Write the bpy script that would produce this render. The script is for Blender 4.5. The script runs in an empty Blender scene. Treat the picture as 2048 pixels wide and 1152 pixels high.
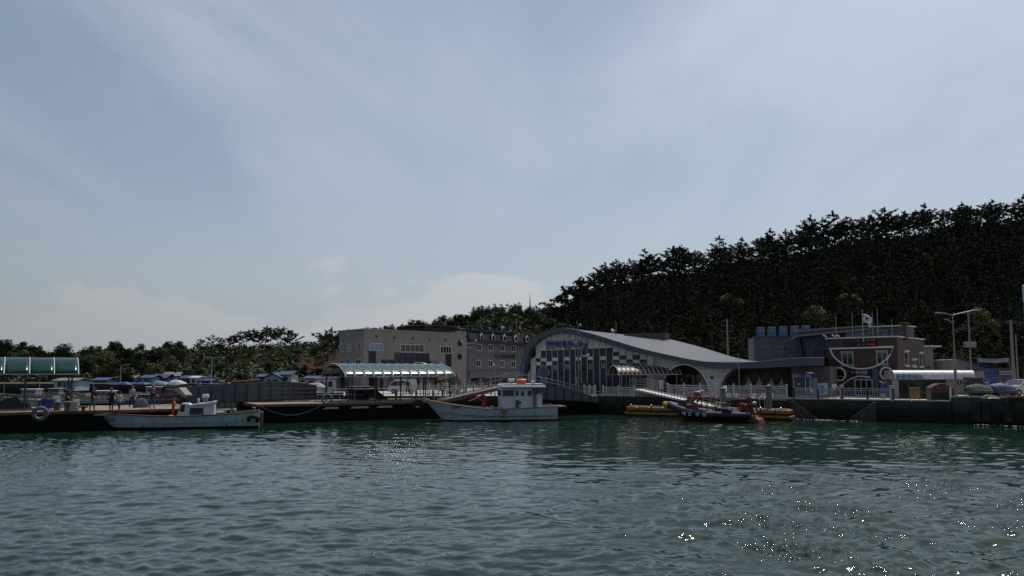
import bpy, bmesh, math, random
import numpy as np
from mathutils import Vector, Matrix
R = math.radians
sc = bpy.context.scene
COL = sc.collection

# ---------------------------------------------------------------- camera
F_PX, CX, CY = 1704.0, 1024.0, 576.0
PITCH = math.atan(162 / F_PX)
CAM_Z = 4.6
cd = bpy.data.cameras.new("camera"); cam = bpy.data.objects.new("camera", cd); COL.objects.link(cam)
cam.location = (0, 0, CAM_Z); cam.rotation_euler = (R(90) + PITCH, 0, 0)
cd.sensor_width = 36; cd.lens = 36 * F_PX / 2048; cd.clip_start = 0.5; cd.clip_end = 3000
sc.camera = cam

# ---------------------------------------------------------------- light
SUN_EL, SUN_AZ = R(62), R(32)          # azimuth to the right of straight ahead
w = bpy.data.worlds.new("World"); sc.world = w; w.use_nodes = True
nt = w.node_tree; nt.nodes.clear()
N = nt.nodes.new; L = nt.links.new
out = N("ShaderNodeOutputWorld"); bg = N("ShaderNodeBackground"); bg.inputs[1].default_value = 0.099
sky = N("ShaderNodeTexSky"); sky.sky_type = 'NISHITA'; sky.sun_disc = False
sky.sun_elevation = SUN_EL; sky.sun_rotation = SUN_AZ; sky.altitude = 0; sky.air_density = 1.0; sky.dust_density = 1.6; sky.ozone_density = 1.0
tc = N("ShaderNodeTexCoord")
# thin high veil: noise on the sky direction projected to a flat cloud layer
sep = N("ShaderNodeSeparateXYZ"); L(tc.outputs['Generated'], sep.inputs[0])
mz = N("ShaderNodeMath"); mz.operation = 'ADD'; mz.inputs[1].default_value = 0.22; L(sep.outputs[2], mz.inputs[0])
mm = N("ShaderNodeMath"); mm.operation = 'MAXIMUM'; mm.inputs[1].default_value = 0.05; L(mz.outputs[0], mm.inputs[0])
dx = N("ShaderNodeMath"); dx.operation = 'DIVIDE'; L(sep.outputs[0], dx.inputs[0]); L(mm.outputs[0], dx.inputs[1])
dy = N("ShaderNodeMath"); dy.operation = 'DIVIDE'; L(sep.outputs[1], dy.inputs[0]); L(mm.outputs[0], dy.inputs[1])
cmb = N("ShaderNodeCombineXYZ"); L(dx.outputs[0], cmb.inputs[0]); L(dy.outputs[0], cmb.inputs[1])
mp = N("ShaderNodeMapping"); mp.inputs['Rotation'].default_value = (0, 0, R(14)); mp.inputs['Scale'].default_value = (1.15, 0.42, 1); mp.inputs['Location'].default_value = (2.6, 3.9, 0)
L(cmb.outputs[0], mp.inputs[0])
n1 = N("ShaderNodeTexNoise"); n1.inputs['Scale'].default_value = 1.0; n1.inputs['Detail'].default_value = 8; n1.inputs['Roughness'].default_value = 0.52; n1.inputs['Distortion'].default_value = 1.0
L(mp.outputs[0], n1.inputs['Vector'])
cr = N("ShaderNodeMapRange"); cr.interpolation_type = 'SMOOTHSTEP'
cr.inputs['From Min'].default_value = 0.38; cr.inputs['From Max'].default_value = 0.66; cr.inputs['To Min'].default_value = 0.16; cr.inputs['To Max'].default_value = 0.66
L(n1.outputs['Fac'], cr.inputs['Value'])
# the veil scatters a fixed share of light: a milky grey added over the blue
hsv = N("ShaderNodeHueSaturation"); hsv.inputs['Saturation'].default_value = 0.92; hsv.inputs['Value'].default_value = 0.95; L(sky.outputs[0], hsv.inputs['Color'])
mx = N("ShaderNodeMix"); mx.data_type = 'RGBA'
# thin cloud scatters forward, so it is brighter towards the sun
dt = N("ShaderNodeVectorMath"); dt.operation = 'DOT_PRODUCT'; L(tc.outputs['Generated'], dt.inputs[0]); dt.inputs[1].default_value = (math.cos(SUN_EL) * math.sin(SUN_AZ), math.cos(SUN_EL) * math.cos(SUN_AZ), math.sin(SUN_EL))
fw = N("ShaderNodeMapRange"); fw.inputs['From Min'].default_value = 0.1; fw.inputs['From Max'].default_value = 0.9; fw.inputs['To Min'].default_value = 0.50; fw.inputs['To Max'].default_value = 1.62; L(dt.outputs['Value'], fw.inputs['Value'])
vc = N("ShaderNodeMix"); vc.data_type = 'RGBA'; vc.blend_type = 'MULTIPLY'; vc.inputs['Factor'].default_value = 1; vc.inputs['A'].default_value = (4.85, 5.4, 6.35, 1); L(fw.outputs[0], vc.inputs['B'])
lo = N("ShaderNodeMapRange"); lo.inputs['From Min'].default_value = 0.02; lo.inputs['From Max'].default_value = 0.24; lo.inputs['To Min'].default_value = 0.78; lo.inputs['To Max'].default_value = 0.0; L(sep.outputs[2], lo.inputs['Value'])
fx = N("ShaderNodeMath"); fx.operation = 'MAXIMUM'; L(cr.outputs[0], fx.inputs[0]); L(lo.outputs[0], fx.inputs[1])
L(fx.outputs[0], mx.inputs['Factor']); L(hsv.outputs[0], mx.inputs['A']); L(vc.outputs['Result'], mx.inputs['B'])
# low bank of cumulus close to the horizon
n2 = N("ShaderNodeTexNoise"); n2.inputs['Scale'].default_value = 3.6; n2.inputs['Detail'].default_value = 6; n2.inputs['Roughness'].default_value = 0.55
mp2 = N("ShaderNodeMapping"); mp2.inputs['Scale'].default_value = (1, 1, 1.7); mp2.inputs['Location'].default_value = (1.4, 0, 0.2); L(tc.outputs['Generated'], mp2.inputs[0]); L(mp2.outputs[0], n2.inputs['Vector'])
hz = N("ShaderNodeMapRange"); hz.inputs['From Min'].default_value = 0.03; hz.inputs['From Max'].default_value = 0.20; hz.inputs['To Min'].default_value = 0.16; hz.inputs['To Max'].default_value = -0.22; L(sep.outputs[2], hz.inputs['Value'])
ad = N("ShaderNodeMath"); ad.operation = 'ADD'; L(n2.outputs['Fac'], ad.inputs[0]); L(hz.outputs[0], ad.inputs[1])
cu = N("ShaderNodeMapRange"); cu.interpolation_type = 'SMOOTHSTEP'; cu.inputs['From Min'].default_value = 0.575; cu.inputs['From Max'].default_value = 0.65; cu.inputs['To Max'].default_value = 0.62; L(ad.outputs[0], cu.inputs['Value'])
mx2 = N("ShaderNodeMix"); mx2.data_type = 'RGBA'; L(cu.outputs[0], mx2.inputs['Factor']); L(mx.outputs['Result'], mx2.inputs['A']); vc2 = N("ShaderNodeMix"); vc2.data_type = 'RGBA'; vc2.blend_type = 'MULTIPLY'; vc2.inputs['Factor'].default_value = 1; vc2.inputs['A'].default_value = (6.1, 6.3, 6.5, 1); L(fw.outputs[0], vc2.inputs['B']); L(vc2.outputs['Result'], mx2.inputs['B'])
L(mx2.outputs['Result'], bg.inputs[0]); L(bg.outputs[0], out.inputs[0])

sl = bpy.data.lights.new("sun", 'SUN'); so = bpy.data.objects.new("sun", sl); COL.objects.link(so)
sl.energy = 3.0; sl.angle = R(0.55); sl.color = (1.0, 0.96, 0.90)
sdir = Vector((math.cos(SUN_EL) * math.sin(SUN_AZ), math.cos(SUN_EL) * math.cos(SUN_AZ), math.sin(SUN_EL)))
so.rotation_euler = sdir.to_track_quat('Z', 'Y').to_euler()
sc.view_settings.view_transform = 'Standard'; sc.view_settings.look = 'None'; sc.view_settings.gamma = 1; sc.view_settings.exposure = -0.15
sc.view_settings.use_curve_mapping = False
sc.cycles.use_denoising = False; sc.cycles.max_bounces = 6; sc.cycles.diffuse_bounces = 3; sc.cycles.glossy_bounces = 3; sc.cycles.transmission_bounces = 4; sc.cycles.transparent_max_bounces = 8
sc.cycles.sample_clamp_indirect = 120; sc.cycles.caustics_reflective = False; sc.cycles.caustics_refractive = False

# ---------------------------------------------------------------- helpers
cP, sP = math.cos(PITCH), math.sin(PITCH)
def ray(px, py):
    u, v = (px - CX) / F_PX, (CY - py) / F_PX
    return Vector((u, cP - v * sP, sP + v * cP))
def at(px, py, Y):
    d = ray(px, py); t = Y / d.y
    return Vector((d.x * t, Y, CAM_Z + d.z * t))
def on(px, py, z):
    d = ray(px, py); t = (z - CAM_Z) / d.z
    return Vector((d.x * t, d.y * t, z))
def zat(py, Y): return at(CX, py, Y).z
def gx(px, Y): return (px - CX) / F_PX * Y * (1 / cP) * 1.0   # close to the horizon row

MATS = {}
def mat(name, col, rough=0.65, metal=0.0, var=0.18, scale=1.5, bump=0.0, bscale=None, spec=0.5, grime=0.0, rand=0.0):
    if name in MATS: return MATS[name]
    m = bpy.data.materials.new(name); m.use_nodes = True; MATS[name] = m
    t = m.node_tree; n = t.nodes.new; l = t.links.new; b = t.nodes['Principled BSDF']
    b.inputs['Roughness'].default_value = rough; b.inputs['Metallic'].default_value = metal; b.inputs['Specular IOR Level'].default_value = spec
    c = n("ShaderNodeTexCoord"); no = n("ShaderNodeTexNoise"); no.inputs['Scale'].default_value = scale; no.inputs['Detail'].default_value = 6; no.inputs['Roughness'].default_value = 0.6
    l(c.outputs['Object'], no.inputs['Vector'])
    mr = n("ShaderNodeMapRange"); mr.inputs['From Min'].default_value = 0.25; mr.inputs['From Max'].default_value = 0.75; mr.inputs['To Min'].default_value = 1 - var; mr.inputs['To Max'].default_value = 1 + var
    l(no.outputs['Fac'], mr.inputs['Value'])
    mix = n("ShaderNodeMix"); mix.data_type = 'RGBA'; mix.blend_type = 'MULTIPLY'; mix.inputs['Factor'].default_value = 1
    mix.inputs['A'].default_value = (*col, 1); l(mr.outputs[0], mix.inputs['B'])
    res = mix.outputs['Result']
    if grime > 0:   # streaky dirt with its own shape
        g = n("ShaderNodeTexNoise"); gm = n("ShaderNodeMapping"); gm.inputs['Scale'].default_value = (3.0, 3.0, 0.45); l(c.outputs['Object'], gm.inputs[0]); l(gm.outputs[0], g.inputs['Vector'])
        g.inputs['Scale'].default_value = 1.1; g.inputs['Detail'].default_value = 8; g.inputs['Roughness'].default_value = 0.7
        gr = n("ShaderNodeMapRange"); gr.inputs['From Min'].default_value = 0.5; gr.inputs['From Max'].default_value = 0.72; gr.inputs['To Max'].default_value = grime; l(g.outputs['Fac'], gr.inputs['Value'])
        gx_ = n("ShaderNodeMix"); gx_.data_type = 'RGBA'; l(gr.outputs[0], gx_.inputs['Factor']); l(res, gx_.inputs['A']); gx_.inputs['B'].default_value = (col[0] * 0.35 + 0.02, col[1] * 0.30 + 0.015, col[2] * 0.25 + 0.01, 1)
        res = gx_.outputs['Result']
    if rand > 0:
        oi = n("ShaderNodeObjectInfo"); rr = n("ShaderNodeMapRange"); rr.inputs['To Min'].default_value = 1 - rand; rr.inputs['To Max'].default_value = 1 + rand; l(oi.outputs['Random'], rr.inputs['Value'])
        rm = n("ShaderNodeMix"); rm.data_type = 'RGBA'; rm.blend_type = 'MULTIPLY'; rm.inputs['Factor'].default_value = 1; l(res, rm.inputs['A']); l(rr.outputs[0], rm.inputs['B']); res = rm.outputs['Result']
    l(res, b.inputs['Base Color'])
    if bump > 0:
        bn = n("ShaderNodeTexNoise"); bn.inputs['Scale'].default_value = bscale or scale * 8; bn.inputs['Detail'].default_value = 5; l(c.outputs['Object'], bn.inputs['Vector'])
        bp = n("ShaderNodeBump"); bp.inputs['Strength'].default_value = bump; bp.inputs['Distance'].default_value = 0.05; l(bn.outputs['Fac'], bp.inputs['Height']); l(bp.outputs[0], b.inputs['Normal'])
    return m

def tiled(name, col, joint, sx, sz, rough=0.6, off=0.5, var=0.10, jw=0.02):
    """masonry too fine to pick apart: coursed joints recessed by bump"""
    if name in MATS: return MATS[name]
    m = mat(name, col, rough, var=var, scale=0.9, grime=0.35); t = m.node_tree; n = t.nodes.new; l = t.links.new; b = t.nodes['Principled BSDF']
    src = b.inputs['Base Color'].links[0].from_socket
    c = n("ShaderNodeTexCoord"); s = n("ShaderNodeSeparateXYZ"); l(c.outputs['Object'], s.inputs[0])
    a = n("ShaderNodeMath"); a.operation = 'ADD'; l(s.outputs[0], a.inputs[0]); l(s.outputs[1], a.inputs[1])
    k = n("ShaderNodeCombineXYZ"); l(a.outputs[0], k.inputs[0]); l(s.outputs[2], k.inputs[1])
    br = n("ShaderNodeTexBrick"); br.offset = off; br.inputs['Scale'].default_value = 1; br.inputs['Brick Width'].default_value = sx; br.inputs['Row Height'].default_value = sz
    br.inputs['Mortar Size'].default_value = jw; br.inputs['Mortar Smooth'].default_value = 0.2; br.inputs['Color1'].default_value = (1, 1, 1, 1); br.inputs['Color2'].default_value = (0.86, 0.86, 0.86, 1); br.inputs['Mortar'].default_value = (*joint, 1)
    l(k.outputs[0], br.inputs['Vector'])
    mu = n("ShaderNodeMix"); mu.data_type = 'RGBA'; mu.blend_type = 'MULTIPLY'; mu.inputs['Factor'].default_value = 1; l(src, mu.inputs['A']); l(br.outputs['Color'], mu.inputs['B']); l(mu.outputs['Result'], b.inputs['Base Color'])
    bp = n("ShaderNodeBump"); bp.invert = True; bp.inputs['Strength'].default_value = 0.6; bp.inputs['Distance'].default_value = 0.02; l(br.outputs['Fac'], bp.inputs['Height']); l(bp.outputs[0], b.inputs['Normal'])
    return m

def glass(name, col, rough=0.08, spec=0.6):
    m = mat(name, col, rough, var=0.25, scale=0.7, spec=spec); return m
def emit(name, col, s):
    m = mat(name, (0.02, 0.02, 0.02), 0.5); b = m.node_tree.nodes['Principled BSDF']
    b.inputs['Emission Color'].default_value = (*col, 1); b.inputs['Emission Strength'].default_value = s; return m
def sheet(name, col, alpha=0.55, rough=0.22):
    """translucent plastic sheet: part light passes, glossy skin"""
    if name in MATS: return MATS[name]
    m = mat(name, col, rough, var=0.15, scale=0.8, grime=0.2); t = m.node_tree; n = t.nodes.new; l = t.links.new; b = t.nodes['Principled BSDF']; o = t.nodes['Material Output']
    tr = n("ShaderNodeBsdfTranslucent"); tr.inputs[0].default_value = (*[min(1, c * 1.5) for c in col], 1)
    ms = n("ShaderNodeMixShader"); ms.inputs[0].default_value = 1 - alpha; l(b.outputs[0], ms.inputs[1]); l(tr.outputs[0], ms.inputs[2]); l(ms.outputs[0], o.inputs[0])
    return m

class MB:
    def __init__(s): s.v, s.f, s.m, s.k = [], [], [], 0
    def mat(s, k): s.k = k; return s
    def add(s, vs, fs):
        o = len(s.v); s.v += [tuple(p) for p in vs]; s.f += [tuple(i + o for i in q) for q in fs]; s.m += [s.k] * len(fs); return s
    def box(s, x0, x1, y0, y1, z0, z1):
        return s.add([(x0, y0, z0), (x1, y0, z0), (x1, y1, z0), (x0, y1, z0), (x0, y0, z1), (x1, y0, z1), (x1, y1, z1), (x0, y1, z1)],
                     [(0, 3, 2, 1), (4, 5, 6, 7), (0, 1, 5, 4), (1, 2, 6, 5), (2, 3, 7, 6), (3, 0, 4, 7)])
    def bbox(s, x0, x1, y0, y1, z0, z1, b=0.03):
        """box with chamfered vertical and top edges"""
        lo = [(x0 + b, y0), (x1 - b, y0), (x1, y0 + b), (x1, y1 - b), (x1 - b, y1), (x0 + b, y1), (x0, y1 - b), (x0, y0 + b)]
        cx, cy = (x0 + x1) / 2, (y0 + y1) / 2; kx = 1 - 2 * b / max(1e-3, x1 - x0); ky = 1 - 2 * b / max(1e-3, y1 - y0)
        top = [(cx + (x - cx) * kx, cy + (y - cy) * ky) for x, y in lo]
        vs = [(x, y, z0) for x, y in lo] + [(x, y, z1 - b) for x, y in lo] + [(x, y, z1) for x, y in top]
        fs = [tuple(range(7, -1, -1)), tuple(range(16, 24))]
        for r in (0, 8):
            for i in range(8): j = (i + 1) % 8; fs.append((r + i, r + j, r + 8 + j, r + 8 + i))
        return s.add(vs, fs)
    def tube(s, pts, r, n=6, caps=True):
        pts = [Vector(p) for p in pts]; rs = r if isinstance(r, (list, tuple)) else [r] * len(pts)
        vs, fs = [], []
        for i, p in enumerate(pts):
            d = (pts[min(i + 1, len(pts) - 1)] - pts[max(i - 1, 0)]).normalized()
            a = d.cross(Vector((0, 0, 1)) if abs(d.z) < 0.9 else Vector((1, 0, 0))).normalized(); b = a.cross(d)
            for k in range(n):
                t = 2 * math.pi * (k + 0.5) / n; vs.append(p + (a * math.cos(t) + b * math.sin(t)) * rs[i])
        for i in range(len(pts) - 1):
            for k in range(n): j = (k + 1) % n; fs.append((i * n + k, i * n + j, (i + 1) * n + j, (i + 1) * n + k))
        if caps: fs.append(tuple(range(n - 1, -1, -1))); fs.append(tuple(range((len(pts) - 1) * n, len(pts) * n)))
        return s.add(vs, fs)
    def bar(s, a, b, w, h=None):
        """rectangular bar from a to b, w wide sideways, h tall"""
        a, b = Vector(a), Vector(b); h = h or w; d = (b - a).normalized()
        sd = d.cross(Vector((0, 0, 1)) if abs(d.z) < 0.95 else Vector((0, 1, 0))).normalized(); up = sd.cross(d)
        vs = []
        for p in (a, b):
            for q, t in ((-1, -1), (1, -1), (1, 1), (-1, 1)): vs.append(p + sd * (q * w / 2) + up * (t * h / 2))
        return s.add(vs, [(0, 1, 2, 3), (7, 6, 5, 4), (0, 4, 5, 1), (1, 5, 6, 2), (2, 6, 7, 3), (3, 7, 4, 0)])
    def prism(s, poly, d):
        """flat polygon extruded by vector d"""
        n = len(poly); d = Vector(d); p = [Vector(q) for q in poly]
        return s.add(p + [q + d for q in p], [tuple(range(n)), tuple(range(2 * n - 1, n - 1, -1))] + [(i, i + n, (i + 1) % n + n, (i + 1) % n) for i in range(n)])
    def strip(s, A, B):
        n = len(A); return s.add(list(A) + list(B), [(i, i + 1, n + i + 1, n + i) for i in range(n - 1)])
    def grid(s, rows):
        n = len(rows[0]); vs = [p for r in rows for p in r]
        return s.add(vs, [(i * n + j, i * n + j + 1, (i + 1) * n + j + 1, (i + 1) * n + j) for i in range(len(rows) - 1) for j in range(n - 1)])
    def lathe(s, prof, n=12, c=(0, 0, 0), axis='z'):
        vs, fs = [], []
        for r, z in prof:
            for k in range(n):
                t = 2 * math.pi * k / n; p = (r * math.cos(t), r * math.sin(t), z)
                if axis == 'x': p = (p[2], p[0], p[1])
                if axis == 'y': p = (p[0], p[2], p[1])
                vs.append((p[0] + c[0], p[1] + c[1], p[2] + c[2]))
        for i in range(len(prof) - 1):
            for k in range(n): j = (k + 1) % n; fs.append((i * n + k, i * n + j, (i + 1) * n + j, (i + 1) * n + k))
        return s.add(vs, fs)
    def torus(s, c, R0, r, axis='y', n=20, m=8):
        vs, fs = [], []
        for i in range(n):
            t = 2 * math.pi * i / n
            for j in range(m):
                u = 2 * math.pi * j / m; q = R0 + r * math.cos(u); p = (q * math.cos(t), q * math.sin(t), r * math.sin(u))
                if axis == 'y': p = (p[0], p[2], p[1])
                if axis == 'x': p = (p[2], p[0], p[1])
                vs.append((p[0] + c[0], p[1] + c[1], p[2] + c[2]))
        for i in range(n):
            for j in range(m): a, b = (i + 1) % n, (j + 1) % m; fs.append((i * m + j, a * m + j, a * m + b, i * m + b))
        return s.add(vs, fs)
    def ball(s, c, r, n=10, m=7, sq=(1, 1, 1), jit=0, rnd=None):
        vs, fs = [], []
        for i in range(m + 1):
            a = math.pi * i / m
            for k in range(n):
                t = 2 * math.pi * k / n; q = r * (1 + (rnd.uniform(-jit, jit) if rnd and 0 < i < m else 0))
                vs.append((c[0] + q * math.sin(a) * math.cos(t) * sq[0], c[1] + q * math.sin(a) * math.sin(t) * sq[1], c[2] + q * math.cos(a) * sq[2]))
        for i in range(m):
            for k in range(n): j = (k + 1) % n; fs.append((i * n + k, (i + 1) * n + k, (i + 1) * n + j, i * n + j))
        return s.add(vs, fs)
    def mesh(s, name, mats, smooth=False):
        me = bpy.data.meshes.new(name); me.from_pydata(s.v, [], s.f)
        for q in (mats if isinstance(mats, (list, tuple)) else [mats]): me.materials.append(q)
        if any(s.m): me.polygons.foreach_set('material_index', s.m)
        bm = bmesh.new(); bm.from_mesh(me); bmesh.ops.recalc_face_normals(bm, faces=bm.faces); bm.to_mesh(me); bm.free()
        if smooth:
            me.polygons.foreach_set('use_smooth', [True] * len(me.polygons))
            try: me.set_sharp_from_angle(angle=R(40))
            except Exception: pass
        me.update(); return me
    def build(s, name, mats, parent=None, smooth=False, kind=None):
        o = bpy.data.objects.new(name, s.mesh(name, mats, smooth)); COL.objects.link(o); o.parent = parent
        if kind: o['kind'] = kind
        return o

def tag(o, label, cat, group=None):
    o['label'] = label; o['category'] = cat
    if group: o['group'] = group
    return o
def thing(name, label, cat, loc=(0, 0, 0), rz=0.0, group=None):
    o = bpy.data.objects.new(name, None); COL.objects.link(o); o.location = loc; o.rotation_euler = (0, 0, rz); o.empty_display_size = 0.3
    return tag(o, label, cat, group)
def clone(o, parent=None):
    c = o.copy(); COL.objects.link(c); c.parent = parent
    for ch in list(o.children): clone(ch, c)
    return c
def place(me, name, parent=None, loc=(0, 0, 0), rz=0, s=1.0):
    o = bpy.data.objects.new(name, me); COL.objects.link(o); o.parent = parent; o.location = loc; o.rotation_euler = (0, 0, rz); o.scale = (s, s, s) if not isinstance(s, tuple) else s
    return o

class Plane:
    """a vertical facade from ground point A to ground point B; local x runs along it, y into the building"""
    def __init__(s, A, B, z=0.0):
        s.A = Vector((A[0], A[1], z)); d = Vector((B[0] - A[0], B[1] - A[1], 0)); s.len = d.length; s.d = d.normalized(); s.n = Vector((-s.d.y, s.d.x, 0)); s.rz = math.atan2(d.y, d.x)
    def px(s, px, py, off=0.0):
        """where the sight line through a photo point meets the facade, as local (x, z)"""
        r = ray(px, py); o = Vector((0, 0, CAM_Z)); p0 = s.A + s.n * off; t = (p0 - o).dot(s.n) / r.dot(s.n); h = o + r * t - s.A
        return h.dot(s.d), h.z

def wall_holes(mb, x0, x1, z0, z1, holes, y=0.0, reveal=0.15):
    """front face of a wall with rectangular openings and their reveals"""
    xs = sorted({x0, x1, *[h[0] for h in holes], *[h[1] for h in holes]}); zs = sorted({z0, z1, *[h[2] for h in holes], *[h[3] for h in holes]})
    xs = [q for q in xs if x0 <= q <= x1]; zs = [q for q in zs if z0 <= q <= z1]
    for i in range(len(xs) - 1):
        for j in range(len(zs) - 1):
            a, b, c, d = xs[i], xs[i + 1], zs[j], zs[j + 1]; mxx, mzz = (a + b) / 2, (c + d) / 2
            if any(h[0] < mxx < h[1] and h[2] < mzz < h[3] for h in holes): continue
            mb.add([(a, y, c), (b, y, c), (b, y, d), (a, y, d)], [(0, 1, 2, 3)])
    for a, b, c, d in holes:
        e = y + reveal
        mb.add([(a, y, c), (a, e, c), (a, e, d), (a, y, d)], [(0, 1, 2, 3)]); mb.add([(b, y, c), (b, y, d), (b, e, d), (b, e, c)], [(0, 1, 2, 3)])
        mb.add([(a, y, c), (b, y, c), (b, e, c), (a, e, c)], [(0, 1, 2, 3)]); mb.add([(a, y, d), (a, e, d), (b, e, d), (b, y, d)], [(0, 1, 2, 3)])

def window(parent, h, fm, gm, n=2, y=0.0, fw=0.06, depth=0.12, proud=0.03, name='window'):
    """a framed window set in opening h=(x0,x1,z0,z1): frame mesh with a pane for each light"""
    a, b, c, d = h; m = MB(); yo, yi = y - proud, y + depth
    m.box(a - fw * .3, a + fw, yo, yi, c, d); m.box(b - fw, b + fw * .3, yo, yi, c, d); m.box(a + fw, b - fw, yo, yi, c - fw * .3, c + fw); m.box(a + fw, b - fw, yo, yi, d - fw, d + fw * .3)
    wd = (b - a - 2 * fw) / n
    for i in range(1, n): x = a + fw + wd * i; m.box(x - fw * .4, x + fw * .4, yo + 0.01, yi, c + fw, d - fw)
    o = m.build(name, fm, parent)
    for i in range(n):
        x = a + fw + wd * i; g = MB().box(x + fw * .4 * (i > 0) + .004, x + wd - fw * .4 * (i < n - 1) - .004, y + depth * .5, y + depth * .5 + .02, c + fw + .004, d - fw - .004); g.build('pane', gm, o)
    return o

def text_mesh(body, size, extr=0.02, sx=1.0):
    cu = bpy.data.curves.new('lettering', 'FONT'); cu.body = body; cu.size = size; cu.extrude = extr; cu.align_x = 'CENTER'; cu.align_y = 'CENTER'; cu.resolution_u = 2; cu.offset = size * 0.018
    o = bpy.data.objects.new('lettering', cu); COL.objects.link(o); dg = bpy.context.evaluated_depsgraph_get(); me = bpy.data.meshes.new_from_object(o.evaluated_get(dg)); bpy.data.objects.remove(o); bpy.data.curves.remove(cu)
    return me
def lettering(body, size, m, parent, loc, width=None, rx=R(90), rz=0.0, extr=0.02, height=None):
    """raised letters facing local -y; scaled to a given width and height"""
    me = text_mesh(body, size, extr); me.materials.clear(); me.materials.append(m)
    n = len(me.vertices)
    if n:
        a = np.empty(n * 3, 'f'); me.vertices.foreach_get('co', a); a = a.reshape(-1, 3); w0 = np.ptp(a[:, 0]); h0 = np.ptp(a[:, 1])
        a[:, 0] -= (a[:, 0].min() + a[:, 0].max()) / 2; a[:, 1] -= (a[:, 1].min() + a[:, 1].max()) / 2
        if width: a[:, 0] *= width / w0
        if height: a[:, 1] *= height / h0
        me.vertices.foreach_set('co', a.reshape(-1))
    o = bpy.data.objects.new('lettering', me); COL.objects.link(o); o.parent = parent; o.location = loc; o.rotation_euler = (rx, 0, rz); return o
# ================================================================ LAND, WATER, TREES
rng = random.Random(7); nrg = np.random.default_rng(11)
M_conc = mat('concrete', (0.30, 0.29, 0.27), 0.85, var=0.25, scale=0.8, grime=0.5, bump=0.3)
M_pave = mat('quay_paving', (0.46, 0.41, 0.35), 0.85, var=0.2, scale=0.6, grime=0.3)
M_wet = mat('wet_quay_wall', (0.034, 0.032, 0.030), 0.8, var=0.5, scale=0.5, grime=0.8, bump=0.6, bscale=5, spec=.25)
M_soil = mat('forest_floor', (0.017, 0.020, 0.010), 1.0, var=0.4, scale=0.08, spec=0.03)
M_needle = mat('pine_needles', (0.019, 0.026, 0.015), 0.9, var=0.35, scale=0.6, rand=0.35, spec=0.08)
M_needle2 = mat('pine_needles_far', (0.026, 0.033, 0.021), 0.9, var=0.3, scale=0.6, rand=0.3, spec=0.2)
M_leaf = mat('broad_leaves', (0.046, 0.055, 0.018), 0.7, var=0.35, scale=0.5, rand=0.35, spec=0.25)
M_leafy = mat('young_leaves', (0.070, 0.085, 0.022), 0.7, var=0.3, scale=0.5, rand=0.25, spec=0.25)
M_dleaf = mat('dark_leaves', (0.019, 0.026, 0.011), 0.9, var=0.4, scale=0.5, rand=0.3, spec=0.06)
M_bark = mat('pine_bark', (0.065, 0.048, 0.038), 0.9, var=0.3, scale=2)

# tide marks on the quay wall: green-black weed below, drier concrete above
_t = M_wet.node_tree; _n = _t.nodes.new; _l = _t.links.new; _b = _t.nodes['Principled BSDF']; _src = _b.inputs['Base Color'].links[0].from_socket
_c = _n("ShaderNodeTexCoord"); _s = _n("ShaderNodeSeparateXYZ"); _l(_c.outputs['Object'], _s.inputs[0]); _no = _n("ShaderNodeTexNoise"); _no.inputs['Scale'].default_value = 1.3; _no.inputs['Detail'].default_value = 6; _l(_c.outputs['Object'], _no.inputs['Vector'])
_a = _n("ShaderNodeMath"); _a.operation = 'MULTIPLY_ADD'; _a.inputs[1].default_value = 0.8; _l(_no.outputs['Fac'], _a.inputs[0]); _l(_s.outputs[2], _a.inputs[2])
_r = _n("ShaderNodeValToRGB"); _r.color_ramp.elements[0].position = 0.28; _r.color_ramp.elements[0].color = (0.25, 0.42, 0.22, 1); _r.color_ramp.elements[1].position = 0.95; _r.color_ramp.elements[1].color = (2.1, 2.05, 1.95, 1); _e = _r.color_ramp.elements.new(0.52); _e.color = (0.55, 0.58, 0.5, 1)
_m0 = _n("ShaderNodeMath"); _m0.operation = 'MULTIPLY'; _m0.inputs[1].default_value = 0.42; _l(_a.outputs[0], _m0.inputs[0]); _l(_m0.outputs[0], _r.inputs[0])
_m = _n("ShaderNodeMix"); _m.data_type = 'RGBA'; _m.blend_type = 'MULTIPLY'; _m.inputs['Factor'].default_value = 1; _l(_src, _m.inputs['A']); _l(_r.outputs[0], _m.inputs['B']); _l(_m.outputs['Result'], _b.inputs['Base Color'])
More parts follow.
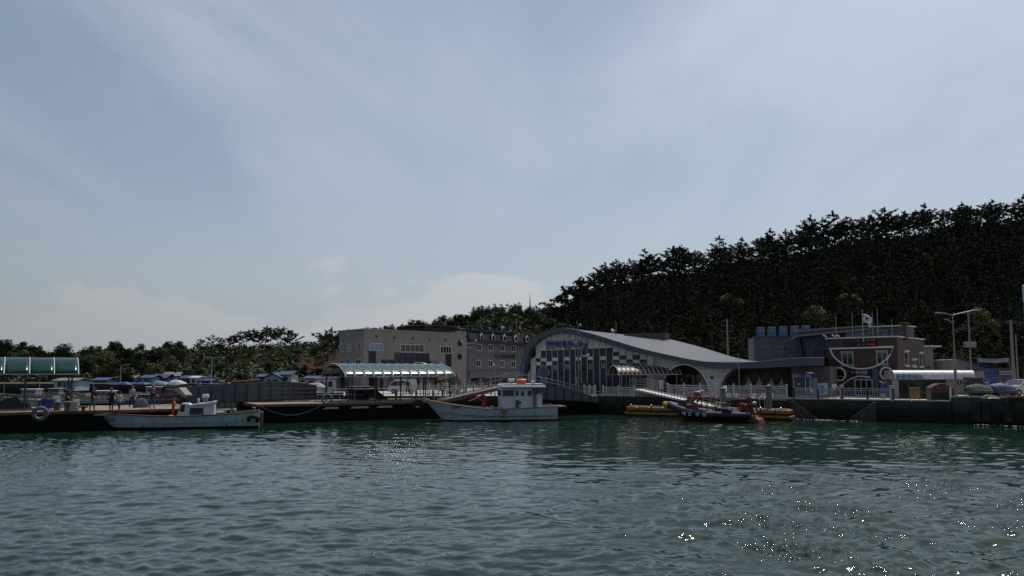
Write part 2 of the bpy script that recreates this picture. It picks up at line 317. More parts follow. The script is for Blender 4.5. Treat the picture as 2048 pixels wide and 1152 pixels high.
# ---- water: one sheet of real waves
def make_water():
    ys = [6.0]
    while ys[-1] < 100: ys.append(ys[-1] + (0.25 if ys[-1] < 17 else 0.05 + 0.0026 * (ys[-1] - 17)))
    ys = np.array(ys + list(np.linspace(102, 175, 40)))
    u = np.linspace(-1, 1, 620); u = np.concatenate([[-6, -3, -1.8, -1.3, -1.1], u, [1.1, 1.3, 1.8, 3, 6]])
    Y = np.repeat(ys[:, None], len(u), 1); X = u[None, :] * (0.70 * Y + 3.0)
    wx = X + 0.55 * np.sin(0.31 * Y + 0.9) + 0.4 * np.sin(0.23 * X + 0.41 * Y); wy = Y + 0.6 * np.sin(0.27 * X + 1.1) + 0.35 * np.sin(0.9 * X - 0.5 * Y) * 0.4
    Z = np.zeros_like(X); r = np.random.default_rng(5)
    sm = lambda t: np.clip(t, 0, 1) ** 2 * (3 - 2 * np.clip(t, 0, 1))
    wake = sm((X + 0.10 * Y - 3) / 9) * sm((46 - Y) / 18)
    chop = 0.55 + 0.22 * sm((42 - Y) / 20) + 0.18 * np.sin(0.11 * X + 0.07 * Y + 1) + 0.9 * wake - 0.16 * sm((X + 2) / 10) * sm((Y - 34) / 14)
    patch = 0.55 + 0.9 * np.clip(np.sin(0.55 * X + 1.3 * np.sin(0.35 * Y)) * np.sin(0.42 * Y + 0.8 * np.sin(0.3 * X)) + .35, 0, 1) + 4.5 * wake * np.clip(np.sin(0.9 * X + 1.7 * np.sin(.5 * Y)) * np.sin(0.8 * Y + np.sin(.6 * X)), 0, 1)
    lam = np.concatenate([r.uniform(3.2, 7.0, 6), r.uniform(1.4, 3.2, 14), r.uniform(0.55, 1.4, 26), r.uniform(0.28, 0.55, 26)])
    for l in lam:
        th = r.normal(R(75), R(34)) if l > 1 else r.normal(R(80), R(52)); k = 2 * np.pi / l
        ph = k * (wx * math.cos(th) + wy * math.sin(th)) + r.uniform(0, 6.28)
        slope = 0.018 if l > 3.2 else 0.028 if l > 1.4 else 0.042 if l > .55 else 0.031
        a = slope / k * r.uniform(0.6, 1.4)
        sh_ = 2.3 if .55 < l < 2.4 else 1.3; wv = np.exp(sh_ * (np.sin(ph) - 1)) * 1.55 - 0.6
        fade = sm((60 * l + 6 - Y) / (25 * l + 1)) if l < 0.55 else 1.0
        Z += a * wv * (chop if l > .55 else chop * patch) * fade
    Z *= np.clip((2.2 - np.abs(u))[None, :], 0, 1)
    n, m = Y.shape; co = np.stack([X, Y, Z], -1).reshape(-1, 3).astype('f')
    i = np.arange(n * m).reshape(n, m); q = np.stack([i[:-1, :-1], i[:-1, 1:], i[1:, 1:], i[1:, :-1]], -1).reshape(-1, 4)
    me = bpy.data.meshes.new('water'); me.vertices.add(len(co)); me.vertices.foreach_set('co', co.reshape(-1)); me.loops.add(q.size); me.loops.foreach_set('vertex_index', q.reshape(-1).astype('i'))
    me.polygons.add(len(q)); me.polygons.foreach_set('loop_start', np.arange(0, q.size, 4, dtype='i')); me.polygons.foreach_set('use_smooth', np.ones(len(q), bool)); me.update(calc_edges=True)
    mt = mat('sea_water', (0.0098, 0.0285, 0.0195), 0.04, var=0.12, scale=0.05, spec=0.5, bump=0.10, bscale=20); b = mt.node_tree.nodes['Principled BSDF']; b.inputs['IOR'].default_value = 1.333
    ruf = (wake * np.clip(np.sin(0.9 * X + 1.7 * np.sin(.5 * Y)) * np.sin(0.8 * Y + np.sin(.6 * X)) * 1.4 + .25, 0, 1)).reshape(-1).astype('f')
    at_ = me.attributes.new('ruffle', 'FLOAT', 'POINT'); at_.data.foreach_set('value', ruf)
    tn = mt.node_tree; ra = tn.nodes.new('ShaderNodeAttribute'); ra.attribute_name = 'ruffle'; ma = tn.nodes.new('ShaderNodeMath'); ma.operation = 'MULTIPLY_ADD'; ma.inputs[1].default_value = 0.75; ma.inputs[2].default_value = 0.03
    bpn = [q for q in tn.nodes if q.type == 'BUMP'][0]; tn.links.new(ra.outputs['Fac'], ma.inputs[0]); tn.links.new(ma.outputs[0], bpn.inputs['Strength'])
    me.materials.append(mt); o = bpy.data.objects.new('water', me); COL.objects.link(o); o['kind'] = 'structure'
    # the sea goes on round the camera and beyond the frame
    f = MB().add([(-900, -400, -.35), (900, -400, -.35), (900, 900, -.35), (-900, 900, -.35)], [(0, 1, 2, 3)]).build('open_sea', mt); f['kind'] = 'structure'
make_water()

# ---- quay: front edge, ground behind
QZ, QZ2 = 1.8, 2.2
C_corner = on(1195, 827, 0); C_step = on(1904, 846.5, 0); C_right = on(2300, 860, 0)
def poly_slab(name, pts, z0, z1, mtop, mside):
    m = MB(); n = len(pts)
    m.add([(p[0], p[1], z1) for p in pts], [tuple(range(n))]).mat(1)
    m.add([(p[0], p[1], z0) for p in pts] + [(p[0], p[1], z1) for p in pts], [(i, (i + 1) % n, n + (i + 1) % n, n + i) for i in range(n)])
    o = m.build(name, [mtop, mside]); o['kind'] = 'structure'; return o
quay_pts = [(-17, 89.6), (C_corner.x - .6, 90.0), (C_corner.x, C_corner.y), (C_step.x, C_step.y), (C_step.x + 30, C_step.y + 9), (170, 150), (170, 330), (-220, 330), (-220, 168), (-60, 166), (-36, 150), (-31, 112)]
poly_slab('quay', quay_pts, -2, QZ, M_pave, M_wet)
poly_slab('upper_quay', [(C_step.x + .02, C_step.y - .25), (C_right.x, C_right.y - .3), (C_right.x + 60, C_right.y - 10), (170, 100), (C_step.x + 4, C_step.y + 14)], -2, QZ2, M_pave, M_wet)
sv = poly_slab('shore', [(-219, 168.6), (-60, 166.6), (-37, 150.8), (-33, 118), (-30, 118), (-28, 190), (-219, 200)], QZ - .3, QZ + .02, mat('shore_asphalt', (0.06, 0.058, 0.054), .9, var=.3, scale=.3), M_wet)
# coping stones along the quay edges
cop = 0
def coping(A, B, z, n, parent_name):
    t = thing(parent_name, 'pale concrete coping along the %s quay edge' % ('lower' if z < 2 else 'raised right-hand'), 'coping')
    A, B = Vector(A), Vector(B); d = (B - A) / n
    for i in range(n):
        MB().bar(A + d * i + d.normalized() * .03 + Vector((0, .2, z + .06)), A + d * (i + 1) - d.normalized() * .03 + Vector((0, .2, z + .06)), 0.5, 0.12 + .01 * rng.random()).build('block', M_conc, t)
coping((C_corner.x, C_corner.y, 0), (C_step.x, C_step.y, 0), QZ, 22, 'quay_coping')
coping((C_step.x + .1, C_step.y - .25, 0), (C_right.x, C_right.y - .3, 0), QZ2, 10, 'quay_coping')

# ---- hills as height fields
def prof(tab, x):
    return np.interp(x, [t[0] for t in tab], [t[1] for t in tab])
class Hill:
    def __init__(s, name, ridge, Yr, Y0, Yb, x0, x1, z0, m, edgeL=None, edgeR=None, step=3.0, rough=0.8, pw=1.0):
        pts = [at(px, py, Yr) for px, py in ridge]; s.tab = [(p.x, p.z) for p in pts]; s.Yr, s.Y0, s.Yb, s.z0, s.eL, s.eR, s.ro, s.pw = Yr, Y0, Yb, z0, edgeL, edgeR, rough, pw
        xs = np.arange(x0, x1 + step, step); ys = np.arange(Y0, Yb + step, step); X, Y = np.meshgrid(xs, ys); Z = s.z(X, Y)
        mb = MB(); mb.grid([[(float(X[i, j]), float(Y[i, j]), float(Z[i, j])) for j in range(X.shape[1])] for i in range(X.shape[0])])
        s.o = mb.build(name, m, smooth=True); s.o['kind'] = 'structure'
    def z(s, X, Y):
        X = np.asarray(X, float); Y = np.asarray(Y, float); zr = prof(s.tab, X) - s.z0
        f = np.clip((Y - s.Y0) / (s.Yr - s.Y0), 0, 1); f = (f * f * (3 - 2 * f) * .5 + f * .5) ** s.pw
        b = np.clip((Y - s.Yr) / (s.Yb - s.Yr), 0, 1); f = f * (1 - 0.75 * b * b)
        if s.eL is not None: e = np.clip((X - s.eL[0] - s.eL[2] * (Y - s.Y0)) / s.eL[1], 0, 1); f = f * (e ** 0.45)
        if s.eR is not None: e = np.clip((s.eR[0] - X) / s.eR[1], 0, 1); f = f * e
        wob = s.ro * (np.sin(X * .21 + Y * .13) + np.sin(X * .09 - Y * .17 + 1) + .6 * np.sin(X * .4 + Y * .33)) * np.clip(f * 3, 0, 1) * .5
        return s.z0 + zr * f + wob - 0.35
H_right = Hill('wooded_hill', [(1135, 612), (1160, 594), (1200, 578), (1300, 556), (1440, 536), (1540, 522), (1640, 500), (1760, 474), (1900, 456), (2048, 445), (2200, 432), (2600, 420)], 215, 136, 270, 6, 215, QZ, M_soil, edgeL=(11.6, 5.5, 0.045))
H_left = Hill('village_hill', [(-500, 690), (-50, 705), (0, 700), (60, 706), (120, 708), (180, 716), (230, 708), (300, 702), (350, 704), (400, 704), (450, 696), (520, 694), (580, 692), (640, 694), (700, 690), (760, 690), (830, 700)], 262, 176, 320, -260, -20, QZ, M_soil)
H_far = Hill('distant_hill', [(500, 705), (640, 690), (760, 672), (830, 660), (900, 652), (930, 645), (960, 632), (1000, 624), (1040, 624), (1060, 627), (1100, 630), (1135, 632), (1300, 640)], 430, 300, 520, -160, 80, 0, M_soil, step=5)
# cut bank of bare red soil beside the grey hall
pb = MB(); rows = []
for i in range(9):
    row = []
    for j in range(15): p = at(596 + j * 7.6 + 3 * math.sin(i * 1.3 + j), 744 - i * (3.1 + 1.1 * math.sin(j * .8 + .4) + .5 * math.sin(j * 2.1)) - 2 * math.sin(j * 1.9 + i), 186 + i * 2.0 + .8 * math.sin(j * 1.7 + i * .9)); row.append(tuple(p))
    rows.append(row)
ob = pb.grid(rows).build('bare_bank', mat('red_soil', (0.050, 0.034, 0.022), 1.0, var=0.6, scale=0.5, spec=.05), smooth=True); ob['kind'] = 'structure'

# ---- tree makers (a few meshes each, shared by every tree)
def pad(v, f, c, rad, thick, n, size, r):
    for _ in range(n):
        a = r.uniform(0, 6.283); q = rad * math.sqrt(r.random()); p = Vector((c.x + q * math.cos(a), c.y + q * math.sin(a), c.z + r.uniform(-thick, thick) + thick * .6 * (1 - q / rad)))
        a2 = r.uniform(0, 6.283); el = r.uniform(-0.15, .95); d = Vector((math.cos(a2) * math.cos(el), math.sin(a2) * math.cos(el), math.sin(el))); sd = d.cross(Vector((r.uniform(-1, 1), r.uniform(-1, 1), r.uniform(-1, 1)))).normalized()
        s = size * r.uniform(.6, 1.3); o = len(v); v += [p - sd * s * .30 - d * s * .35, p + sd * s * .30 - d * s * .2, p + d * s * .75]; f.append((o, o + 1, o + 2))
def make_pine(seed, h=10.0, lean=0.0, spread=1.0, low=0.35, dens=1.0):
    r = random.Random(seed); tk = MB(); v, f = [], []; bend = r.uniform(0, 6.28); pts = []
    for i in range(7):
        t = i / 6; k = (lean + .05) * h * t * t + .12 * math.sin(t * 5 + seed); pts.append(Vector((math.cos(bend) * k, math.sin(bend) * k, t * h * .93)))
    tk.tube(pts, [.17 * (h / 10) * (1 - .82 * i / 6) + .02 for i in range(7)], 6)
    def tp(t):
        i = min(5, int(t * 6)); return pts[i].lerp(pts[i + 1], t * 6 - i)
    nl = int(r.uniform(15, 19)); az = r.uniform(0, 6.28)
    for i in range(nl):
        t = low + (0.98 - low) * (i + r.uniform(-.3, .3)) / nl; t = max(low, min(.985, t)); az += 2.4 + r.uniform(-.5, .5)
        u = (t - low) / (1 - low); ln = h * .27 * spread * (0.55 + .75 * math.sin(math.pi * min(1, u * .8 + .22)) ** 1.2) * r.uniform(.55, 1.25) * (1 - .66 * u ** 2.0)
        b0 = tp(t); up = r.uniform(-.05, .35) + .25 * u; lim = [b0]; nseg = 3
        for k in range(1, nseg + 1): q = k / nseg; lim.append(b0 + Vector((math.cos(az + .25 * q) * ln * q, math.sin(az + .25 * q) * ln * q, ln * (up * q + .18 * q * q))))
        tk.tube(lim, [.05 * h / 10, .04 * h / 10, .028 * h / 10, .012], 4, False)
        np_ = max(2, int(ln / .44 * dens))
        for k in range(np_):
            q = .38 + .62 * (k + 1) / np_; j = min(nseg - 1, int(q * nseg)); c = lim[j].lerp(lim[j + 1], q * nseg - j) + Vector((r.uniform(-.35, .35), r.uniform(-.35, .35), r.uniform(0, .18)))
            pad(v, f, c, r.uniform(.36, .64), .13, int(r.uniform(18, 26)), .38, r)
    for q in range(6): pad(v, f, pts[-1] + Vector((r.uniform(-.2, .2), r.uniform(-.2, .2), -.5 + q * .22)), .40 - .055 * q, .14, 15, .36, r)
    return tk, v, f
def make_broad(seed, h=6.0, wd=3.0, n=1500, size=.42):
    r = random.Random(seed); tk = MB(); v, f = [], []
    tk.tube([(0, 0, 0), (.08, .05, h * .3), (.05, -.06, h * .55)], [.16, .12, .07], 6)
    for k in range(5): a = k * 1.26 + r.random(); tk.tube([(.06, 0, h * .33), (math.cos(a) * wd * .4, math.sin(a) * wd * .4, h * .6)], [.08, .03], 4, False)
    lobes = []
    for k in range(14):
        a = r.uniform(0, 6.28); q = wd * .72 * math.sqrt(r.random()); z = h * r.uniform(.32, .86) - q * .25; lobes.append((Vector((math.cos(a) * q, math.sin(a) * q, z)), wd * r.uniform(.26, .44)))
    for _ in range(n):
        c, rad = r.choice(lobes); d = Vector((r.gauss(0, 1), r.gauss(0, 1), r.gauss(.25, .9))).normalized(); p = c + d * rad * r.uniform(.72, 1.1)
        t = d.cross(Vector((r.uniform(-1, 1), r.uniform(-1, 1), r.uniform(-1, 1)))).normalized(); b = d.lerp(t.cross(d), r.uniform(.3, 1)).normalized(); s = size * r.uniform(.6, 1.25); o = len(v)
        v += [p - t * s * .5, p + b * s * .35, p + t * s * .5, p - b * s * .4]; f.append((o, o + 1, o + 2, o + 3))
    return tk, v, f
def tree_meshes(gen, leaf, joined=False):
    tk, v, f = gen
    if joined:
        m = MB(); m.add(tk.v, tk.f); m.mat(1); m.add(v, f); me = bpy.data.meshes.new('tree'); me.from_pydata(m.v, [], m.f); me.materials.append(M_bark); me.materials.append(leaf); me.polygons.foreach_set('material_index', m.m); return me
    cm = bpy.data.meshes.new('crown'); cm.from_pydata([tuple(p) for p in v], [], f); cm.materials.append(leaf); return tk.mesh('trunk', M_bark), cm
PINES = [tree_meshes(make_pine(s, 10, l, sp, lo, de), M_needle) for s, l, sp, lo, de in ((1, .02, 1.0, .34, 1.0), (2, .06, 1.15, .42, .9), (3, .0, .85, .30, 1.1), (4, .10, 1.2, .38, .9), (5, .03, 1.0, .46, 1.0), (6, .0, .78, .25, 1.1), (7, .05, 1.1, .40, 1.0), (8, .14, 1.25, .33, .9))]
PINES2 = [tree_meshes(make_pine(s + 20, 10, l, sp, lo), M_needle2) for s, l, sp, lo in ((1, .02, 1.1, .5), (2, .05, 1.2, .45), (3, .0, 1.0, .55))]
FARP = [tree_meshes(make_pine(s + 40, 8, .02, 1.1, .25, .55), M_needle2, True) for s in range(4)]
BROAD = [tree_meshes(make_broad(s, 6, 3.0), M_leaf) for s in range(3)]
BROADY = [tree_meshes(make_broad(s + 9, 6, 3.0), M_leafy) for s in range(2)]
BROADD = [tree_meshes(make_broad(s + 5, 6, 3.2), M_dleaf) for s in range(3)]
def tree(pair, name, label, cat, loc, s, rz, group):
    t = thing(name, label, cat, loc, rz, group); t.scale = (s, s, s * 1.0); place(pair[0], 'trunk', t); place(pair[1], 'crown', t); return t

GR = 'pine trees of the dense wood on the hill'
LR = 'dark pine in the dense wood covering the hill behind the terminal'
# skyline trees that stand out get their own place and words
stand = [(1152, 556, 618, 3, 'wind-bent pine leaning out over the left cliff edge of the wooded hill'), (1140, 566, 622, 7, 'lowest pine at the far left lip of the hill cliff'), (1168, 553, 604, 4, 'bushy pine between the leaning pine and the cliff top'), (1212, 534, 588, 6, 'full-crowned pine just left of the twin-headed tall pine'), (1190, 549, 590, 1, 'first upright pine above the ivy-covered cliff top'), (1236, 517, 578, 0, 'twin-headed tall pine near the left end of the hill crest'),
         (1300, 496, 566, 3, 'layered pine with long flat left-pointing boughs on the hill crest'), (1341, 491, 560, 6, 'rounded dense pine on the crest above the terminal roof'), (1441, 470, 552, 2, 'narrow pine spire breaking the crest line above the roof slope'), (1546, 455, 540, 2, 'spiky pine standing tallest above the rooftop letter boxes'),
         (1617, 428, 528, 0, 'stepped pine at the bend where the hill crest steepens'), (1673, 419, 522, 5, 'tall conical pine on the crest above the flag'), (1777, 413, 510, 6, 'flat-topped pine on the crest to the right of the flag'), (1850, 405, 500, 2, 'pointed pine on the crest over the street lamp'), (1930, 402, 492, 5, 'dark bushy pine on the crest left of the highest trees'), (1985, 396, 486, 3, 'broad-armed pine near the right end of the hill crest'), (2046, 388, 480, 0, 'topmost pine at the right edge of the hill crest')]
for px, top, base, k, lab in stand:
    Y = 207; p = at(px, base, Y); hgt = at(px, top, Y).z; z = float(H_right.z(p.x, Y)) ; s = max(.6, (hgt - z) / 10.2)
    tree(PINES[k], 'pine_tree', lab, 'tree', (p.x, Y, z), s, rng.uniform(0, 6.28), 'pines that stand out along the hill crest')
n_right = 0
sky_tab = [(1150, 572), (1200, 556), (1236, 530), (1300, 512), (1360, 500), (1440, 486), (1540, 470), (1617, 446), (1680, 436), (1780, 428), (1850, 422), (1930, 414), (2048, 404), (2300, 396)]
def px_of(x, Y): return CX + F_PX * x / (Y * 1.0) * (1 / 1.0) * .9955
for row, (Yb_, dxr) in enumerate(((218, 2.6), (212, 2.0), (206, 2.4), (198, 3.6), (190, 4.0), (182, 4.4), (174, 4.8), (166, 5.2), (157, 6.0), (149, 6.0))):
    x = 15.2 + row * .15 + .045 * (Yb_ - 136) * .3
    while x < .64 * Yb_:
        xx, yy = x + rng.uniform(-.9, .9), Yb_ + rng.uniform(-3, 3); z = float(H_right.z(xx, yy)); 
        if n_right < 283 and z > 5:
            want = at(np.interp(px_of(xx, yy), [t[0] for t in sky_tab], [t[0] for t in sky_tab]), prof(sky_tab, px_of(xx, yy)), yy).z + rng.uniform(-3.4, 0.9) if row < 3 else z + rng.uniform(7.2, 10.5)
            s = min(1.3, max(.55, (want - z) / 10.2))
            tree(PINES[rng.randrange(8)], 'pine_tree', LR, 'tree', (xx, yy, z), s, rng.uniform(0, 6.28), GR); n_right += 1
        x += dxr * rng.uniform(.75, 1.3)
# broadleaved trees and bushes that catch light on that hill
for px, py, Y, s, br, lab in [(1836, 520, 188, .95, BROADY, 'bright yellow-green tree lit among the dark pines above the street lamp'), (1290, 575, 196, .8, BROAD, 'olive green bush on the hill shoulder below the left pines'), (1690, 555, 176, .9, BROAD, 'dull green round tree halfway up the hill above the flag'), (1700, 595, 160, .85, BROAD, 'leafy tree with pale highlights on the lower hill above the flag'), (1580, 530, 190, .8, BROAD, 'green tree just under the crest above the letter boxes'), (1965, 620, 146, .8, BROADY, 'pale leafed tree between the two right-hand utility poles'), (1630, 610, 152, .8, BROAD, 'spring green tree on the hill foot left of the flag'), (1460, 590, 170, .9, BROAD, 'dark green tree on the slope behind the utility pole'), (1770, 600, 158, .8, BROADD, 'shaded tree on the slope right of the flag')]:
    p = at(px, py, Y); z = float(H_right.z(p.x, Y)); z = max(z, p.z - 5.2 * s) if p.z - 5.2 * s < z + 3 else p.z - 5 * s
    tree(br[rng.randrange(len(br))], 'leafy_tree', lab, 'tree', (p.x, Y, min(z, p.z - 3.0 * s)), s, rng.uniform(0, 6), 'broadleaved trees on the wooded hill')
# undergrowth that hides the slope
def undergrowth(name, hill, n, xr, yr, m, size, label, seed, per=9, rad=1.3, hgt=1.2):
    r = random.Random(seed); v, f = [], []
    for _ in range(n):
        x, y = r.uniform(*xr), r.uniform(*yr)
        z = float(hill.z(x, y))
        if z < hill.z0 - .2: continue
        c = Vector((x, y, z)); q = r.uniform(.6, 1.4)
        for _ in range(per):
            d = Vector((r.gauss(0, 1), r.gauss(0, 1), abs(r.gauss(0, .8)) + .1)).normalized(); p = c + Vector((d.x * rad * q, d.y * rad * q, d.z * hgt * q)); t = d.cross(Vector((r.uniform(-1, 1), r.uniform(-1, 1), r.uniform(-1, 1)))).normalized(); b = d.lerp(t.cross(d), r.uniform(.2, 1)); s = size * r.uniform(.6, 1.4); o = len(v)
            v += [p - t * s * .5, p + b * s * .4, p + t * s * .5, p - b * s * .4]; f.append((o, o + 1, o + 2, o + 3))
    me = bpy.data.meshes.new(name); me.from_pydata([tuple(p) for p in v], [], f); me.materials.append(m); o = bpy.data.objects.new(name, me); COL.objects.link(o); o['kind'] = 'stuff'; o['label'] = label; o['category'] = 'undergrowth'; return o
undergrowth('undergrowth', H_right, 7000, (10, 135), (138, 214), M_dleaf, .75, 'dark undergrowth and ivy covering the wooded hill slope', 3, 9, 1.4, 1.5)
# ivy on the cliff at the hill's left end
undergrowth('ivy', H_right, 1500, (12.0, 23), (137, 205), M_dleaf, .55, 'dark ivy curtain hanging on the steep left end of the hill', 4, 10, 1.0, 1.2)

for k, (px, py, s_) in enumerate(((607, 744, .42), (622, 741, .3), (640, 746, .38), (655, 738, .26), (668, 745, .4), (632, 728, .22), (652, 722, .25), (615, 725, .35))):
    p = at(px, py, 187 + (744 - py) * .55); tree(BROAD[k % 3] if k % 2 else BROADD[k % 3], 'bank_bush', ['low dark bush at the left foot of the bare red bank', 'small olive bush near the left foot of the bare bank', 'rounded bush at the middle foot of the bare bank', 'small bush right of the bank middle', 'bush at the right foot of the bare bank next to the hall', 'tiny bush halfway up the bare bank', 'tiny bush at the top of the bare bank', 'dark bush on the upper left of the bare bank'][k], 'bush', (p.x, p.y, p.z - .8), s_, k, 'bushes on the bare bank')
# left hill: broadleaf scrub, a group of tall pines, one lone pine
GL = 'pines in the tall group on the left hill'
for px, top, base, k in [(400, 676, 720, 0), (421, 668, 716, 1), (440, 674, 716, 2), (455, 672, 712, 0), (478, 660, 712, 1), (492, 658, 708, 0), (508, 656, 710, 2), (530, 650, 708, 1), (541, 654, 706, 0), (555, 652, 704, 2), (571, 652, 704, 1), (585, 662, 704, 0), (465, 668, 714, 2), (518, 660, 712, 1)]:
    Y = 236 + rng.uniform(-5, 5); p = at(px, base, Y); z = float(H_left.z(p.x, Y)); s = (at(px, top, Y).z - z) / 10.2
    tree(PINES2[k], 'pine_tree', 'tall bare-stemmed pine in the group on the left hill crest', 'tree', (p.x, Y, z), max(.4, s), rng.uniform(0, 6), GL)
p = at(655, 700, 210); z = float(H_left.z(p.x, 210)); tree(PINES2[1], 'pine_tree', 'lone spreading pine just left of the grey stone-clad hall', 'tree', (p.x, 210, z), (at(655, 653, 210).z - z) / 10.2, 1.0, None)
GB = 'broadleaved trees on the left hill'
for px, top, Y, s, k in [(335, 688, 255, .9, 1), (65, 690, 252, 1.0, 2), (130, 688, 255, 1.0, 0), (18, 680, 240, 1.25, 0), (45, 683, 245, 1.15, 1)]:
    p = at(px, top, Y); z = float(H_left.z(p.x, Y)); tree((PINES2 if px == 335 else BROADD)[k], 'dark_tree', {335: 'small dark pine on the low left crest above the blue roofs', 65: 'dark tree on the crest behind the left canopy', 130: 'dark twin-crowned tree just right of the left canopy end', 18: 'big dark round tree at the left edge of the hill', 45: 'second dark round tree from the left edge of the hill'}[px], 'tree', (p.x, Y, z), max(.3, (p.z - z) / (10.2 if px == 335 else 5.6)), rng.uniform(0, 6), None)
n = 0
while n < 190:
    px, Y = rng.uniform(-120, 720), rng.uniform(178, 262); x = (px - CX) / F_PX * Y; z = float(H_left.z(x, Y)); 
    if 380 < px < 620 and Y > 225 and rng.random() < .5: continue
    br = BROADD if rng.random() < .55 else (BROAD if rng.random() < .8 else BROADY)
    tree(br[rng.randrange(len(br))], 'leafy_tree', 'bushy green tree in the scrub on the left hill', 'tree', (x, Y, z - .4), rng.uniform(.42, .8) * (.62 if px > 370 else 1), rng.uniform(0, 6), GB); n += 1
undergrowth('scrub', H_left, 2600, (-190, -22), (177, 266), M_leaf, .8, 'olive green scrub covering the left hill', 8, 8, 1.6, 1.2)

# far hill: small trees, each one mesh
GF = 'small trees on the distant hill'
n = 0
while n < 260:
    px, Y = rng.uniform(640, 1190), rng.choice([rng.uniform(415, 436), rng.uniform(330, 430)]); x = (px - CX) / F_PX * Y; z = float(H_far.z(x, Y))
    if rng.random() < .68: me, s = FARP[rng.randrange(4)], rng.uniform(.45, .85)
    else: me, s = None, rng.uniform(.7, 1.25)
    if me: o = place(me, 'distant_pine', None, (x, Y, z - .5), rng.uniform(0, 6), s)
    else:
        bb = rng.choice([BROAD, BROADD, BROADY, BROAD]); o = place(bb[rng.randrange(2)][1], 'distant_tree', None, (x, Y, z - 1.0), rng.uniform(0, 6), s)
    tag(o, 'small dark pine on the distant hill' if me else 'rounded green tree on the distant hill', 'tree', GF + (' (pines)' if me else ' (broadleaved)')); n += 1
undergrowth('distant_scrub', H_far, 2600, (-110, 45), (330, 434), M_leaf, 1.4, 'green scrub covering the distant hill', 12, 7, 2.2, 1.8)
# ================================================================ BUILDINGS
M_white = mat('white_paint', (0.52, 0.52, 0.52), 0.5, var=0.10, scale=1.2, grime=0.25)
M_panel = mat('white_cladding', (0.66, 0.66, 0.67), 0.45, var=0.10, scale=0.8, grime=0.22, rand=0.06)
M_dglass = glass('dark_blue_glass', (0.032, 0.038, 0.055), 0.1, 0.25)
M_win = glass('window_glass', (0.018, 0.020, 0.024), 0.05)
M_bwin = glass('blue_film_glass', (0.10, 0.26, 0.42), 0.12)
M_fascia = mat('slate_blue_metal', (0.058, 0.07, 0.10), 0.45, var=0.12, scale=0.5, grime=0.2)
M_roofg = mat('grey_metal_roof', (0.068, 0.068, 0.078), 0.5, var=0.15, scale=0.4, grime=0.25)
M_beige = tiled('beige_stone_cladding', (0.235, 0.218, 0.197), (0.62, 0.62, 0.62), 0.62, 0.31, off=0.0)
M_grey = tiled('grey_tile_cladding', (0.11, 0.113, 0.128), (0.7, 0.7, 0.7), 0.5, 0.25, off=0.0)
M_brick = tiled('dark_brick', (0.088, 0.047, 0.038), (0.75, 0.72, 0.7), 0.23, 0.075, jw=0.008)
M_dark = mat('near_black', (0.012, 0.012, 0.014), 0.6)
M_steel = mat('galvanised_steel', (0.36, 0.36, 0.37), 0.42, metal=0.7, var=0.15, scale=2)
M_dsteel = mat('dark_painted_steel', (0.05, 0.052, 0.058), 0.5, var=0.2, scale=2)
M_rust = mat('rusty_steel', (0.14, 0.075, 0.05), 0.8, var=0.35, scale=2, grime=0.5)
M_blueroof = mat('blue_roof_paint', (0.010, 0.026, 0.10), 0.45, var=0.15, scale=0.6, grime=0.2)
M_blue = mat('blue_sign_paint', (0.02, 0.045, 0.20), 0.5, var=0.1)
M_navy = mat('navy_paint', (0.012, 0.016, 0.045), 0.4, var=0.2)
M_lblue = mat('pale_blue_panel', (0.10, 0.16, 0.24), 0.5, var=0.15, scale=0.8)
M_red = mat('red_paint', (0.22, 0.022, 0.018), 0.5, var=0.15)
M_orange = mat('orange_red_paint', (0.34, 0.05, 0.025), 0.45, var=0.2, grime=0.25)
M_yellow = mat('yellow_plastic', (0.27, 0.145, 0.012), 0.5, var=0.15, grime=0.3)
M_brown = mat('brown_boards', (0.13, 0.07, 0.045), 0.75, var=0.3, scale=1.5, grime=0.3)
M_wood = mat('weathered_wood', (0.20, 0.14, 0.09), 0.8, var=0.3, scale=2)
M_cream = mat('cream_render', (0.28, 0.268, 0.242), 0.75, var=0.12, grime=0.35)
M_bgrey = mat('blue_grey_render', (0.085, 0.095, 0.12), 0.7, var=0.12, grime=0.3)
M_purple = mat('purple_sign', (0.055, 0.05, 0.14), 0.5)
M_rubber = mat('black_rubber', (0.018, 0.018, 0.018), 0.75, var=0.3)
M_grubber = mat('grey_worn_rubber', (0.13, 0.125, 0.12), 0.85, var=0.3)

def sub(o, loc, rz): o.location = loc; o.rotation_euler = (0, 0, rz); return o
def disc(mb, x, z, r, y0, y1, n=24):
    mb.lathe([(0, y0), (r, y0), (r, y1), (0, y1)], n, (x, 0, z), 'y')

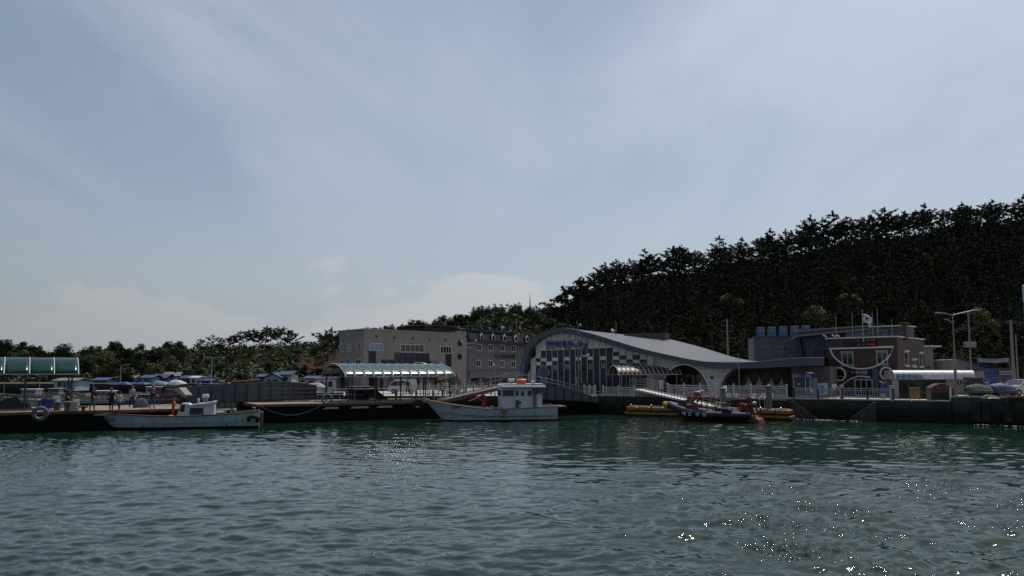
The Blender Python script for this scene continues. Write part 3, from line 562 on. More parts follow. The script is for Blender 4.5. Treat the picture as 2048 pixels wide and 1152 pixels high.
# ---- beige stone-clad hall with round tower windows
def hall():
    A, B, S = at(727, 700, 108), at(932, 700, 124), at(678, 700, 114); P = Plane(A, B, QZ); t = thing('stone_clad_hall', 'three-storey hall clad in beige stone tiles with round windows at its right end', 'building', P.A, P.rz)
    zt = zat(659, 108) - QZ; Lx = P.len; xw = P.px(911, 680)[0]; ztw = P.px(922, 662)[1]
    def H(a, b, c, d): x0, z1 = P.px(a, c); x1, z0 = P.px(b, d); return (x0, x1, z0, z1)
    wins = [H(739, 765, 686, 701), H(801, 848, 688, 705), H(881, 903, 692, 707)]; dk = [H(737.5, 751, 702, 731), H(788.5, 858, 705.5, 731), H(891, 902.5, 708, 742)]
    zg = 3.15; holes = wins + dk
    m = MB(); wall_holes(m, 0, Lx, zg, zt, holes, 0, .25)
    wall_holes(m, 0, Lx, 0, zg, [(1.0, 3.6, 0, 2.2), (4.2, 7.0, 0, 2.2), (7.6, 10.4, 0, 2.2), (11, 14, 0, 2.2)], 0, .3)
    sl = (S - A); sl = Vector((sl.dot(P.d), sl.dot(P.n), 0)); bw = S + S.normalized() * 9; bw = Vector(((bw - A).dot(P.d), (bw - A).dot(P.n), 0)); bk = B + Vector((B.x, B.y, 0)).normalized() * 8; bk = Vector(((bk - A).dot(P.d), (bk - A).dot(P.n), 0))
    for p, q in ((sl, bw), (bw, bk), (bk, Vector((Lx, 0, 0)))): m.add([(p.x, p.y, 0), (q.x, q.y, 0), (q.x, q.y, zt), (p.x, p.y, zt)], [(0, 1, 2, 3)])
    m.add([(0, 0, zt - .05), (Lx, 0, zt - .05), (bk.x, bk.y, zt - .05), (bw.x, bw.y, zt - .05), (sl.x, sl.y, zt - .05)], [(0, 1, 2, 3, 4)])
    m.build('wall', M_beige, t)
    tw = MB(); tw.box(xw, Lx + .002, -.06, 3, zt - .3, ztw); tw.build('tower_top', M_beige, t)
    # side wall in its own plane
    ang = math.atan2(-sl.y, -sl.x); Ls = sl.length; PS = Plane(S, A, QZ)
    def HS(a, b, c, d): x0, z1 = PS.px(a, c); x1, z0 = PS.px(b, d); return (x0, x1, z0, z1)
    sh = [HS(682, 687, 687, 703), HS(714, 721, 684, 701), HS(680, 688, 720, 738), HS(711, 722, 719, 735)]; m = MB(); wall_holes(m, 0, Ls, 0, zt, sh, 0, .2); sub(m.build('side_wall', M_beige, t), sl, ang)
    for h in sh: sub(window(t, h, M_white, M_win, 1 if h[1] - h[0] < .6 else 2), sl, ang)
    for c in ((699, 695.5), (697, 724)):
        x, z = PS.px(*c); r = MB(); r.torus((x, -.02, z), .52, .06); r.box(x - .03, x + .03, -.05, .01, z - .5, z + .5); r.box(x - .5, x - .03, -.05, .01, z - .03, z + .03); r.box(x + .03, x + .5, -.05, .01, z - .03, z + .03)
        ro = sub(r.build('round_window', M_white, t, True), sl, ang); g = MB(); disc(g, x, z, .52, -.03, -.005); g.build('pane', M_win, ro)
    window(t, wins[0], M_white, M_bwin, 3); window(t, wins[1], M_white, M_win, 5); window(t, wins[2], M_white, M_win, 4)
    for h in dk: window(t, h, M_dsteel, M_dglass, max(1, round((h[1] - h[0]) / 1.2)), fw=.05, name='glazing')
    # stepped dark entrance band under the middle glazing
    x0, z1 = P.px(763, 720); x1, _ = P.px(880, 722); m = MB(); m.box(x0, dk[1][0] - .05, -.12, .02, zg + .05, z1); m.box(dk[1][1] + .05, x1, -.12, .02, zg + .05, z1 - .15); m.box(x0, x1, -.12, .02, zg - .25, zg + .05); m.build('dark_band', M_dark, t)
    for c in ((919.5, 687), (919, 713.5)):
        x, z = P.px(*c); r = MB(); r.torus((x, -.03, z), .42, .06); ro = r.build('round_window', M_dsteel, t, True); g = MB(); disc(g, x, z, .42, -.04, -.005); g.build('pane', M_win, ro)
    for c in ((753, 673), (789, 675), (825, 676.5), (859, 678.5), (890, 680)):
        x, z = P.px(*c); MB().bbox(x - .09, x + .09, -.16, .02, z - .14, z + .14).build('wall_lamp', M_dsteel, t)
    cp = MB(); cp.box(-.12, xw - .02, -.1, .35, zt, zt + .14); cp.build('parapet_cap', M_cream, t); cp = MB(); cp.box(0, Ls - .05, -.1, .35, zt, zt + .135); sub(cp.build('parapet_cap', M_cream, t), sl, ang)
    # penthouse with a black curved roof
    x0, x1 = P.px(862, 665)[0], P.px(931, 660)[0]; zp = P.px(895, 652, 1.5)[1]; pts = [(x0 + (x1 + .6 - x0) * q, 1.2, zp + .35 * math.sin(math.pi * (q * .8 + .15)) - .25 - .9 * max(0, q - .75)) for q in [i / 10 for i in range(11)]]
    m = MB(); m.box(x0 + .4, x1 - .8, 1.6, 7, zt - .1, zp - .1); m.strip(pts, [(a, b + 6, c) for a, b, c in pts]); m.strip([(a, b, c - .22) for a, b, c in pts], [(a, b + 6, c - .22) for a, b, c in pts]); m.strip([(a, b, c - .22) for a, b, c in pts], pts); m.build('black_penthouse', M_dark, t)
    # ground floor shops
    for i, (a, b) in enumerate(((1.0, 3.6), (4.2, 7.0), (7.6, 10.4), (11, 14))):
        f = MB(); f.box(a, b, .3, .36, 0, 2.2); f.build('shop_glass', M_win, t); s = MB(); s.bbox(a - .1, b + .1, -.14, -.02, 2.28, 2.98); so_ = s.build('sign_board', M_lblue if i % 2 else M_cream, t); s = MB(); s.box(a + .3, b - .3, -.165, -.145, 2.45, 2.8); s.build('lettering_band', M_blue, so_)
        aw = MB(); aw.prism([(a - .1, -.05, 2.25), (a - .1, -1.0, 1.75), (a - .1, -1.0, 1.6), (a - .1, -.05, 2.15)], (b - a + .2, 0, 0)); aw.build('awning', M_red if i == 3 else M_blue, t)
    return t
hall()

# ---- grey inn with mansard dormers
def inn():
    A, B = at(936, 700, 126), at(1064, 700, 147); P = Plane(A, B, QZ); t = thing('mansard_inn', 'dark grey tiled inn with five white arched dormers in a steep mansard roof', 'building', P.A, P.rz)
    Lx = P.len; ze = P.px(960, 687)[1]; zt = zat(660, 126) - QZ; sbk = .55
    def H(a, b, c, d): x0, z1 = P.px(a, c); x1, z0 = P.px(b, d); return (x0, x1, z0, z1)
    r1 = [H(c - 4.6, c + 4.6, 688 + k * .9, 701 + k * .9) for k, c in enumerate((958.2, 981.5, 1004.6, 1027, 1050))]
    r2 = [H(c - 4.6, c + 4.6, 720 + k * .6, 733 + k * .6) for k, c in enumerate((957, 981, 1004, 1026.5))]
    zg = 2.9; m = MB(); wall_holes(m, 0, Lx, 0, ze, r1 + r2 + [(1 + 3.4 * i, 3.8 + 3.4 * i, 0, 2.1) for i in range(int(Lx / 3.6))], 0, .2)
    m.add([(0, 0, 0), (0, 9, 0), (0, 9, ze), (0, 0, ze)], [(0, 1, 2, 3)]); m.add([(Lx, 0, 0), (Lx, 9, 0), (Lx, 9, ze), (Lx, 0, ze)], [(0, 1, 2, 3)]); m.build('wall', M_grey, t)
    for h in r1 + r2: window(t, h, M_white, M_win, 2)
    for h in r1: hd = MB(); hd.bbox(h[0] - .08, h[1] + .35, -.22, .04, h[3] + .05, h[3] + .28, .02); hd.build('window_hood', M_cream, t)
    ev = MB(); ev.box(-.3, Lx + .3, -.45, .3, ze - .02, ze + .55); ev.build('eave', M_dark, t)
    m = MB(); z0 = ze + .5; rf = [(-.2, -.35, z0), (Lx + .2, -.35, z0), (Lx + .2, 9.3, z0), (-.2, 9.3, z0)]; rt = [(.5, sbk, zt), (Lx - .5, sbk, zt), (Lx - .5, 8, zt), (.5, 8, zt)]
    m.add(rf + rt, [(0, 1, 5, 4), (1, 2, 6, 5), (2, 3, 7, 6), (3, 0, 4, 7), (4, 5, 6, 7)]); m.build('mansard_roof', mat('slate_tiles', (0.016, 0.018, 0.026), 0.8, var=.2, scale=3, spec=.1), t)
    rd = MB(); rd.box(.3, Lx * .74, sbk - .25, sbk + .3, zt - .05, zt + .16); rd.prism([(.3, sbk - .2, zt + .1), (.3, 8, zt + .9), (.3, 8, zt + .1)], (Lx * .72, 0, 0)); rd.build('blue_ridge_roof', M_blueroof, t)
    for k, c in enumerate((958.7, 982, 1005, 1027.8, 1050.6)):
        x, zb = P.px(c, 682 + k * .6); _, zp = P.px(c, 665.5 + k * 1.3); wd = .50 + .025 * k; zs = zb + (zp - zb) * .58; d = MB()
        prof_ = [(x - wd, zb), (x + wd, zb), (x + wd, zs), (x, zp), (x - wd, zs)]; d.prism([(a, -.42, b) for a, b in prof_], (0, .10, 0)); dr = d.build('dormer', M_white, t); db = MB(); db.prism([(x + (a - x) * .97, -.318, zb + (b - zb) * .98) for a, b in prof_], (0, 1.5, 0)); db.build('dormer_cheeks', mat('slate_tiles', (0.085, 0.088, 0.10)), dr)
        pr = [(x - wd + .13, zb + .12), (x + wd - .13, zb + .12), (x + wd - .13, zs - .04), (x, zp - .2), (x - wd + .13, zs - .04)]; g = MB(); g.prism([(a, -.445, b) for a, b in pr], (0, .02, 0)); g.build('pane', M_win, dr)
    x, z = P.px(1010, 713); x0 = P.px(989, 713)[0]; x1 = P.px(1029, 713)[0]; lettering('노스테르모텔', .9, M_dark, t, (x, -.05, z), width=x1 - x0, height=.72)
    b0 = P.px(945, 742)[1]; b1 = P.px(945, 756)[1]; sb = MB(); sb.bbox(.3, Lx - .2, -.16, -.02, b1, b0); so_ = sb.build('sign_band', M_bgrey, t)
    x = P.px(1012, 746)[0]; lettering('노스테르 모텔', .6, M_cream, so_, (x, -.18, b0 - .5), width=3.0, height=.42)
    for i in range(int(Lx / 3.6)): MB().box(1 + 3.4 * i, 3.8 + 3.4 * i, .18, .24, 0, 2.1).build('shop_glass', M_win, t)
    ds = MB(); ds.lathe([(0, -.06), (.25, -.02), (.42, .12)], 14, (0, 0, 0), 'y'); o = ds.build('roof_dish', M_white, t, True); x, z = P.px(1003, 656, 1); o.location = (x, .8, z); o.rotation_euler = (0, 0, R(20)); MB().tube([(x, .9, zt), (x, .9, z)], .03).build('dish_mast', M_steel, t)
inn()

# ---- arch-roofed terminal
def terminal():
    A = at(1045, 700, 100); ang = R(-28); B = A + Vector((math.cos(ang), math.sin(ang), 0)) * 40; P = Plane(A, B, QZ)
    t = thing('ferry_terminal', 'white terminal hall with a swooping slate-edged arch roof and numbered glass bays', 'building', P.A, P.rz)
    fo = [(1047, 786), (1047.5, 745), (1053, 715), (1062, 690), (1071, 678), (1082, 669.5), (1103, 661), (1124, 657), (1149, 658), (1187, 667), (1228, 679), (1270, 692), (1312, 703), (1360, 713.5), (1388, 719), (1421, 723.5), (1469, 724.5), (1519, 723.5), (1580, 717), (1652, 715)]
    fi = [(1055.5, 786), (1056.5, 746), (1062, 719), (1070, 697), (1078, 687), (1088, 679), (1106, 671), (1125, 667.5), (1147, 668.5), (1182, 677), (1223, 689), (1265, 701.5), (1308, 712), (1356, 722.5), (1386, 728), (1421, 736), (1469, 737), (1519, 736.5), (1580, 733), (1652, 731)]
    bo = [None] * 8 + [(1166, 661), (1203, 664.5), (1240, 668.5), (1290, 673.5), (1332, 677.5), (1365, 685), (1407, 696), (1448, 709), (1476, 716.5), (1519, 723), (1580, 717), (1652, 715)]
    O = [P.px(*p) for p in fo]; I = [P.px(*p) for p in fi]; dep = 15.0
    Bk = [(o[0], o[1] - .15) if b is None else P.px(*b, off=dep) for o, b in zip(O, bo)]
    Bk = [(x, max(z, .2)) for x, z in Bk]; O[0] = (O[0][0], 0); I[0] = (I[0][0], 0)
    def res(c, n=4):   # smooth the profile
        o = []
        for i in range(len(c) - 1):
            p0, p1, p2, p3 = c[max(i - 1, 0)], c[i], c[i + 1], c[min(i + 2, len(c) - 1)]
            for k in range(n):
                u = k / n; o.append(tuple(.5 * (2 * p1[j] + (p2[j] - p0[j]) * u + (2 * p0[j] - 5 * p1[j] + 4 * p2[j] - p3[j]) * u * u + (3 * p1[j] - p0[j] - 3 * p2[j] + p3[j]) * u ** 3) for j in (0, 1)))
        return o + [c[-1]]
    Os, Is, Bs = res(O), res(I), res(Bk); yf = -1.1
    m = MB(); m.strip([(x, yf, z) for x, z in Os], [(x, yf, z) for x, z in Is]); m.strip([(x, yf, z) for x, z in Is], [(x, .3, z) for x, z in Is]); m.strip([(x, yf, z) for x, z in Os], [(x, yf + .25, z + .02) for x, z in Os]); m.build('roof_fascia', M_fascia, t, True)
    rows = []
    for q in range(9):
        u = q / 8; rows.append([(a[0] + (b[0] - a[0]) * u, yf + .25 + (dep - yf - .25) * u, a[1] + .02 + (b[1] - a[1]) * u) for a, b in zip(Os, Bs)])
    rf = MB().grid(rows).build('roof', M_roofg, t, True)
    sm_ = MB()
    for k in range(26, len(Os) - 1): sm_.tube([(rows[q][k][0], rows[q][k][1], rows[q][k][2] + .003) for q in range(9)], .006, 4, False)
    s_ = sm_.build('standing_seam', M_roofg, rf); s_['kind'] = 'stuff'
    def ztop(x): return float(np.interp(x, [p[0] for p in Is[8:]], [p[1] for p in Is[8:]])) if x > Is[8][0] else float(np.interp(x, [p[0] for p in sorted(Is[:9])], [p[1] for p in sorted(Is[:9])]))
    # glazed and panelled bays
    edges = [1056, 1061, 1071.5, 1082, 1093, 1104.5, 1116, 1128, 1140, 1151.5, 1163, 1175, 1187, 1200, 1213, 1226, 1239, 1253, 1265.5, 1280, 1294, 1308]
    pat = {2: [717, 724, 731], 3: [701.5, 716, 723], 4: [701, 723, 731], 5: [700.5, 715, 722], 6: [700], 7: [699.5, 714, 721], 8: [699], 9: [698.5, 713.5, 720.5], 10: [698], 11: [697.5, 713, 720], 12: [697], 13: [696.5, 712.5, 720], 14: [696], 15: [704, 712, 720], 16: [711, 719, 727], 17: [719, 727, 734], 18: [710, 719, 727], 19: [719, 727, 735]}
    zz = lambda c, py: P.px((edges[c] + edges[c + 1]) / 2, py)[1]
    xs = [P.px(e, 735)[0] for e in edges]
    def cell(c, z0, z1, kind):
        a, b = xs[c] + .024, xs[c + 1] - .024; ta, tb = ztop(a) + .1, ztop(b) + .1
        if z0 > min(ta, tb) - .05: return
        za, zb = min(z1, ta), min(z1, tb); y0, y1 = (-.03 + .006 * rng.random(), .10) if kind == 'panel' else (.05, .09); g = .012
        MB().prism([(a, y0, z0 + g), (b, y0, z0 + g), (b, y0, zb - g), (a, y0, za - g)], (0, y1 - y0, 0)).build(kind, M_panel if kind == 'panel' else M_dglass, t)
    for c in range(len(edges) - 1):
        br = pat.get(c); hi = max(ztop(xs[c]), ztop(xs[c + 1])) + .1; segs = []
        if br is None: segs = [(0, hi, 'panel')]
        else:
            zs = [zz(c, q) for q in br]; segs = [(zs[0], hi, 'panel')]
            if len(zs) == 1: segs.append((0, zs[0], 'pane'))
            else: segs += [(zs[1], zs[0], 'pane'), (zs[2], zs[1], 'panel'), (0, zs[2], 'pane')]
        for z0, z1, k in segs:
            st = 1.02 if k == 'panel' else 2.2; n = max(1, round((z1 - z0) / st))
            for i in range(n): cell(c, z0 + (z1 - z0) * i / n, z0 + (z1 - z0) * (i + 1) / n, k)
    for c, x in enumerate(xs):
        up = zz(min(c, 20), pat[c][0]) if c in pat else 3.2; m = MB(); m.box(x - .038, x + .038, -.06, .12, 0, min(up, ztop(x))); m.build('mullion', mat('mullion_grey', (.42, .42, .43), .5) if 2 <= c else M_dsteel, t)
        if ztop(x) > up + .1: MB().box(x - .022, x + .022, -.04, .12, up + .004, ztop(x)).build('joint_rib', M_dsteel, t)
    # bay numbers
    for k, (px, py) in enumerate([(1111.5, 734.5), (1135, 734), (1160.5, 733.8), (1183, 733.3), (1207.5, 731.5), (1233, 730), (1261, 730), (1288, 730)]):
        x, z = P.px(px, py); b = MB().bbox(x - .24, x + .24, -.14, -.08, z - .27, z + .27, .01).build('bay_number', M_cream, t); lettering(str(k + 1), .5, M_dark, b, (x, -.15, z), height=.36, extr=.006)
    # blue diamond emblem
    x, z = P.px(1088, 745.5); m = MB(); w_, h_ = .86, 1.03; m.prism([(x - w_, -.16, z), (x, -.16, z - h_), (x + w_, -.16, z), (x, -.16, z + h_)], (0, .08, 0)); dm = m.build('diamond_sign', M_steel, t); w_, h_ = .78, .94; m = MB(); m.prism([(x - w_, -.18, z), (x, -.18, z - h_), (x + w_, -.18, z), (x, -.18, z + h_)], (0, .018, 0)); m.build('diamond_face', mat('diamond_blue', (0.03, 0.055, 0.16), .4, var=.3), dm)
    x0 = P.px(1093, 690)[0]; x1 = P.px(1175, 690)[0]; z = P.px(1134, 690)[1]; lettering('연안여객선터미널', 1.0, mat('sign_violet', (0.075, 0.075, 0.19), .45), t, ((x0 + x1) / 2, -.16, z), width=x1 - x0, height=1.0, extr=.06)
    # white wall with the two arches
    m = MB(); ax, az = P.px(1369, 786); ar = P.px(1420, 786)[0] - ax; top_r = P.px(1369, 728.5)[1]; px0, px1 = xs[-1], P.px(1492, 738)[0]; a2 = P.px(1440, 780)[0]; n = 90; low = []
    for i in range(n + 1):
        x = px0 + (px1 - px0) * i / n; z0 = 0
        if abs(x - ax) < ar: z0 = top_r * math.sqrt(max(0, 1 - ((x - ax) / ar) ** 2))
        if x > a2: q = (x - a2) / (px1 - a2); z0 = max(z0, (ztop(px1) + .15) * math.sin(math.acos(1 - q)) if q < 1 else 99)
        low.append((x, min(z0, ztop(x) + .2)))
    m.strip([(x, 0, z) for x, z in low], [(x, 0, ztop(x) + .2) for x, _ in low]); m.strip([(x, 0, z) for x, z in low], [(x, .9, z) for x, z in low]); m.build('arch_wall', tiled('white_wall_tiles', (0.50, 0.50, 0.51), (.55, .55, .57), 1.35, .95, off=0, jw=.025), t)
    rim = MB(); rim.tube([(x, -.03, z) for x, z in low if abs(x - ax) < ar * .999], .10, 6, False); rim.build('arch_rim', M_panel, t)
    rim = MB(); rim.tube([(x, -.03, z) for x, z in low if a2 < x < px1 * .995], .10, 6, False); rim.build('arch_rim', M_fascia, t)
    x, z = P.px(1423.5, 755); b = MB(); disc(b, x, z, .19, -.04, 0); b.build('blue_roundel', M_blue, t)
    # depths behind the arches
    m = MB(); m.box(ax - ar - .3, ax + ar + .3, 3.2, 3.3, 0, 3.35); m.build('arch_back_wall', M_dark, t)
    for k in range(4): x = ax - ar * .7 + k * ar * .42; window(t, (x, x + ar * .38, .1, 2.3), M_dsteel, M_win, 1, y=3.05, name='door')
    x, z = P.px(1408, 764, 3); MB().bbox(x - .35, x + .35, 2.9, 3.0, z - .4, z + .3).build('lit_notice', mat('pale_green_notice', (.25, .36, .33), .5), t)
    xr0, xr1 = a2 - .3, P.px(1600, 740)[0]; m = MB(); m.box(xr0, xr1 + 1, 4.0, 4.1, 0, 3.0); m.build('recess_wall', mat('taupe_render', (.085, .076, .070), .8, var=.15), t)
    for px in (1489.5, 1511, 1532.5, 1554.5):
        x, z = P.px(px, 753, 4); g = MB(); disc(g, x, z, .48, 3.92, 3.99); g.build('round_window', M_dglass, t)
    xq = P.px(1583, 740)[0]; xe = P.px(1660, 740)[0]; m = MB(); m.box(xq, xe, -.05, 5, 0, P.px(1600, 733)[1]); m.build('end_wall', mat('taupe_render', (.14, .125, .115)), t)
    # hall body so that it is a solid building
    m = MB(); m.box(.6, xs[-1], .13, dep - .3, 0, 3.5); m.build('hall_body', M_dark, t)
    # roof furniture
    x, z = P.px(1232, 657, 9); MB().tube([(x, 9, z - 2), (x, 9, z + .8)], .035).build('roof_mast', M_steel, t); ds = MB(); ds.lathe([(0, 0), (.16, .03), (.26, .1)], 14, (0, 0, 0), 'y'); o = ds.build('roof_dish', M_white, t, True); o.location = (x - .3, 8.8, z - .25); o.rotation_euler = (R(-20), 0, R(55))
    x0, z0 = P.px(1250, 669, 13); x1, z1 = P.px(1332, 678, 13); MB().box(x0, x1, 12.6, 14.4, z1 - 2, z0 + .1).build('roof_plant_screen', mat('dull_screen', (.09, .09, .085), .7), t)
    return P
TP = terminal()

# ---- blue-grey building with boxed letters on its roof
def letter_house():
    P = Plane(at(1508, 700, 105), at(1600, 700, 104), QZ); t = thing('letter_box_building', 'blue-grey two-storey building carrying five pale blue letter boxes on its flat roof', 'building', P.A, P.rz)
    zt = P.px(1550, 674)[1]; hs = []
    for a, b in ((1523, 1537), (1560, 1574.5)): x0, z1 = P.px(a, 692); x1, z0 = P.px(b, 704.5); hs.append((x0, x1, z0, z1))
    m = MB(); wall_holes(m, 0, P.len, 0, zt, hs, 0, .15); m.box(0, P.len, .02 + .2, 8, 0, zt - .01); m.build('wall', tiled('blue_grey_siding', (.105, .122, .155), (.8, .8, .8), 30, .28, off=0, jw=.015), t)
    for h in hs: window(t, h, M_cream, M_win, 2)
    MB().box(-.08, P.len + .08, -.1, .25, zt, zt + .12).build('parapet_cap', M_bgrey, t)
    for k, (px, ch) in enumerate(zip((1522, 1544, 1567, 1590, 1612), '이시다미도')):
        x, z0 = P.px(px, 672, .5); _, z1 = P.px(px, 655 - k * .9, .5); b = MB(); b.bbox(x - .48, x + .48, .4, .75, z0 + .02, z1, .02); bo_ = b.build('letter_box', M_lblue, t)
        lg = MB(); lg.box(x - .4, x - .35, .5, .55, zt, z0 + .03); lg.box(x + .35, x + .4, .5, .55, zt, z0 + .03); lg.box(x + .5, x + .54, 1.2, 1.25, zt, z0 + .4); lg.build('box_leg', M_steel, bo_); lettering(ch, .7, mat('letter_white', (.28, .38, .5), .5), bo_, (x, .385, (z0 + z1) / 2 + .12), height=.55, width=.55)
letter_house()

# ---- building with the big beige canted roof
def canted():
    P = Plane(at(1590, 700, 100), at(1736, 700, 95), QZ); t = thing('canted_roof_building', 'blue-grey building under a thick beige-edged canted roof behind the brick police post', 'building', P.A, P.rz)
    zt = P.px(1640, 674)[1]; x0 = P.px(1596, 690)[0]; hs = []; xa, za = P.px(1627, 699.5); xb, zb = P.px(1690, 718.5); m = MB(); wall_holes(m, x0, P.len, 0, zt + 1, [(xa, xb, zb, za)], 0, .3); m.box(x0, P.len, .35, 7, 0, zt + .9); m.build('wall', M_bgrey, t); window(t, (xa, xb, zb, za), M_dsteel, M_dglass, 3)
    # leaning dark pier at its left corner
    m = MB(); m.prism([(x0 - .2, -.5, zt), (x0 + .35, -.5, zt), (x0 + .75, -.5, P.px(1600, 716)[1]), (x0 + .1, -.5, P.px(1600, 716)[1])], (0, .45, 0)); m.build('leaning_pier', M_navy, t)
    y0 = -1.2; pts = [P.px(*p, off=y0) for p in ((1583, 678.5), (1593, 672), (1655, 666.5), (1740, 658))]; up = [P.px(*p, off=y0) for p in ((1591, 663.5), (1592.5, 663), (1655, 657.5), (1740, 651.5))]
    m = MB(); m.strip([(x, y0, z) for x, z in pts[1:]], [(x, y0, z) for x, z in up[1:]]); m.strip([(x, y0, z) for x, z in up[1:]], [(x, 7, z + .1) for x, z in up[1:]]); m.strip([(x, y0, z) for x, z in pts[1:]], [(x, 7, z) for x, z in pts[1:]]); m.add([(pts[1][0], y0, pts[1][1]), (up[1][0], y0, up[1][1]), (up[1][0], 7, up[1][1] + .1), (pts[1][0], 7, pts[1][1])], [(0, 1, 2, 3)]); rf = m.build('roof', M_bgrey, t)
    m = MB(); m.tube([(x, y0 - .03, z) for x, z in pts], .13, 4); m.tube([(x, y0 - .03, z) for x, z in up], .12, 4); m.build('roof_edge', mat('beige_metal', (.26, .23, .19), .55), rf)
    x, z = P.px(1643, 687); lettering('지', 1.0, M_blue, t, (x, -.06, z), width=.75, height=.85)
    xs0 = P.px(1697, 668)[0]; m = MB(); m.box(xs0, P.len + 2.5, -1.0, 3, zt - .3, P.px(1720, 661)[1]); m.build('roof_box', mat('lilac_render', (.2, .2, .23), .6), t)
canted()
# ---- brick police post
def police():
    A, C, D = at(1655, 700, 92), at(1795, 700, 86), at(1848, 700, 94.5); P = Plane(A, C, QZ); t = thing('brick_police_post', 'two-storey dark brick police post with white smile-shaped mouldings and red display', 'building', P.A, P.rz)
    zt = zat(674.5, 86) - QZ; Lx = P.len; PS = Plane(C, D, QZ); sl = Vector(((C - A).dot(P.d), (C - A).dot(P.n), 0)); sa = PS.rz - P.rz
    def H(Q, a, b, c, d): x0, z1 = Q.px(a, c); x1, z0 = Q.px(b, d); return (x0, x1, z0, z1)
    wn = [H(P, 1683.5, 1707, 706, 730), H(P, 1753, 1776, 704, 728)]; dr = H(P, 1709, 1746, 758.5, 785); dr = (dr[0], dr[1], .05, dr[3])
    m = MB(); wall_holes(m, 0, Lx, 0, zt, wn + [dr], 0, .2); Dl = Vector(((D - A).dot(P.d), (D - A).dot(P.n), 0)); Bk = Vector((Dl.x - Lx, Dl.y + 2, 0)); m.add([(0, 0, 0), (Bk.x, Bk.y, 0), (Bk.x, Bk.y, zt), (0, 0, zt)], [(0, 1, 2, 3)]); m.add([(0, 0, zt - .1), (Lx, 0, zt - .1), (Dl.x, Dl.y, zt - .1), (Bk.x, Bk.y, zt - .1)], [(0, 1, 2, 3)]); m.build('wall', M_brick, t)
    sw = [H(PS, 1808, 1817, 704, 730), H(PS, 1823.5, 1831, 720.5, 731), H(PS, 1838, 1845, 707, 732)]; m = MB(); wall_holes(m, 0, PS.len, 0, zt, sw, 0, .15); sub(m.build('side_wall', M_brick, t), sl, sa)
    for h in sw:
        sub(window(t, h, M_white, M_win, 1), sl, sa)
        s = MB(); s.bbox(h[0] - .2, h[1] + .2, -.16, .02, h[3] + .02, h[3] + .2, .02); s.bbox(h[0] - .2, h[1] + .2, -.14, .02, h[2] - .2, h[2] - .04, .02); sub(s.build('window_surround', M_white, t), sl, sa)
    for h in wn:
        window(t, h, M_white, glass('green_glass', (.03, .045, .045)), 2); s = MB(); s.bbox(h[0] - .12, h[1] + .12, -.12, .02, h[3] + .02, h[3] + .18, .02); s.bbox(h[0] - .1, h[1] + .1, -.1, .02, h[2] - .16, h[2] - .02, .02); s.build('window_surround', M_cream, t)
    window(t, dr, M_white, M_win, 3, fw=.09, name='entrance_door')
    cp = MB(); cp.bbox(-.15, Lx + .1, -.18, .4, zt, zt + .13, .02); cp.build('parapet_cap', M_white, t); cp = MB(); cp.bbox(.05, PS.len, -.16, .4, zt, zt + .128, .02); sub(cp.build('parapet_cap', M_white, t), sl, sa)
    Mm = mat('white_trim', (.70, .70, .70), .5, var=.06); r_ = .085
    L0, R0 = P.px(1660.5, 697.5), P.px(1787, 693.5); bm = P.px(1722, 738); cx = (L0[0] + R0[0]) / 2; arc = []
    for i in range(25):
        q = i / 24; x = L0[0] + (R0[0] - L0[0]) * q; u = (q - .5) * 2; zc = L0[1] + (R0[1] - L0[1]) * q; arc.append((x, -.05, zc - (zc - bm[1]) * (1 - abs(u) ** 2.0) ** .62))
    m = MB(); m.tube(arc, r_ * 1.15, 6); m.bar((L0[0] - .05, -.05, L0[1]), (R0[0] + .05, -.05, R0[1]), .14, .18); m.build('smile_moulding', Mm, t, True)
    for c in ((1679.3, 748.5), (1773, 747)):
        x, z = P.px(*c); x2 = P.px(c[0] + 12, c[1])[0]; rr = (x2 - x) * .98; o = MB(); o.torus((x, -.04, z), rr, .1, 'y', 28); ro = o.build('round_window', Mm, t, True); g = MB(); disc(g, x, z, rr, -.03, -.006); g.build('pane', M_win, ro); MB().box(x - rr + .05, x + rr - .05, -.06, -.035, z - .28, z - .2).build('transom', M_cream, ro)
    e0, e1, tp = P.px(1681, 773), P.px(1781, 777), P.px(1726, 752.5); ar = []
    for i in range(25): q = i / 24; u = (q - .45) / (.45 if q < .45 else .55); ar.append((e0[0] + (e1[0] - e0[0]) * q, -.05, tp[1] - (tp[1] - e0[1]) * abs(u) ** 1.9))
    m = MB(); m.tube(ar[:16], .085, 6); m.build('arch_moulding', Mm, t, True); m = MB(); m.tube(ar[19:], .085, 6); m.build('arch_moulding', Mm, t, True)
    pc = P.px(1753, 770)[0]; MB().bbox(pc - .28, pc + .35, -.25, -.01, 0, tp[1] + .75).build('pier', M_bgrey, t)
    x0, z1 = P.px(1690.5, 678); x1, z0 = P.px(1754, 692.5); led = MB().bbox(x0, x1, -.22, -.01, z0, z1, .02).build('display_board', M_dark, t)
    ML = emit('red_led', (1, .03, .03), .32); W = x1 - x0
    for row, spans in ((.74, ((.41, .50), (.62, .68), (.73, .79), (.85, .98))), (.24, ((.44, .49), (.61, .66), (.74, .80), (.83, .99)))):
        mm = MB(); zc = z0 + (z1 - z0) * row
        for a, b in spans:
            k = a
            while k < b - .012:
                h = rng.uniform(.03, .09); mm.box(x0 + W * k, x0 + W * (k + .007), -.235, -.222, zc - h, zc + h); mm.box(x0 + W * k, x0 + W * (k + .020), -.235, -.222, zc - .015, zc + .015); k += .026
        o = mm.build('led_text', ML, led); o['kind'] = 'stuff'
    xa, z1 = P.px(1699, 739.5); xb, z0 = P.px(1748, 749.5); sg = MB().bbox(xa, xb, -.16, -.01, z0, z1, .01).build('name_sign', M_navy, t); x, z = P.px(1724, 745); lettering('해양경찰', .5, M_white, sg, (x, -.17, z), width=1.35, height=.36, extr=.005)
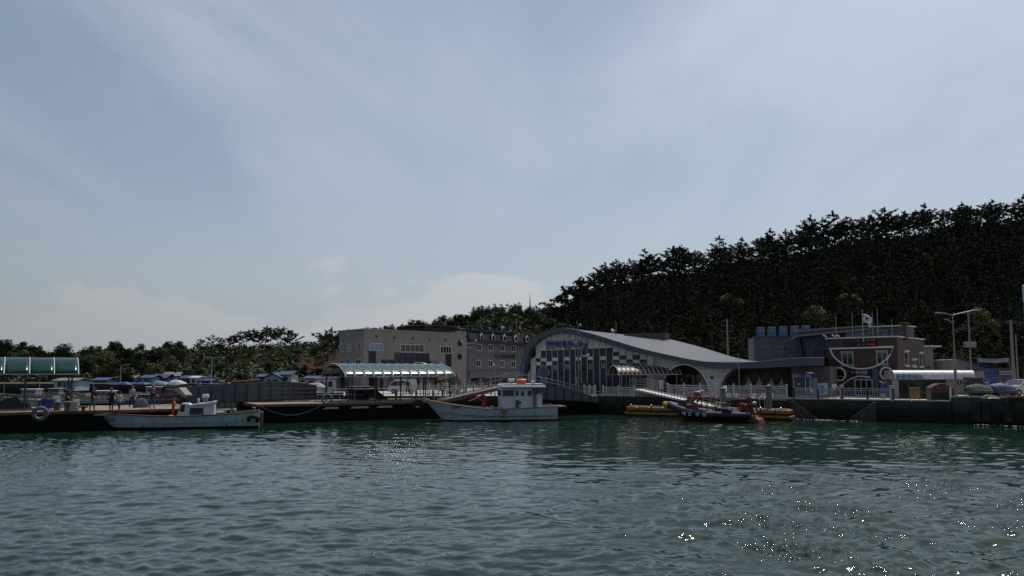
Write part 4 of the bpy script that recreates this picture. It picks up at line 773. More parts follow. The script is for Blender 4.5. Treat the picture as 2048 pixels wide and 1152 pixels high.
    x, z = P.px(1706, 745); e = MB(); disc(e, x, z, .15, -.18, -.16, 12); e.prism([(x - .26, -.175, z + .06), (x, -.175, z - .1), (x + .26, -.175, z + .06), (x, -.175, z - .02)], (0, .01, 0)); e.build('emblem', mat('emblem_gold', (.25, .2, .08), .5), sg)
    # roof room, chimney, aerials
    xa, z1 = P.px(1741, 655, 3); xb = P.px(1800, 655, 3)[0]; m = MB(); m.box(xa, xb, 3, 6, zt - .05, z1); rr = m.build('roof_room', M_bgrey, t); MB().bbox(xa - .15, xb + .15, 2.8, 6.2, z1, z1 + .12, .02).build('roof_room_cap', M_white, rr)
    a, d = P.px(1763, 663, 3); b, c = P.px(1777.5, 673, 3); MB().box(a, b, 2.93, 3.0, c, d).build('roof_room_window', glass('frosted_green', (.10, .15, .14), .3), rr); MB().bbox(a - .5, b + .1, 2.75, 2.99, d + .02, d + .14, .02).build('window_hood', M_cream, rr)
    a, d = P.px(1801, 647, 2.5); b = P.px(1811, 647, 2.5)[0]; m = MB(); m.bbox(a, b, 2.5, 3.1, zt - .2, d); m.bbox(a - .08, b + .08, 2.42, 3.18, d, d + .1, .02); m.build('chimney', M_brick, t)
    for px, top in ((1671, 627), (1704, 626), (1744, 622), (1754, 617), (1783, 637)):
        x, z = P.px(px, top, 2); MB().tube([(x, 2, zt - .1), (x, 2, z)], [.04, .02], 5).build('aerial', M_steel, t)
    for px, py in ((1651, 674), (1668.5, 675), (1677, 675.5)):
        x, z = P.px(px, py); m = MB(); m.tube([(x, .1, zt + .1), (x + .05, .1, zt + .3), (x - .12, -.25, zt + .42)], [.04, .05, .09], 6); m.build('floodlight', M_white, t)
    return P
PP = police()
# flag on its own pole above the police post
def flag():
    p = at(1735, 676, 88); t = thing('national_flag', 'white national flag with red and blue disc flying above the police post', 'flag', (p.x, 88, p.z - .4)); zt = at(1724, 630, 88).z - p.z + .4
    pl = at(1725, 640, 88).x - p.x; MB().tube([(pl, 0, 0), (pl, 0, zt + .5)], [.05, .03], 8).build('pole', M_steel, t); W, Hh = .95, .95; rows = []
    for i in range(11):
        u = i / 10; row = []
        for j in range(9): v_ = j / 8; row.append((pl + .04 + W * u * (1 - .10 * v_), .14 * math.sin(u * 6 + v_ * 2), zt + .1 - Hh * v_ * (1 - .12 * u) - .42 * u * u + .05 * math.sin(u * 5)))
        rows.append(row)
    fl = MB().grid(rows).build('cloth', mat('flag_cloth', (.62, .62, .62), .8, var=.05), t, True); sf = fl.modifiers.new('thickness', 'SOLIDIFY'); sf.thickness = .006
    def fp(u, v, off): i = u * 10; j = v * 8; a, b = int(i), int(j); q = Vector(rows[a][b]).lerp(Vector(rows[min(a + 1, 10)][b]), i - a); q2 = Vector(rows[a][min(b + 1, 8)]).lerp(Vector(rows[min(a + 1, 10)][min(b + 1, 8)]), i - a); q = q.lerp(q2, j - b); return Vector((q.x, q.y + off, q.z))
    for off in (-.016, .016):
        for col, s in ((M_red, 0), (mat('flag_blue', (.02, .04, .2), .7), 1)):
            v, f = [fp(.48, .5, off)], []
            for k in range(13):
                a = math.pi * (k / 12 + s) - .5; v.append(fp(.48 + .2 * math.cos(a), .5 - .2 * math.sin(a) * 1.0, off))
            MB().add(v, [(0, k, k + 1) for k in range(1, 13)]).build('disc_half', col, fl)
        for cu, cv, sg in ((.18, .2, 1), (.8, .2, -1), (.18, .8, -1), (.8, .8, 1)):
            m = MB()
            for k in (-1, 0, 1):
                q = [(cu - .09 + k * .035 * sg, cv + .07 + k * .05), (cu + .05 + k * .035 * sg, cv - .06 * sg + k * .05)]; a = fp(min(.98, max(.02, q[0][0])), min(.98, max(.02, q[0][1])), off); b = fp(min(.98, max(.02, q[1][0])), min(.98, max(.02, q[1][1])), off); m.bar(a, b, .012, .03)
            m.build('trigram', M_dark, fl)
flag()
# ---- white visitor-information pavilion
def info():
    P = Plane(at(1783, 700, 82), at(1944, 700, 80.5), QZ); t = thing('information_pavilion', 'long low white pavilion with a rounded panel front and red information disc', 'building', P.A, P.rz); z1 = P.px(1800, 740)[1]; z0 = P.px(1800, 759)[1]; Lx = P.len
    sec = [(.2, z1 - .02), (-.25, z1 - .12), (-.5, z1 - .4), (-.55, (z0 + z1) / 2 - .1), (-.5, z0 + .05), (-.4, z0), (.2, z0)]
    n = 8; 
    for i in range(n):
        a, b = Lx * i / n + .012, Lx * (i + 1) / n - .012; MB().grid([[(a, y, z) for y, z in sec], [(b, y, z) for y, z in sec]]).build('front_panel', mat('white_enamel', (.60, .60, .61), .3, var=.08, scale=.8, grime=.25), t, True)
    xw = P.px(1893, 780)[0]; m = MB(); m.box(.02, Lx, .25, 4, z0, z1 - .05); m.box(xw, Lx + .9, -.2, 3.9, 0, z0 - .01); m.bbox(-.05, .42, -.5, .2, 0, z0 - .01); m.box(.03, Lx, 3.9, 4, 0, z0); m.build('wall', M_cream, t)
    x1_ = Lx + .9; PB = at(1962, 700, 84); pb_ = PB - P.A; q = Vector((pb_.dot(P.d), pb_.dot(P.n), 0)); zr = z1 - .45; m = MB(); m.add([(x1_, -.2, 0), (q.x, q.y, 0), (q.x, q.y, zr - .2), (x1_, -.2, z1 - .1), (Lx, -.2, z1 - .1), (Lx, -.2, 0)], [(0, 1, 2, 3), (0, 3, 4, 5)]); m.build('end_wall', M_cream, t)
    for i in range(4): a = .45 + (xw - .5) * i / 4; window(t, (a, a + (xw - .5) / 4 - .03, .35, z0 - .05), M_dsteel, glass('pavilion_glass', (.022, .03, .03)), 1, y=.5, name='glazing')
    MB().box(.42, xw, .45, .7, 0, .34).build('plinth', M_dsteel, t)
    m = MB(); x, z = P.px(1797, 770); 
    xs0, z = P.px(1788, 753); xs1 = P.px(1842, 752)[0]; lettering('관광안내소', .6, mat('sign_blue_light', (.10, .14, .36), .4), t, ((xs0 + xs1) / 2, -.62, z), width=xs1 - xs0, height=.52, extr=.04)
    x, z = P.px(1917, 763.5); d = MB(); disc(d, x, z, .27, -.26, -.2); do = d.build('information_disc', M_red, t); lettering('i', .5, M_white, do, (x, -.27, z), height=.34, extr=.005)
info()
# ---- right-hand sheds and shop
def sheds():
    P = Plane(at(1899, 700, 95), at(1985, 700, 94.5), QZ); t = thing('gable_shed', 'pale shed with a long single-slope blue-edged gable behind the information pavilion', 'building', P.A, P.rz); a, b, c = P.px(1899, 719.5), P.px(1918, 718), P.px(1984, 738)
    m = MB(); m.prism([(a[0], 0, 0), (c[0], 0, 0), (c[0], 0, c[1]), (b[0], 0, b[1]), (a[0], 0, a[1])], (0, 5, 0)); m.build('wall', M_cream, t); m = MB(); m.prism([(b[0] - .2, -.3, b[1] + .02), (c[0] + .6, -.3, c[1] - .1), (c[0] + .6, -.3, c[1] + .12), (b[0] - .2, -.3, b[1] + .22)], (0, 5.5, 0)); m.build('roof', M_navy, t)
    P = Plane(at(1958, 700, 91), at(2032, 700, 90.5), QZ); t = thing('blue_shop', 'shuttered blue shop with a white name strip beside the silver car', 'building', P.A, P.rz); zt = P.px(1980, 748)[1]; Lx = P.len; m = MB(); m.box(0, Lx, .2, 5, 0, P.px(1990, 737)[1]); m.build('wall', M_purple, t); xm = P.px(2000, 760)[0]
    sh = MB(); sh.box(.05, xm - .1, .08, .2, 0, zt); sho = sh.build('shutter', mat('blue_shutter', (.02, .075, .22), .5, var=.2), t); m = MB(); 
    for k in range(9): MB().bbox(.05, xm - .1, .04, .079, .1 + k * (zt - .1) / 9, .1 + (k + .86) * (zt - .1) / 9, .01).build('slat', mat('blue_shutter', (.02, .075, .22)), sho)
    MB().box(xm - .08, xm + .08, 0, .2, 0, zt + .2).build('post', M_wood, t); a, z1 = P.px(1998, 742); b, z0 = P.px(2027, 750); so_ = MB().bbox(a, b, -.1, .1, z0, z1, .01).build('name_strip', M_cream, t)
    m = MB(); k = a + .12
    while k < b - .15: m.box(k, k + rng.uniform(.06, .16), -.115, -.101, z0 + .1, z1 - .1); k += .22
    o = m.build('lettering', M_blue, so_); o['kind'] = 'stuff'
    m = MB(); rows = [[(P.px(1956, 717)[0] + (P.px(2019, 717)[0] - P.px(1956, 717)[0]) * u, .1 + .1 * math.sin(u * 9), P.px(1985, 716)[1] - .42 * v - .1 * math.sin(u * 3.1)) for u in [i / 12 for i in range(13)]] for v in (0, .5, 1)]; m.grid(rows); o = m.build('hanging_banner', mat('lilac_banner', (.2, .2, .28), .7), t, True); o.modifiers.new('thickness', 'SOLIDIFY').thickness = .02
    z = P.px(1985, 723)[1]; m = MB()
    for x in (P.px(1956, 717)[0], P.px(2019, 717)[0]): m.tube([(x, .15, P.px(1990, 737)[1]), (x, .15, P.px(1985, 715)[1])], .04, 5)
    m.build('banner_pole', M_dsteel, t)
    a = P.px(1979, 765); b = MB(); b.bbox(P.px(1970.5, 760)[0], P.px(1980, 760)[0], -.02, .04, P.px(1975, 772)[1], P.px(1975, 756.5)[1], .01); b.build('poster', mat('blue_poster', (.08, .1, .25), .5), t); MB().bbox(P.px(1964, 760)[0], P.px(1969, 760)[0], -.03, .03, P.px(1966, 763)[1], P.px(1966, 757)[1], .01).build('number_plate', M_white, t)
    # cream house corner behind the police post
    P = Plane(at(1849, 700, 98.6), at(1866, 700, 98.5), QZ); t = thing('cream_annexe', 'narrow cream annexe with a flat overhanging roof right of the police post', 'building', P.A, P.rz); z = P.px(1855, 694)[1]; MB().box(0, P.len, 0, 4, 0, z).build('wall', M_cream, t); MB().bbox(-.2, P.len + .8, -.5, 4.3, z, z + .15, .02).build('roof', M_white, t); m = MB(); m.box(-.05, P.len * .5, -.08, .02, z * .55, z * .57); m.build('string_course', M_navy, t)
sheds()
# ================================================================ HARBOUR THINGS
M_deck = mat('pontoon_deck', (0.24, 0.19, 0.14), 0.85, var=0.3, scale=0.9, grime=0.4)
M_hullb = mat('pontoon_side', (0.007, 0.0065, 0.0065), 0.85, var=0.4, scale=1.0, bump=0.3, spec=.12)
M_girder = mat('grey_girder_paint', (0.085, 0.092, 0.108), 0.55, var=0.15, scale=0.6, grime=0.4)
M_rail = mat('dull_rail_steel', (0.16, 0.16, 0.16), 0.6, var=0.2)
M_green = sheet('green_polycarbonate', (0.020, 0.080, 0.064), 0.86, 0.19); M_green.node_tree.nodes['Principled BSDF'].inputs['Specular IOR Level'].default_value = 1.0
M_green2 = sheet('dimmed_green_polycarbonate', (0.010, 0.060, 0.048), 0.75, 0.2); M_green2.node_tree.nodes['Principled BSDF'].inputs['Specular IOR Level'].default_value = 0.35  # same sheet as the other canopy; colour and gloss dimmed for its lack of glare
M_brownpc = sheet('brown_polycarbonate', (0.12, 0.065, 0.05), 0.75, 0.38); M_brownpc.node_tree.nodes['Principled BSDF'].inputs['Specular IOR Level'].default_value = 0.3
M_rib = mat('white_rib_paint', (0.52, 0.52, 0.50), 0.4, var=0.1)
M_hullw = mat('white_hull', (0.42, 0.46, 0.49), 0.45, var=0.15, scale=0.8, grime=0.6)
M_hullg = mat('pale_green_hull', (0.33, 0.41, 0.43), 0.5, var=0.15, scale=0.8, grime=0.6)
M_boot = mat('bottom_paint', (0.014, 0.014, 0.018), 0.6, var=0.3)
M_rope = mat('rope', (0.22, 0.19, 0.13), 0.95, var=0.3)
M_tarpb = mat('blue_tarpaulin', (0.02, 0.06, 0.20), 0.55, var=0.25, scale=1.5, bump=.5, bscale=4)
M_tarpg = mat('green_tarpaulin', (0.02, 0.12, 0.085), 0.6, var=0.25, scale=1.5, bump=.5, bscale=4)
M_net = mat('green_fishing_net', (0.06, 0.085, 0.07), 0.95, var=0.5, scale=6, bump=1, bscale=12)
M_skin = mat('skin', (0.36, 0.21, 0.15), 0.6, var=.06)

def rail(parent, pts, h, spacing=1.2, r=.03, m=None, mids=1, name='railing'):
    m = m or M_steel; mb = MB(); pts = [Vector(p) for p in pts]; up = Vector((0, 0, 1))
    for k in range(mids + 1): mb.tube([p + up * h * (k + 1) / (mids + 1) for p in pts], r, 5)
    o = mb.build(name, m, parent)
    for a, b in zip(pts[:-1], pts[1:]):
        n = max(1, round((b - a).length / spacing))
        for i in range(n + (b is pts[-1])): p = a.lerp(b, i / n); MB().tube([p, p + up * h], r * 1.1, 5).build('post', m, o)
    return o
# ---- pontoons
def pontoon(org, L_, D, z, label, dashes=()):
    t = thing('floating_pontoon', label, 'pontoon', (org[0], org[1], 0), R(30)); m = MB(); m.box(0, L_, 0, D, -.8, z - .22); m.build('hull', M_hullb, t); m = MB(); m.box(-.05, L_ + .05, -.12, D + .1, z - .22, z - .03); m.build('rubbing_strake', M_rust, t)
    n = int(L_ / 1.2)
    for i in range(n): MB().bbox(L_ * i / n + .012, L_ * (i + 1) / n - .012, -.06, D, z - .028, z + rng.uniform(-.004, .01), .01).build('deck_plate', M_deck, t)
    for a, b in dashes: MB().prism([(a, -.14, z - .52), (b, -.14, z - .52), (b - .1, -.14, z - .34), (a + .35, -.14, z - .34)], (0, .02, 0)).build('white_dash', mat('old_white_paint', (.33, .33, .32), .7, var=.2), t)
    return t
PO1, PO2 = (-46, 56.5), (-21.6, 73.0); Z1, Z2 = 1.5, 1.6
pontoon(PO1, 24, 9, Z1, 'long dark pontoon at the left where people stand unloading')
pontoon(PO2, 17.2, 8, Z2, 'dark pontoon with three white dashes on its side under the shiny canopy', ((5.6, 7.1), (8.1, 9.9), (10.6, 12.2)))
def plocal(org, x, y, z): c, s = math.cos(R(30)), math.sin(R(30)); return Vector((org[0] + c * x - s * y, org[1] + s * x + c * y, z))
# ---- arched canopies
def canopy(name, label, A, rz, L_, W, ez, rise, nrib, z0, mpan, mrib, mend=None, posts=4, endarc=True):
    t = thing(name, label, 'canopy', (A[0], A[1], z0), rz); hz_ = ez - z0; Rr = (W * W / 4 + rise * rise) / (2 * rise); a0 = math.asin(W / 2 / Rr); n = 10
    arc = lambda q, dr=0: (W / 2 - (Rr + dr) * math.sin(a0 * (1 - 2 * q)) , hz_ + (Rr + dr) * math.cos(a0 * (1 - 2 * q)) - Rr * math.cos(a0))
    for i in range(nrib + 1):
        x = L_ * i / nrib; MB().tube([(x, *arc(k / n, .0)) for k in range(n + 1)], .042, 6).build('rib', mrib, t, True)
    for i in range(nrib):
        x0, x1 = L_ * i / nrib + .02, L_ * (i + 1) / nrib - .02; rows = []; bu = rng.uniform(-.004, .006); tw = rng.uniform(-.012, .012); sag = rng.uniform(-.005, .005)
        for j in range(7):
            u = j / 6; rows.append([(x0 + (x1 - x0) * u, *arc(k / 14, bu * math.sin(math.pi * u) + tw * (u - .5) * math.sin(6.28 * k / 14) + sag * math.sin(math.pi * u) * math.sin(math.pi * k / 7 * 1.5 + i))) for k in range(15)])
        o = MB().grid(rows).build('panel', mpan, t, True); o.modifiers.new('thickness', 'SOLIDIFY').thickness = .012
    for q in (0, .25, .5, .75, 1): y, z = arc(q, -.05); MB().tube([(-.1, y, z), (L_ + .1, y, z)], .045, 6).build('purlin', mrib if q in (0, 1) else M_dsteel, t)
    for i in range(posts):
        x = .4 + (L_ - .8) * i / (posts - 1)
        for y in (.35, W - .35):
            MB().tube([(x, y, 0), (x, y, hz_ + .1)], .065, 8).build('post', M_dsteel if mend is None else mend, t)
        MB().tube([(x, .35, hz_ - .02), (x, W - .35, hz_ - .02)], .045, 6).build('tie_beam', M_dsteel if mend is None else mend, t)
    return t
p = at(692, 752, 77); canopy('arched_canopy', 'glossy green arched canopy shining in the sun over the middle pontoon', (p.x, p.y), R(33), 11.2, 6.2, 3.95, 1.15, 12, Z2, M_green, M_rib, posts=5)
c1 = at(157, 748, 66); L1 = 13.2; A1 = (c1.x - math.cos(R(30)) * L1, c1.y - math.sin(R(30)) * L1); canopy('arched_canopy', 'dimmed green arched canopy with white ribs at the left edge of the harbour', A1, R(30), L1, 5.6, 4.25, 1.25, 8, Z1, M_green2, M_rib, posts=5)
p = at(1238, 749, 90); canopy('arched_canopy', 'brown arched canopy with pale hoops in front of the terminal', (p.x, p.y), R(12), 7.0, 3.6, zat(748.5, 90), .92, 14, QZ, M_brownpc, M_rib, mat('taupe_post', (.2, .19, .17), .6), posts=5)

# ---- plate-girder bridges
def bridge(label, A, B, top, bot, wd, npan, hood=None):
    A, B = Vector(A), Vector(B); d = B - A; Lx = math.hypot(d.x, d.y); t = thing('gangway_bridge', label, 'bridge', (A.x, A.y, 0), math.atan2(d.y, d.x)); tz = lambda q: float(np.interp(q, [a for a, _ in top], [b for _, b in top])); bz = lambda q: float(np.interp(q, [a for a, _ in bot], [b for _, b in bot]))
    for y in (0, wd):
        for i in range(npan):
            q0, q1 = i / npan, (i + 1) / npan; MB().prism([(Lx * q0 + .03, y, bz(q0)), (Lx * q1 - .03, y, bz(q1)), (Lx * q1 - .03, y, tz(q1)), (Lx * q0 + .03, y, tz(q0))], (0, .03, 0)).build('girder_panel', M_girder, t)
        for i in range(npan + 1): q = i / npan; MB().box(Lx * q - .04, Lx * q + .04, y - .12, y + .14, bz(q), tz(q) - .01).build('stiffener', M_dsteel, t)
        MB().tube([(Lx * q, y + .015, tz(q) + .03) for q in [k / 12 for k in range(13)]], .07, 4).build('top_chord', M_girder, t); MB().tube([(Lx * q, y + .015, bz(q)) for q in [k / 12 for k in range(13)]], .08, 4).build('bottom_chord', M_dsteel, t)
    rows = [[(Lx * k / 12, y, bz(k / 12) + (tz(k / 12) - bz(k / 12)) * (.3 if hood is None else hood)) for y in (.06, wd - .03)] for k in range(13)]; o = MB().grid(rows).build('deck', M_brown, t); o.modifiers.new('thickness', 'SOLIDIFY').thickness = .08
    return t, Lx, tz, bz
b1, LB, tz, bz = bridge('grey plate-girder bridge arching between the two pontoons', at(374, 780, 75.5), at(632, 780, 80.5), [(0, zat(777, 75.5)), (.25, zat(770.5, 77)), (.55, zat(766.5, 78)), (.75, zat(765, 79)), (.88, zat(767, 80)), (1, zat(772, 80.5))], [(0, 1.62), (.6, 1.72), (1, 1.85)], 2.4, 11)
m = MB(); x = LB * .33
m.tube([(x, -.25, 1.68), (x, -.25, 2.45), (x + 2.3, -.25, 2.5), (x + 2.3, -.25, 1.72)], .03, 5); m.tube([(x + 1.15, -.25, 1.7), (x + 1.15, -.25, 2.48)], .03, 5); m.build('service_frame', M_dsteel, b1)
rail(b1, [(LB * .86, -.1, 1.95), (LB + 1.6, -.1, 1.75)], 1.0, .8, .03, M_dsteel, 2)
bridge('low grey approach ramp at the left end of the girder bridge', at(312, 780, 77), at(378, 780, 78.2), [(0, zat(777, 77)), (.5, zat(774.5, 77.5)), (1, zat(769, 78.2))], [(0, 1.55), (1, 1.62)], 2.0, 3)
b2, LB2, tz2, bz2 = bridge('pale grey arched gangway bridge landing on the quay beside the terminal', at(1040, 780, 84.5), at(1197, 780, 88.2), [(0, zat(764, 84.5)), (.25, zat(768, 85)), (.55, zat(778, 86)), (1, zat(797, 88))], [(0, zat(794, 84.5)), (.3, zat(798, 85.2)), (.7, zat(801, 86.5)), (1, zat(805, 88.2))], 2.2, 9, .92)
rail(b2, [(LB2 * q, 0, tz2(q) + .05) for q in (0, .3, .6, .9, 1.0)], .62, .95, .022, M_rail, 1); rail(b2, [(LB2 * q, 2.2, tz2(q) + .05) for q in (0, .3, .6, .9, 1.0)], .85, .95, .025, M_rail, 1)
A, B = at(888, 800, 81.0), at(1040, 780, 84.5); d = B - A; Lr = math.hypot(d.x, d.y); t = thing('gangway_ramp', 'brown boarded ramp with tube rails rising from the middle pontoon to the arched bridge', 'ramp', (A.x, A.y, 0), math.atan2(d.y, d.x)); za, zb = Z2 + .05, tz2(0) - .1
nb = 26
for i in range(nb): q0, q1 = i / nb, (i + 1) / nb; MB().prism([(Lr * q0 + .01, 0, za + (zb - za) * q0), (Lr * q1 - .01, 0, za + (zb - za) * q1), (Lr * q1 - .01, 0, za + (zb - za) * q1 - .06), (Lr * q0 + .01, 0, za + (zb - za) * q0 - .06)], (0, 2.4, 0)).build('plank', mat('red_brown_planks', (.17, .105, .08), .8, var=.25, rand=.15), t)
for y in (-.05, 2.42): MB().bar((0, y, za - .1), (Lr, y, zb - .1), .1, .3).build('side_beam', M_girder, t)
rail(t, [(0, -.05, za), (Lr * .5, -.05, (za + zb) / 2), (Lr, -.05, zb)], .85, 1.0, .025, M_rail, 1); rail(t, [(0, 2.42, za), (Lr, 2.42, zb)], .85, 1.0, .025, M_rail, 1)

# ---- folding ramp flap
p = at(357, 785, 74); o = MB(); o.prism([(-.62, 0, .32), (.02, 0, .42), (.62, 0, -.22), (.52, 0, -.42)], (.25, .9, 0)); t = tag(o.build('ramp_flap', M_cream), 'pale tilted ramp flap propped beside the girder bridge', 'ramp'); t.location = (p.x, p.y, p.z); MB().tube([(-.45, .3, .2), (-.45, .3, -1.3)], .04, 5).build('prop', M_dsteel, t); MB().tube([(.5, .5, -.3), (.5, .5, -1.3)], .04, 5).build('prop', M_dsteel, t)

# ---- tyres used as fenders
def tyre(label, p, R0, r, m, tilt=0, rz=0):
    o = MB().torus((0, 0, 0), R0, r, 'y', 24, 10).build('tyre_fender', m, None, True); tag(o, label, 'tyre', 'tyre fenders hung on the pontoons'); o.location = p; o.rotation_euler = (tilt, 0, rz); MB().tube([(0, -.02, R0), (0, .12, R0 + .5)], .02, 5).build('rope', M_rope, o); return o
q = at(80, 827, 62.3); tyre('big black tyre hanging on the left pontoon below the deck', (q.x, q.y, q.z), .42, .15, M_grubber, R(12), R(30))
q = at(654, 798, 75.2); tyre('pale grey tyre hanging at the left end of the middle pontoon', (q.x, q.y, q.z), .40, .10, mat('faded_tyre', (.2, .195, .185), .85, var=.2), R(12), R(28))
q = at(505, 836, 66.9); tyre('dark tyre at the stern of the white skiff', (q.x, q.y + .2, q.z - .1), .36, .14, M_rubber, R(50), R(10))
for px, py, lab in ((836, 806, 'dark tyre bundle at the right end of the middle pontoon'),):
    q = at(px, py, 79.6); tyre(lab, (q.x, q.y, q.z - .1), .40, .17, M_rubber, R(15), R(28))
# mooring chain between the pontoons
t = MB(); a, b = at(520, 815, 71), at(640, 815, 74.3); t.tube([a.lerp(b, k / 14) + Vector((0, 0, -.75 * math.sin(math.pi * k / 14) + .1)) for k in range(15)], .022, 5); tag(t.build('mooring_chain', M_dsteel), 'slack dark mooring chain hanging along the dark pontoon side', 'chain')

# ---- deck clutter on the left pontoon
def deck(px, py, z=Z1): return on(px, py, z)
for px, py, wdt, lab in ((114, 821.5, .24, 'brown bollard with a pale cap, left one of two by the people'), (135.5, 821.5, .24, 'brown bollard beside the stack of white crates')):
    p = deck(px, py); t = thing('mooring_bollard', lab, 'bollard', p, 0, 'bollards on the left pontoon'); MB().lathe([(wdt * 1.1, 0), (wdt, .05), (wdt, .6), (wdt * 1.02, .62)], 14).build('post', M_brown, t, True); MB().lathe([(wdt * 1.06, .62), (wdt * 1.06, .68), (0, .70)], 14).build('cap', M_cream, t, True)
p = deck(166.5, 822); t = thing('cleat', 'squat orange mooring cleat on the left pontoon', 'cleat', p); MB().lathe([(.2, 0), (.13, .08), (.13, .22), (.26, .30), (.26, .36), (0, .38)], 14).build('body', M_rust, t, True); MB().tube([(-.34, 0, .30), (.34, 0, .30)], .06, 8).build('horn', M_rust, t)
p = deck(149.5, 822)
for k in range(3):
    t = thing('fish_crate', ['lowest', 'middle', 'topmost'][k] + ' white crate of the stack on the left pontoon', 'crate', (p.x, p.y, p.z + k * .23 + .002), rng.uniform(-.1, .1), 'stack of white fish crates'); m = MB(); m.box(-.24, .24, -.18, .18, 0, .03); m.box(-.24, .24, -.18, -.15, .03, .2); m.box(-.24, .24, .15, .18, .03, .2); m.box(-.24, -.21, -.15, .15, .03, .2); m.box(.21, .24, -.15, .15, .03, .2); m.build('tub', mat('crate_plastic', (.36, .36, .36), .6), t); MB().bbox(-.26, .26, -.2, .2, .19, .222, .01).build('rim', mat('crate_plastic', (.36, .36, .36)), t)
for px, lab in ((48, 'silver drum lying left of the blue cover'), (57, 'silver drum next to the blue cover')):
    p = deck(px, 816); t = thing('steel_drum', lab, 'drum', p, 0, 'drums on the left pontoon'); MB().lathe([(0, 0), (.21, 0), (.22, .03), (.21, .06), (.21, .22), (.225, .24), (.21, .26), (.21, .42), (.22, .45), (0, .45)], 14).build('body', mat('drum_metal', (.3, .31, .34), .4, metal=.4), t, True)
# covered gear: a draped tarpaulin over crates
def tarp(label, p, sx, sy, h, m, rz=0, seed=0, name='tarpaulin_cover', cat='tarpaulin'):
    r = random.Random(seed); rows = []
    for i in range(9):
        u = i / 8 * 2 - 1; row = []
        for j in range(9): v_ = j / 8 * 2 - 1; e = max(abs(u), abs(v_)); z = h * (1 - e ** 4) * (1 + .12 * r.uniform(-1, 1)) * (.85 + .15 * math.cos(u * 2 + seed)); row.append((u * sx * (1 + .04 * r.uniform(-1, 1)), v_ * sy * (1 + .04 * r.uniform(-1, 1)), max(.0, z)))
        rows.append(row)
    o = MB().grid(rows).build(name, m, None, True); tag(o, label, cat); o.location = p; o.rotation_euler = (0, 0, rz); return o
p = deck(100, 816); tarp('dark blue tarpaulin over gear between the left canopy and the people', p, 1.0, .6, .95, M_tarpb, R(30), 3)
p = deck(20, 817); tarp('heap of dark nets under the left canopy', p, .9, .6, .9, M_net, R(30), 5, 'net_heap', 'net')
p = deck(282, 815); tarp('dark net heap behind the man in the grey jacket', p, .6, .5, .7, M_net, R(30), 6, 'net_heap', 'net')
t = thing('pontoon_railing', 'thin steel railing under the left canopy', 'railing', (0, 0, 0)); rail(t, [plocal(PO1, 3, 6.5, Z1), plocal(PO1, 15, 6.5, Z1)], 1.05, 1.4, .03, M_dsteel, 1)
tk_ = thing('pontoon_railing', 'low rusty rail along the deck behind the people', 'railing', (0, 0, 0)); rail(tk_, [plocal(PO1, 15.5, 7.5, Z1), plocal(PO1, 24, 7.5, Z1)], .9, 1.6, .035, M_rust, 1)
# middle pontoon: crates, blue bins, steel frames
for k, (px, py, w_, h_, m_, lab) in enumerate(((655, 803, 2.6, .62, M_tarpb, 'bright blue gear cover on the middle pontoon beside the tyre'), (712, 803, 2.2, 1.2, mat('navy_bin', (.012, .02, .06), .5), 'tall dark blue bin on the middle pontoon'),)):
    p = on(px, py - 4, Z2); t = thing('gear_bin', lab, 'bin', (p.x, p.y + .8, Z2), R(30)); MB().bbox(-w_ / 2, w_ / 2, -.6, .6, 0, h_, .06).build('body', m_, t); MB().bbox(-w_ / 2 - .05, w_ / 2 + .05, -.65, .65, h_, h_ + .08, .03).build('lid', M_cream if k == 0 else m_, t)
p = on(740, 800, Z2); t = thing('loading_ramp', 'black wedge-shaped loading ramp on the middle pontoon', 'ramp', (p.x, p.y + 1, Z2), R(30)); MB().prism([(-1.6, 0, 1.0), (.4, 0, 1.0), (1.7, 0, .08), (1.7, 0, 0), (.9, 0, 0), (-.9, 0, .75), (-1.6, 0, .75)], (0, 1.4, 0)).build('plate', M_dark, t); m = MB(); m.tube([(-1.5, .1, 0), (-1.5, .1, .76)], .05, 5); m.tube([(-1.5, 1.3, 0), (-1.5, 1.3, .76)], .05, 5); m.build('prop', M_dsteel, t)
t = thing('pontoon_railing', 'grey post railing along the middle pontoon under the shiny canopy', 'railing'); rail(t, [plocal(PO2, 6.5, 6.8, Z2), plocal(PO2, 17, 6.8, Z2)], 1.05, 1.5, .035, M_steel, 1)
t = thing('pontoon_railing', 'dark lattice railing at the left end of the shiny canopy', 'railing'); rail(t, [plocal(PO2, 1.5, 4.5, Z2), plocal(PO2, 7, 4.5, Z2)], 1.2, .6, .025, M_dsteel, 2)
for k, px in enumerate((790, 831, 865, 884, 901, 914)):
    p = on(px, 799 - k * .3, Z2); t = thing('bollard_light', ['first', 'second', 'third', 'fourth', 'fifth', 'last'][k] + ' grey bollard light from the left along the middle pontoon', 'bollard', (p.x, p.y + .6, Z2), 0, 'bollard lights on the middle pontoon'); MB().lathe([(.13, 0), (.11, .05), (.11, .78), (.13, .82), (0, .86)], 10).build('post', mat('grey_bollard', (.2, .2, .19), .6), t, True); MB().ball((0, 0, .95), .09, 10, 6).build('globe', M_white, t, True)
p = on(703, 792, Z2); t = thing('life_ring', 'dull red ring float on a post at the pontoon canopy', 'float', (p.x - .1, p.y, Z2)); MB().tube([(0, .1, 0), (0, .1, 1.2)], .04, 6).build('post', M_dsteel, t); MB().torus((0, 0, 1.0), .24, .08).build('ring', M_red, t, True)

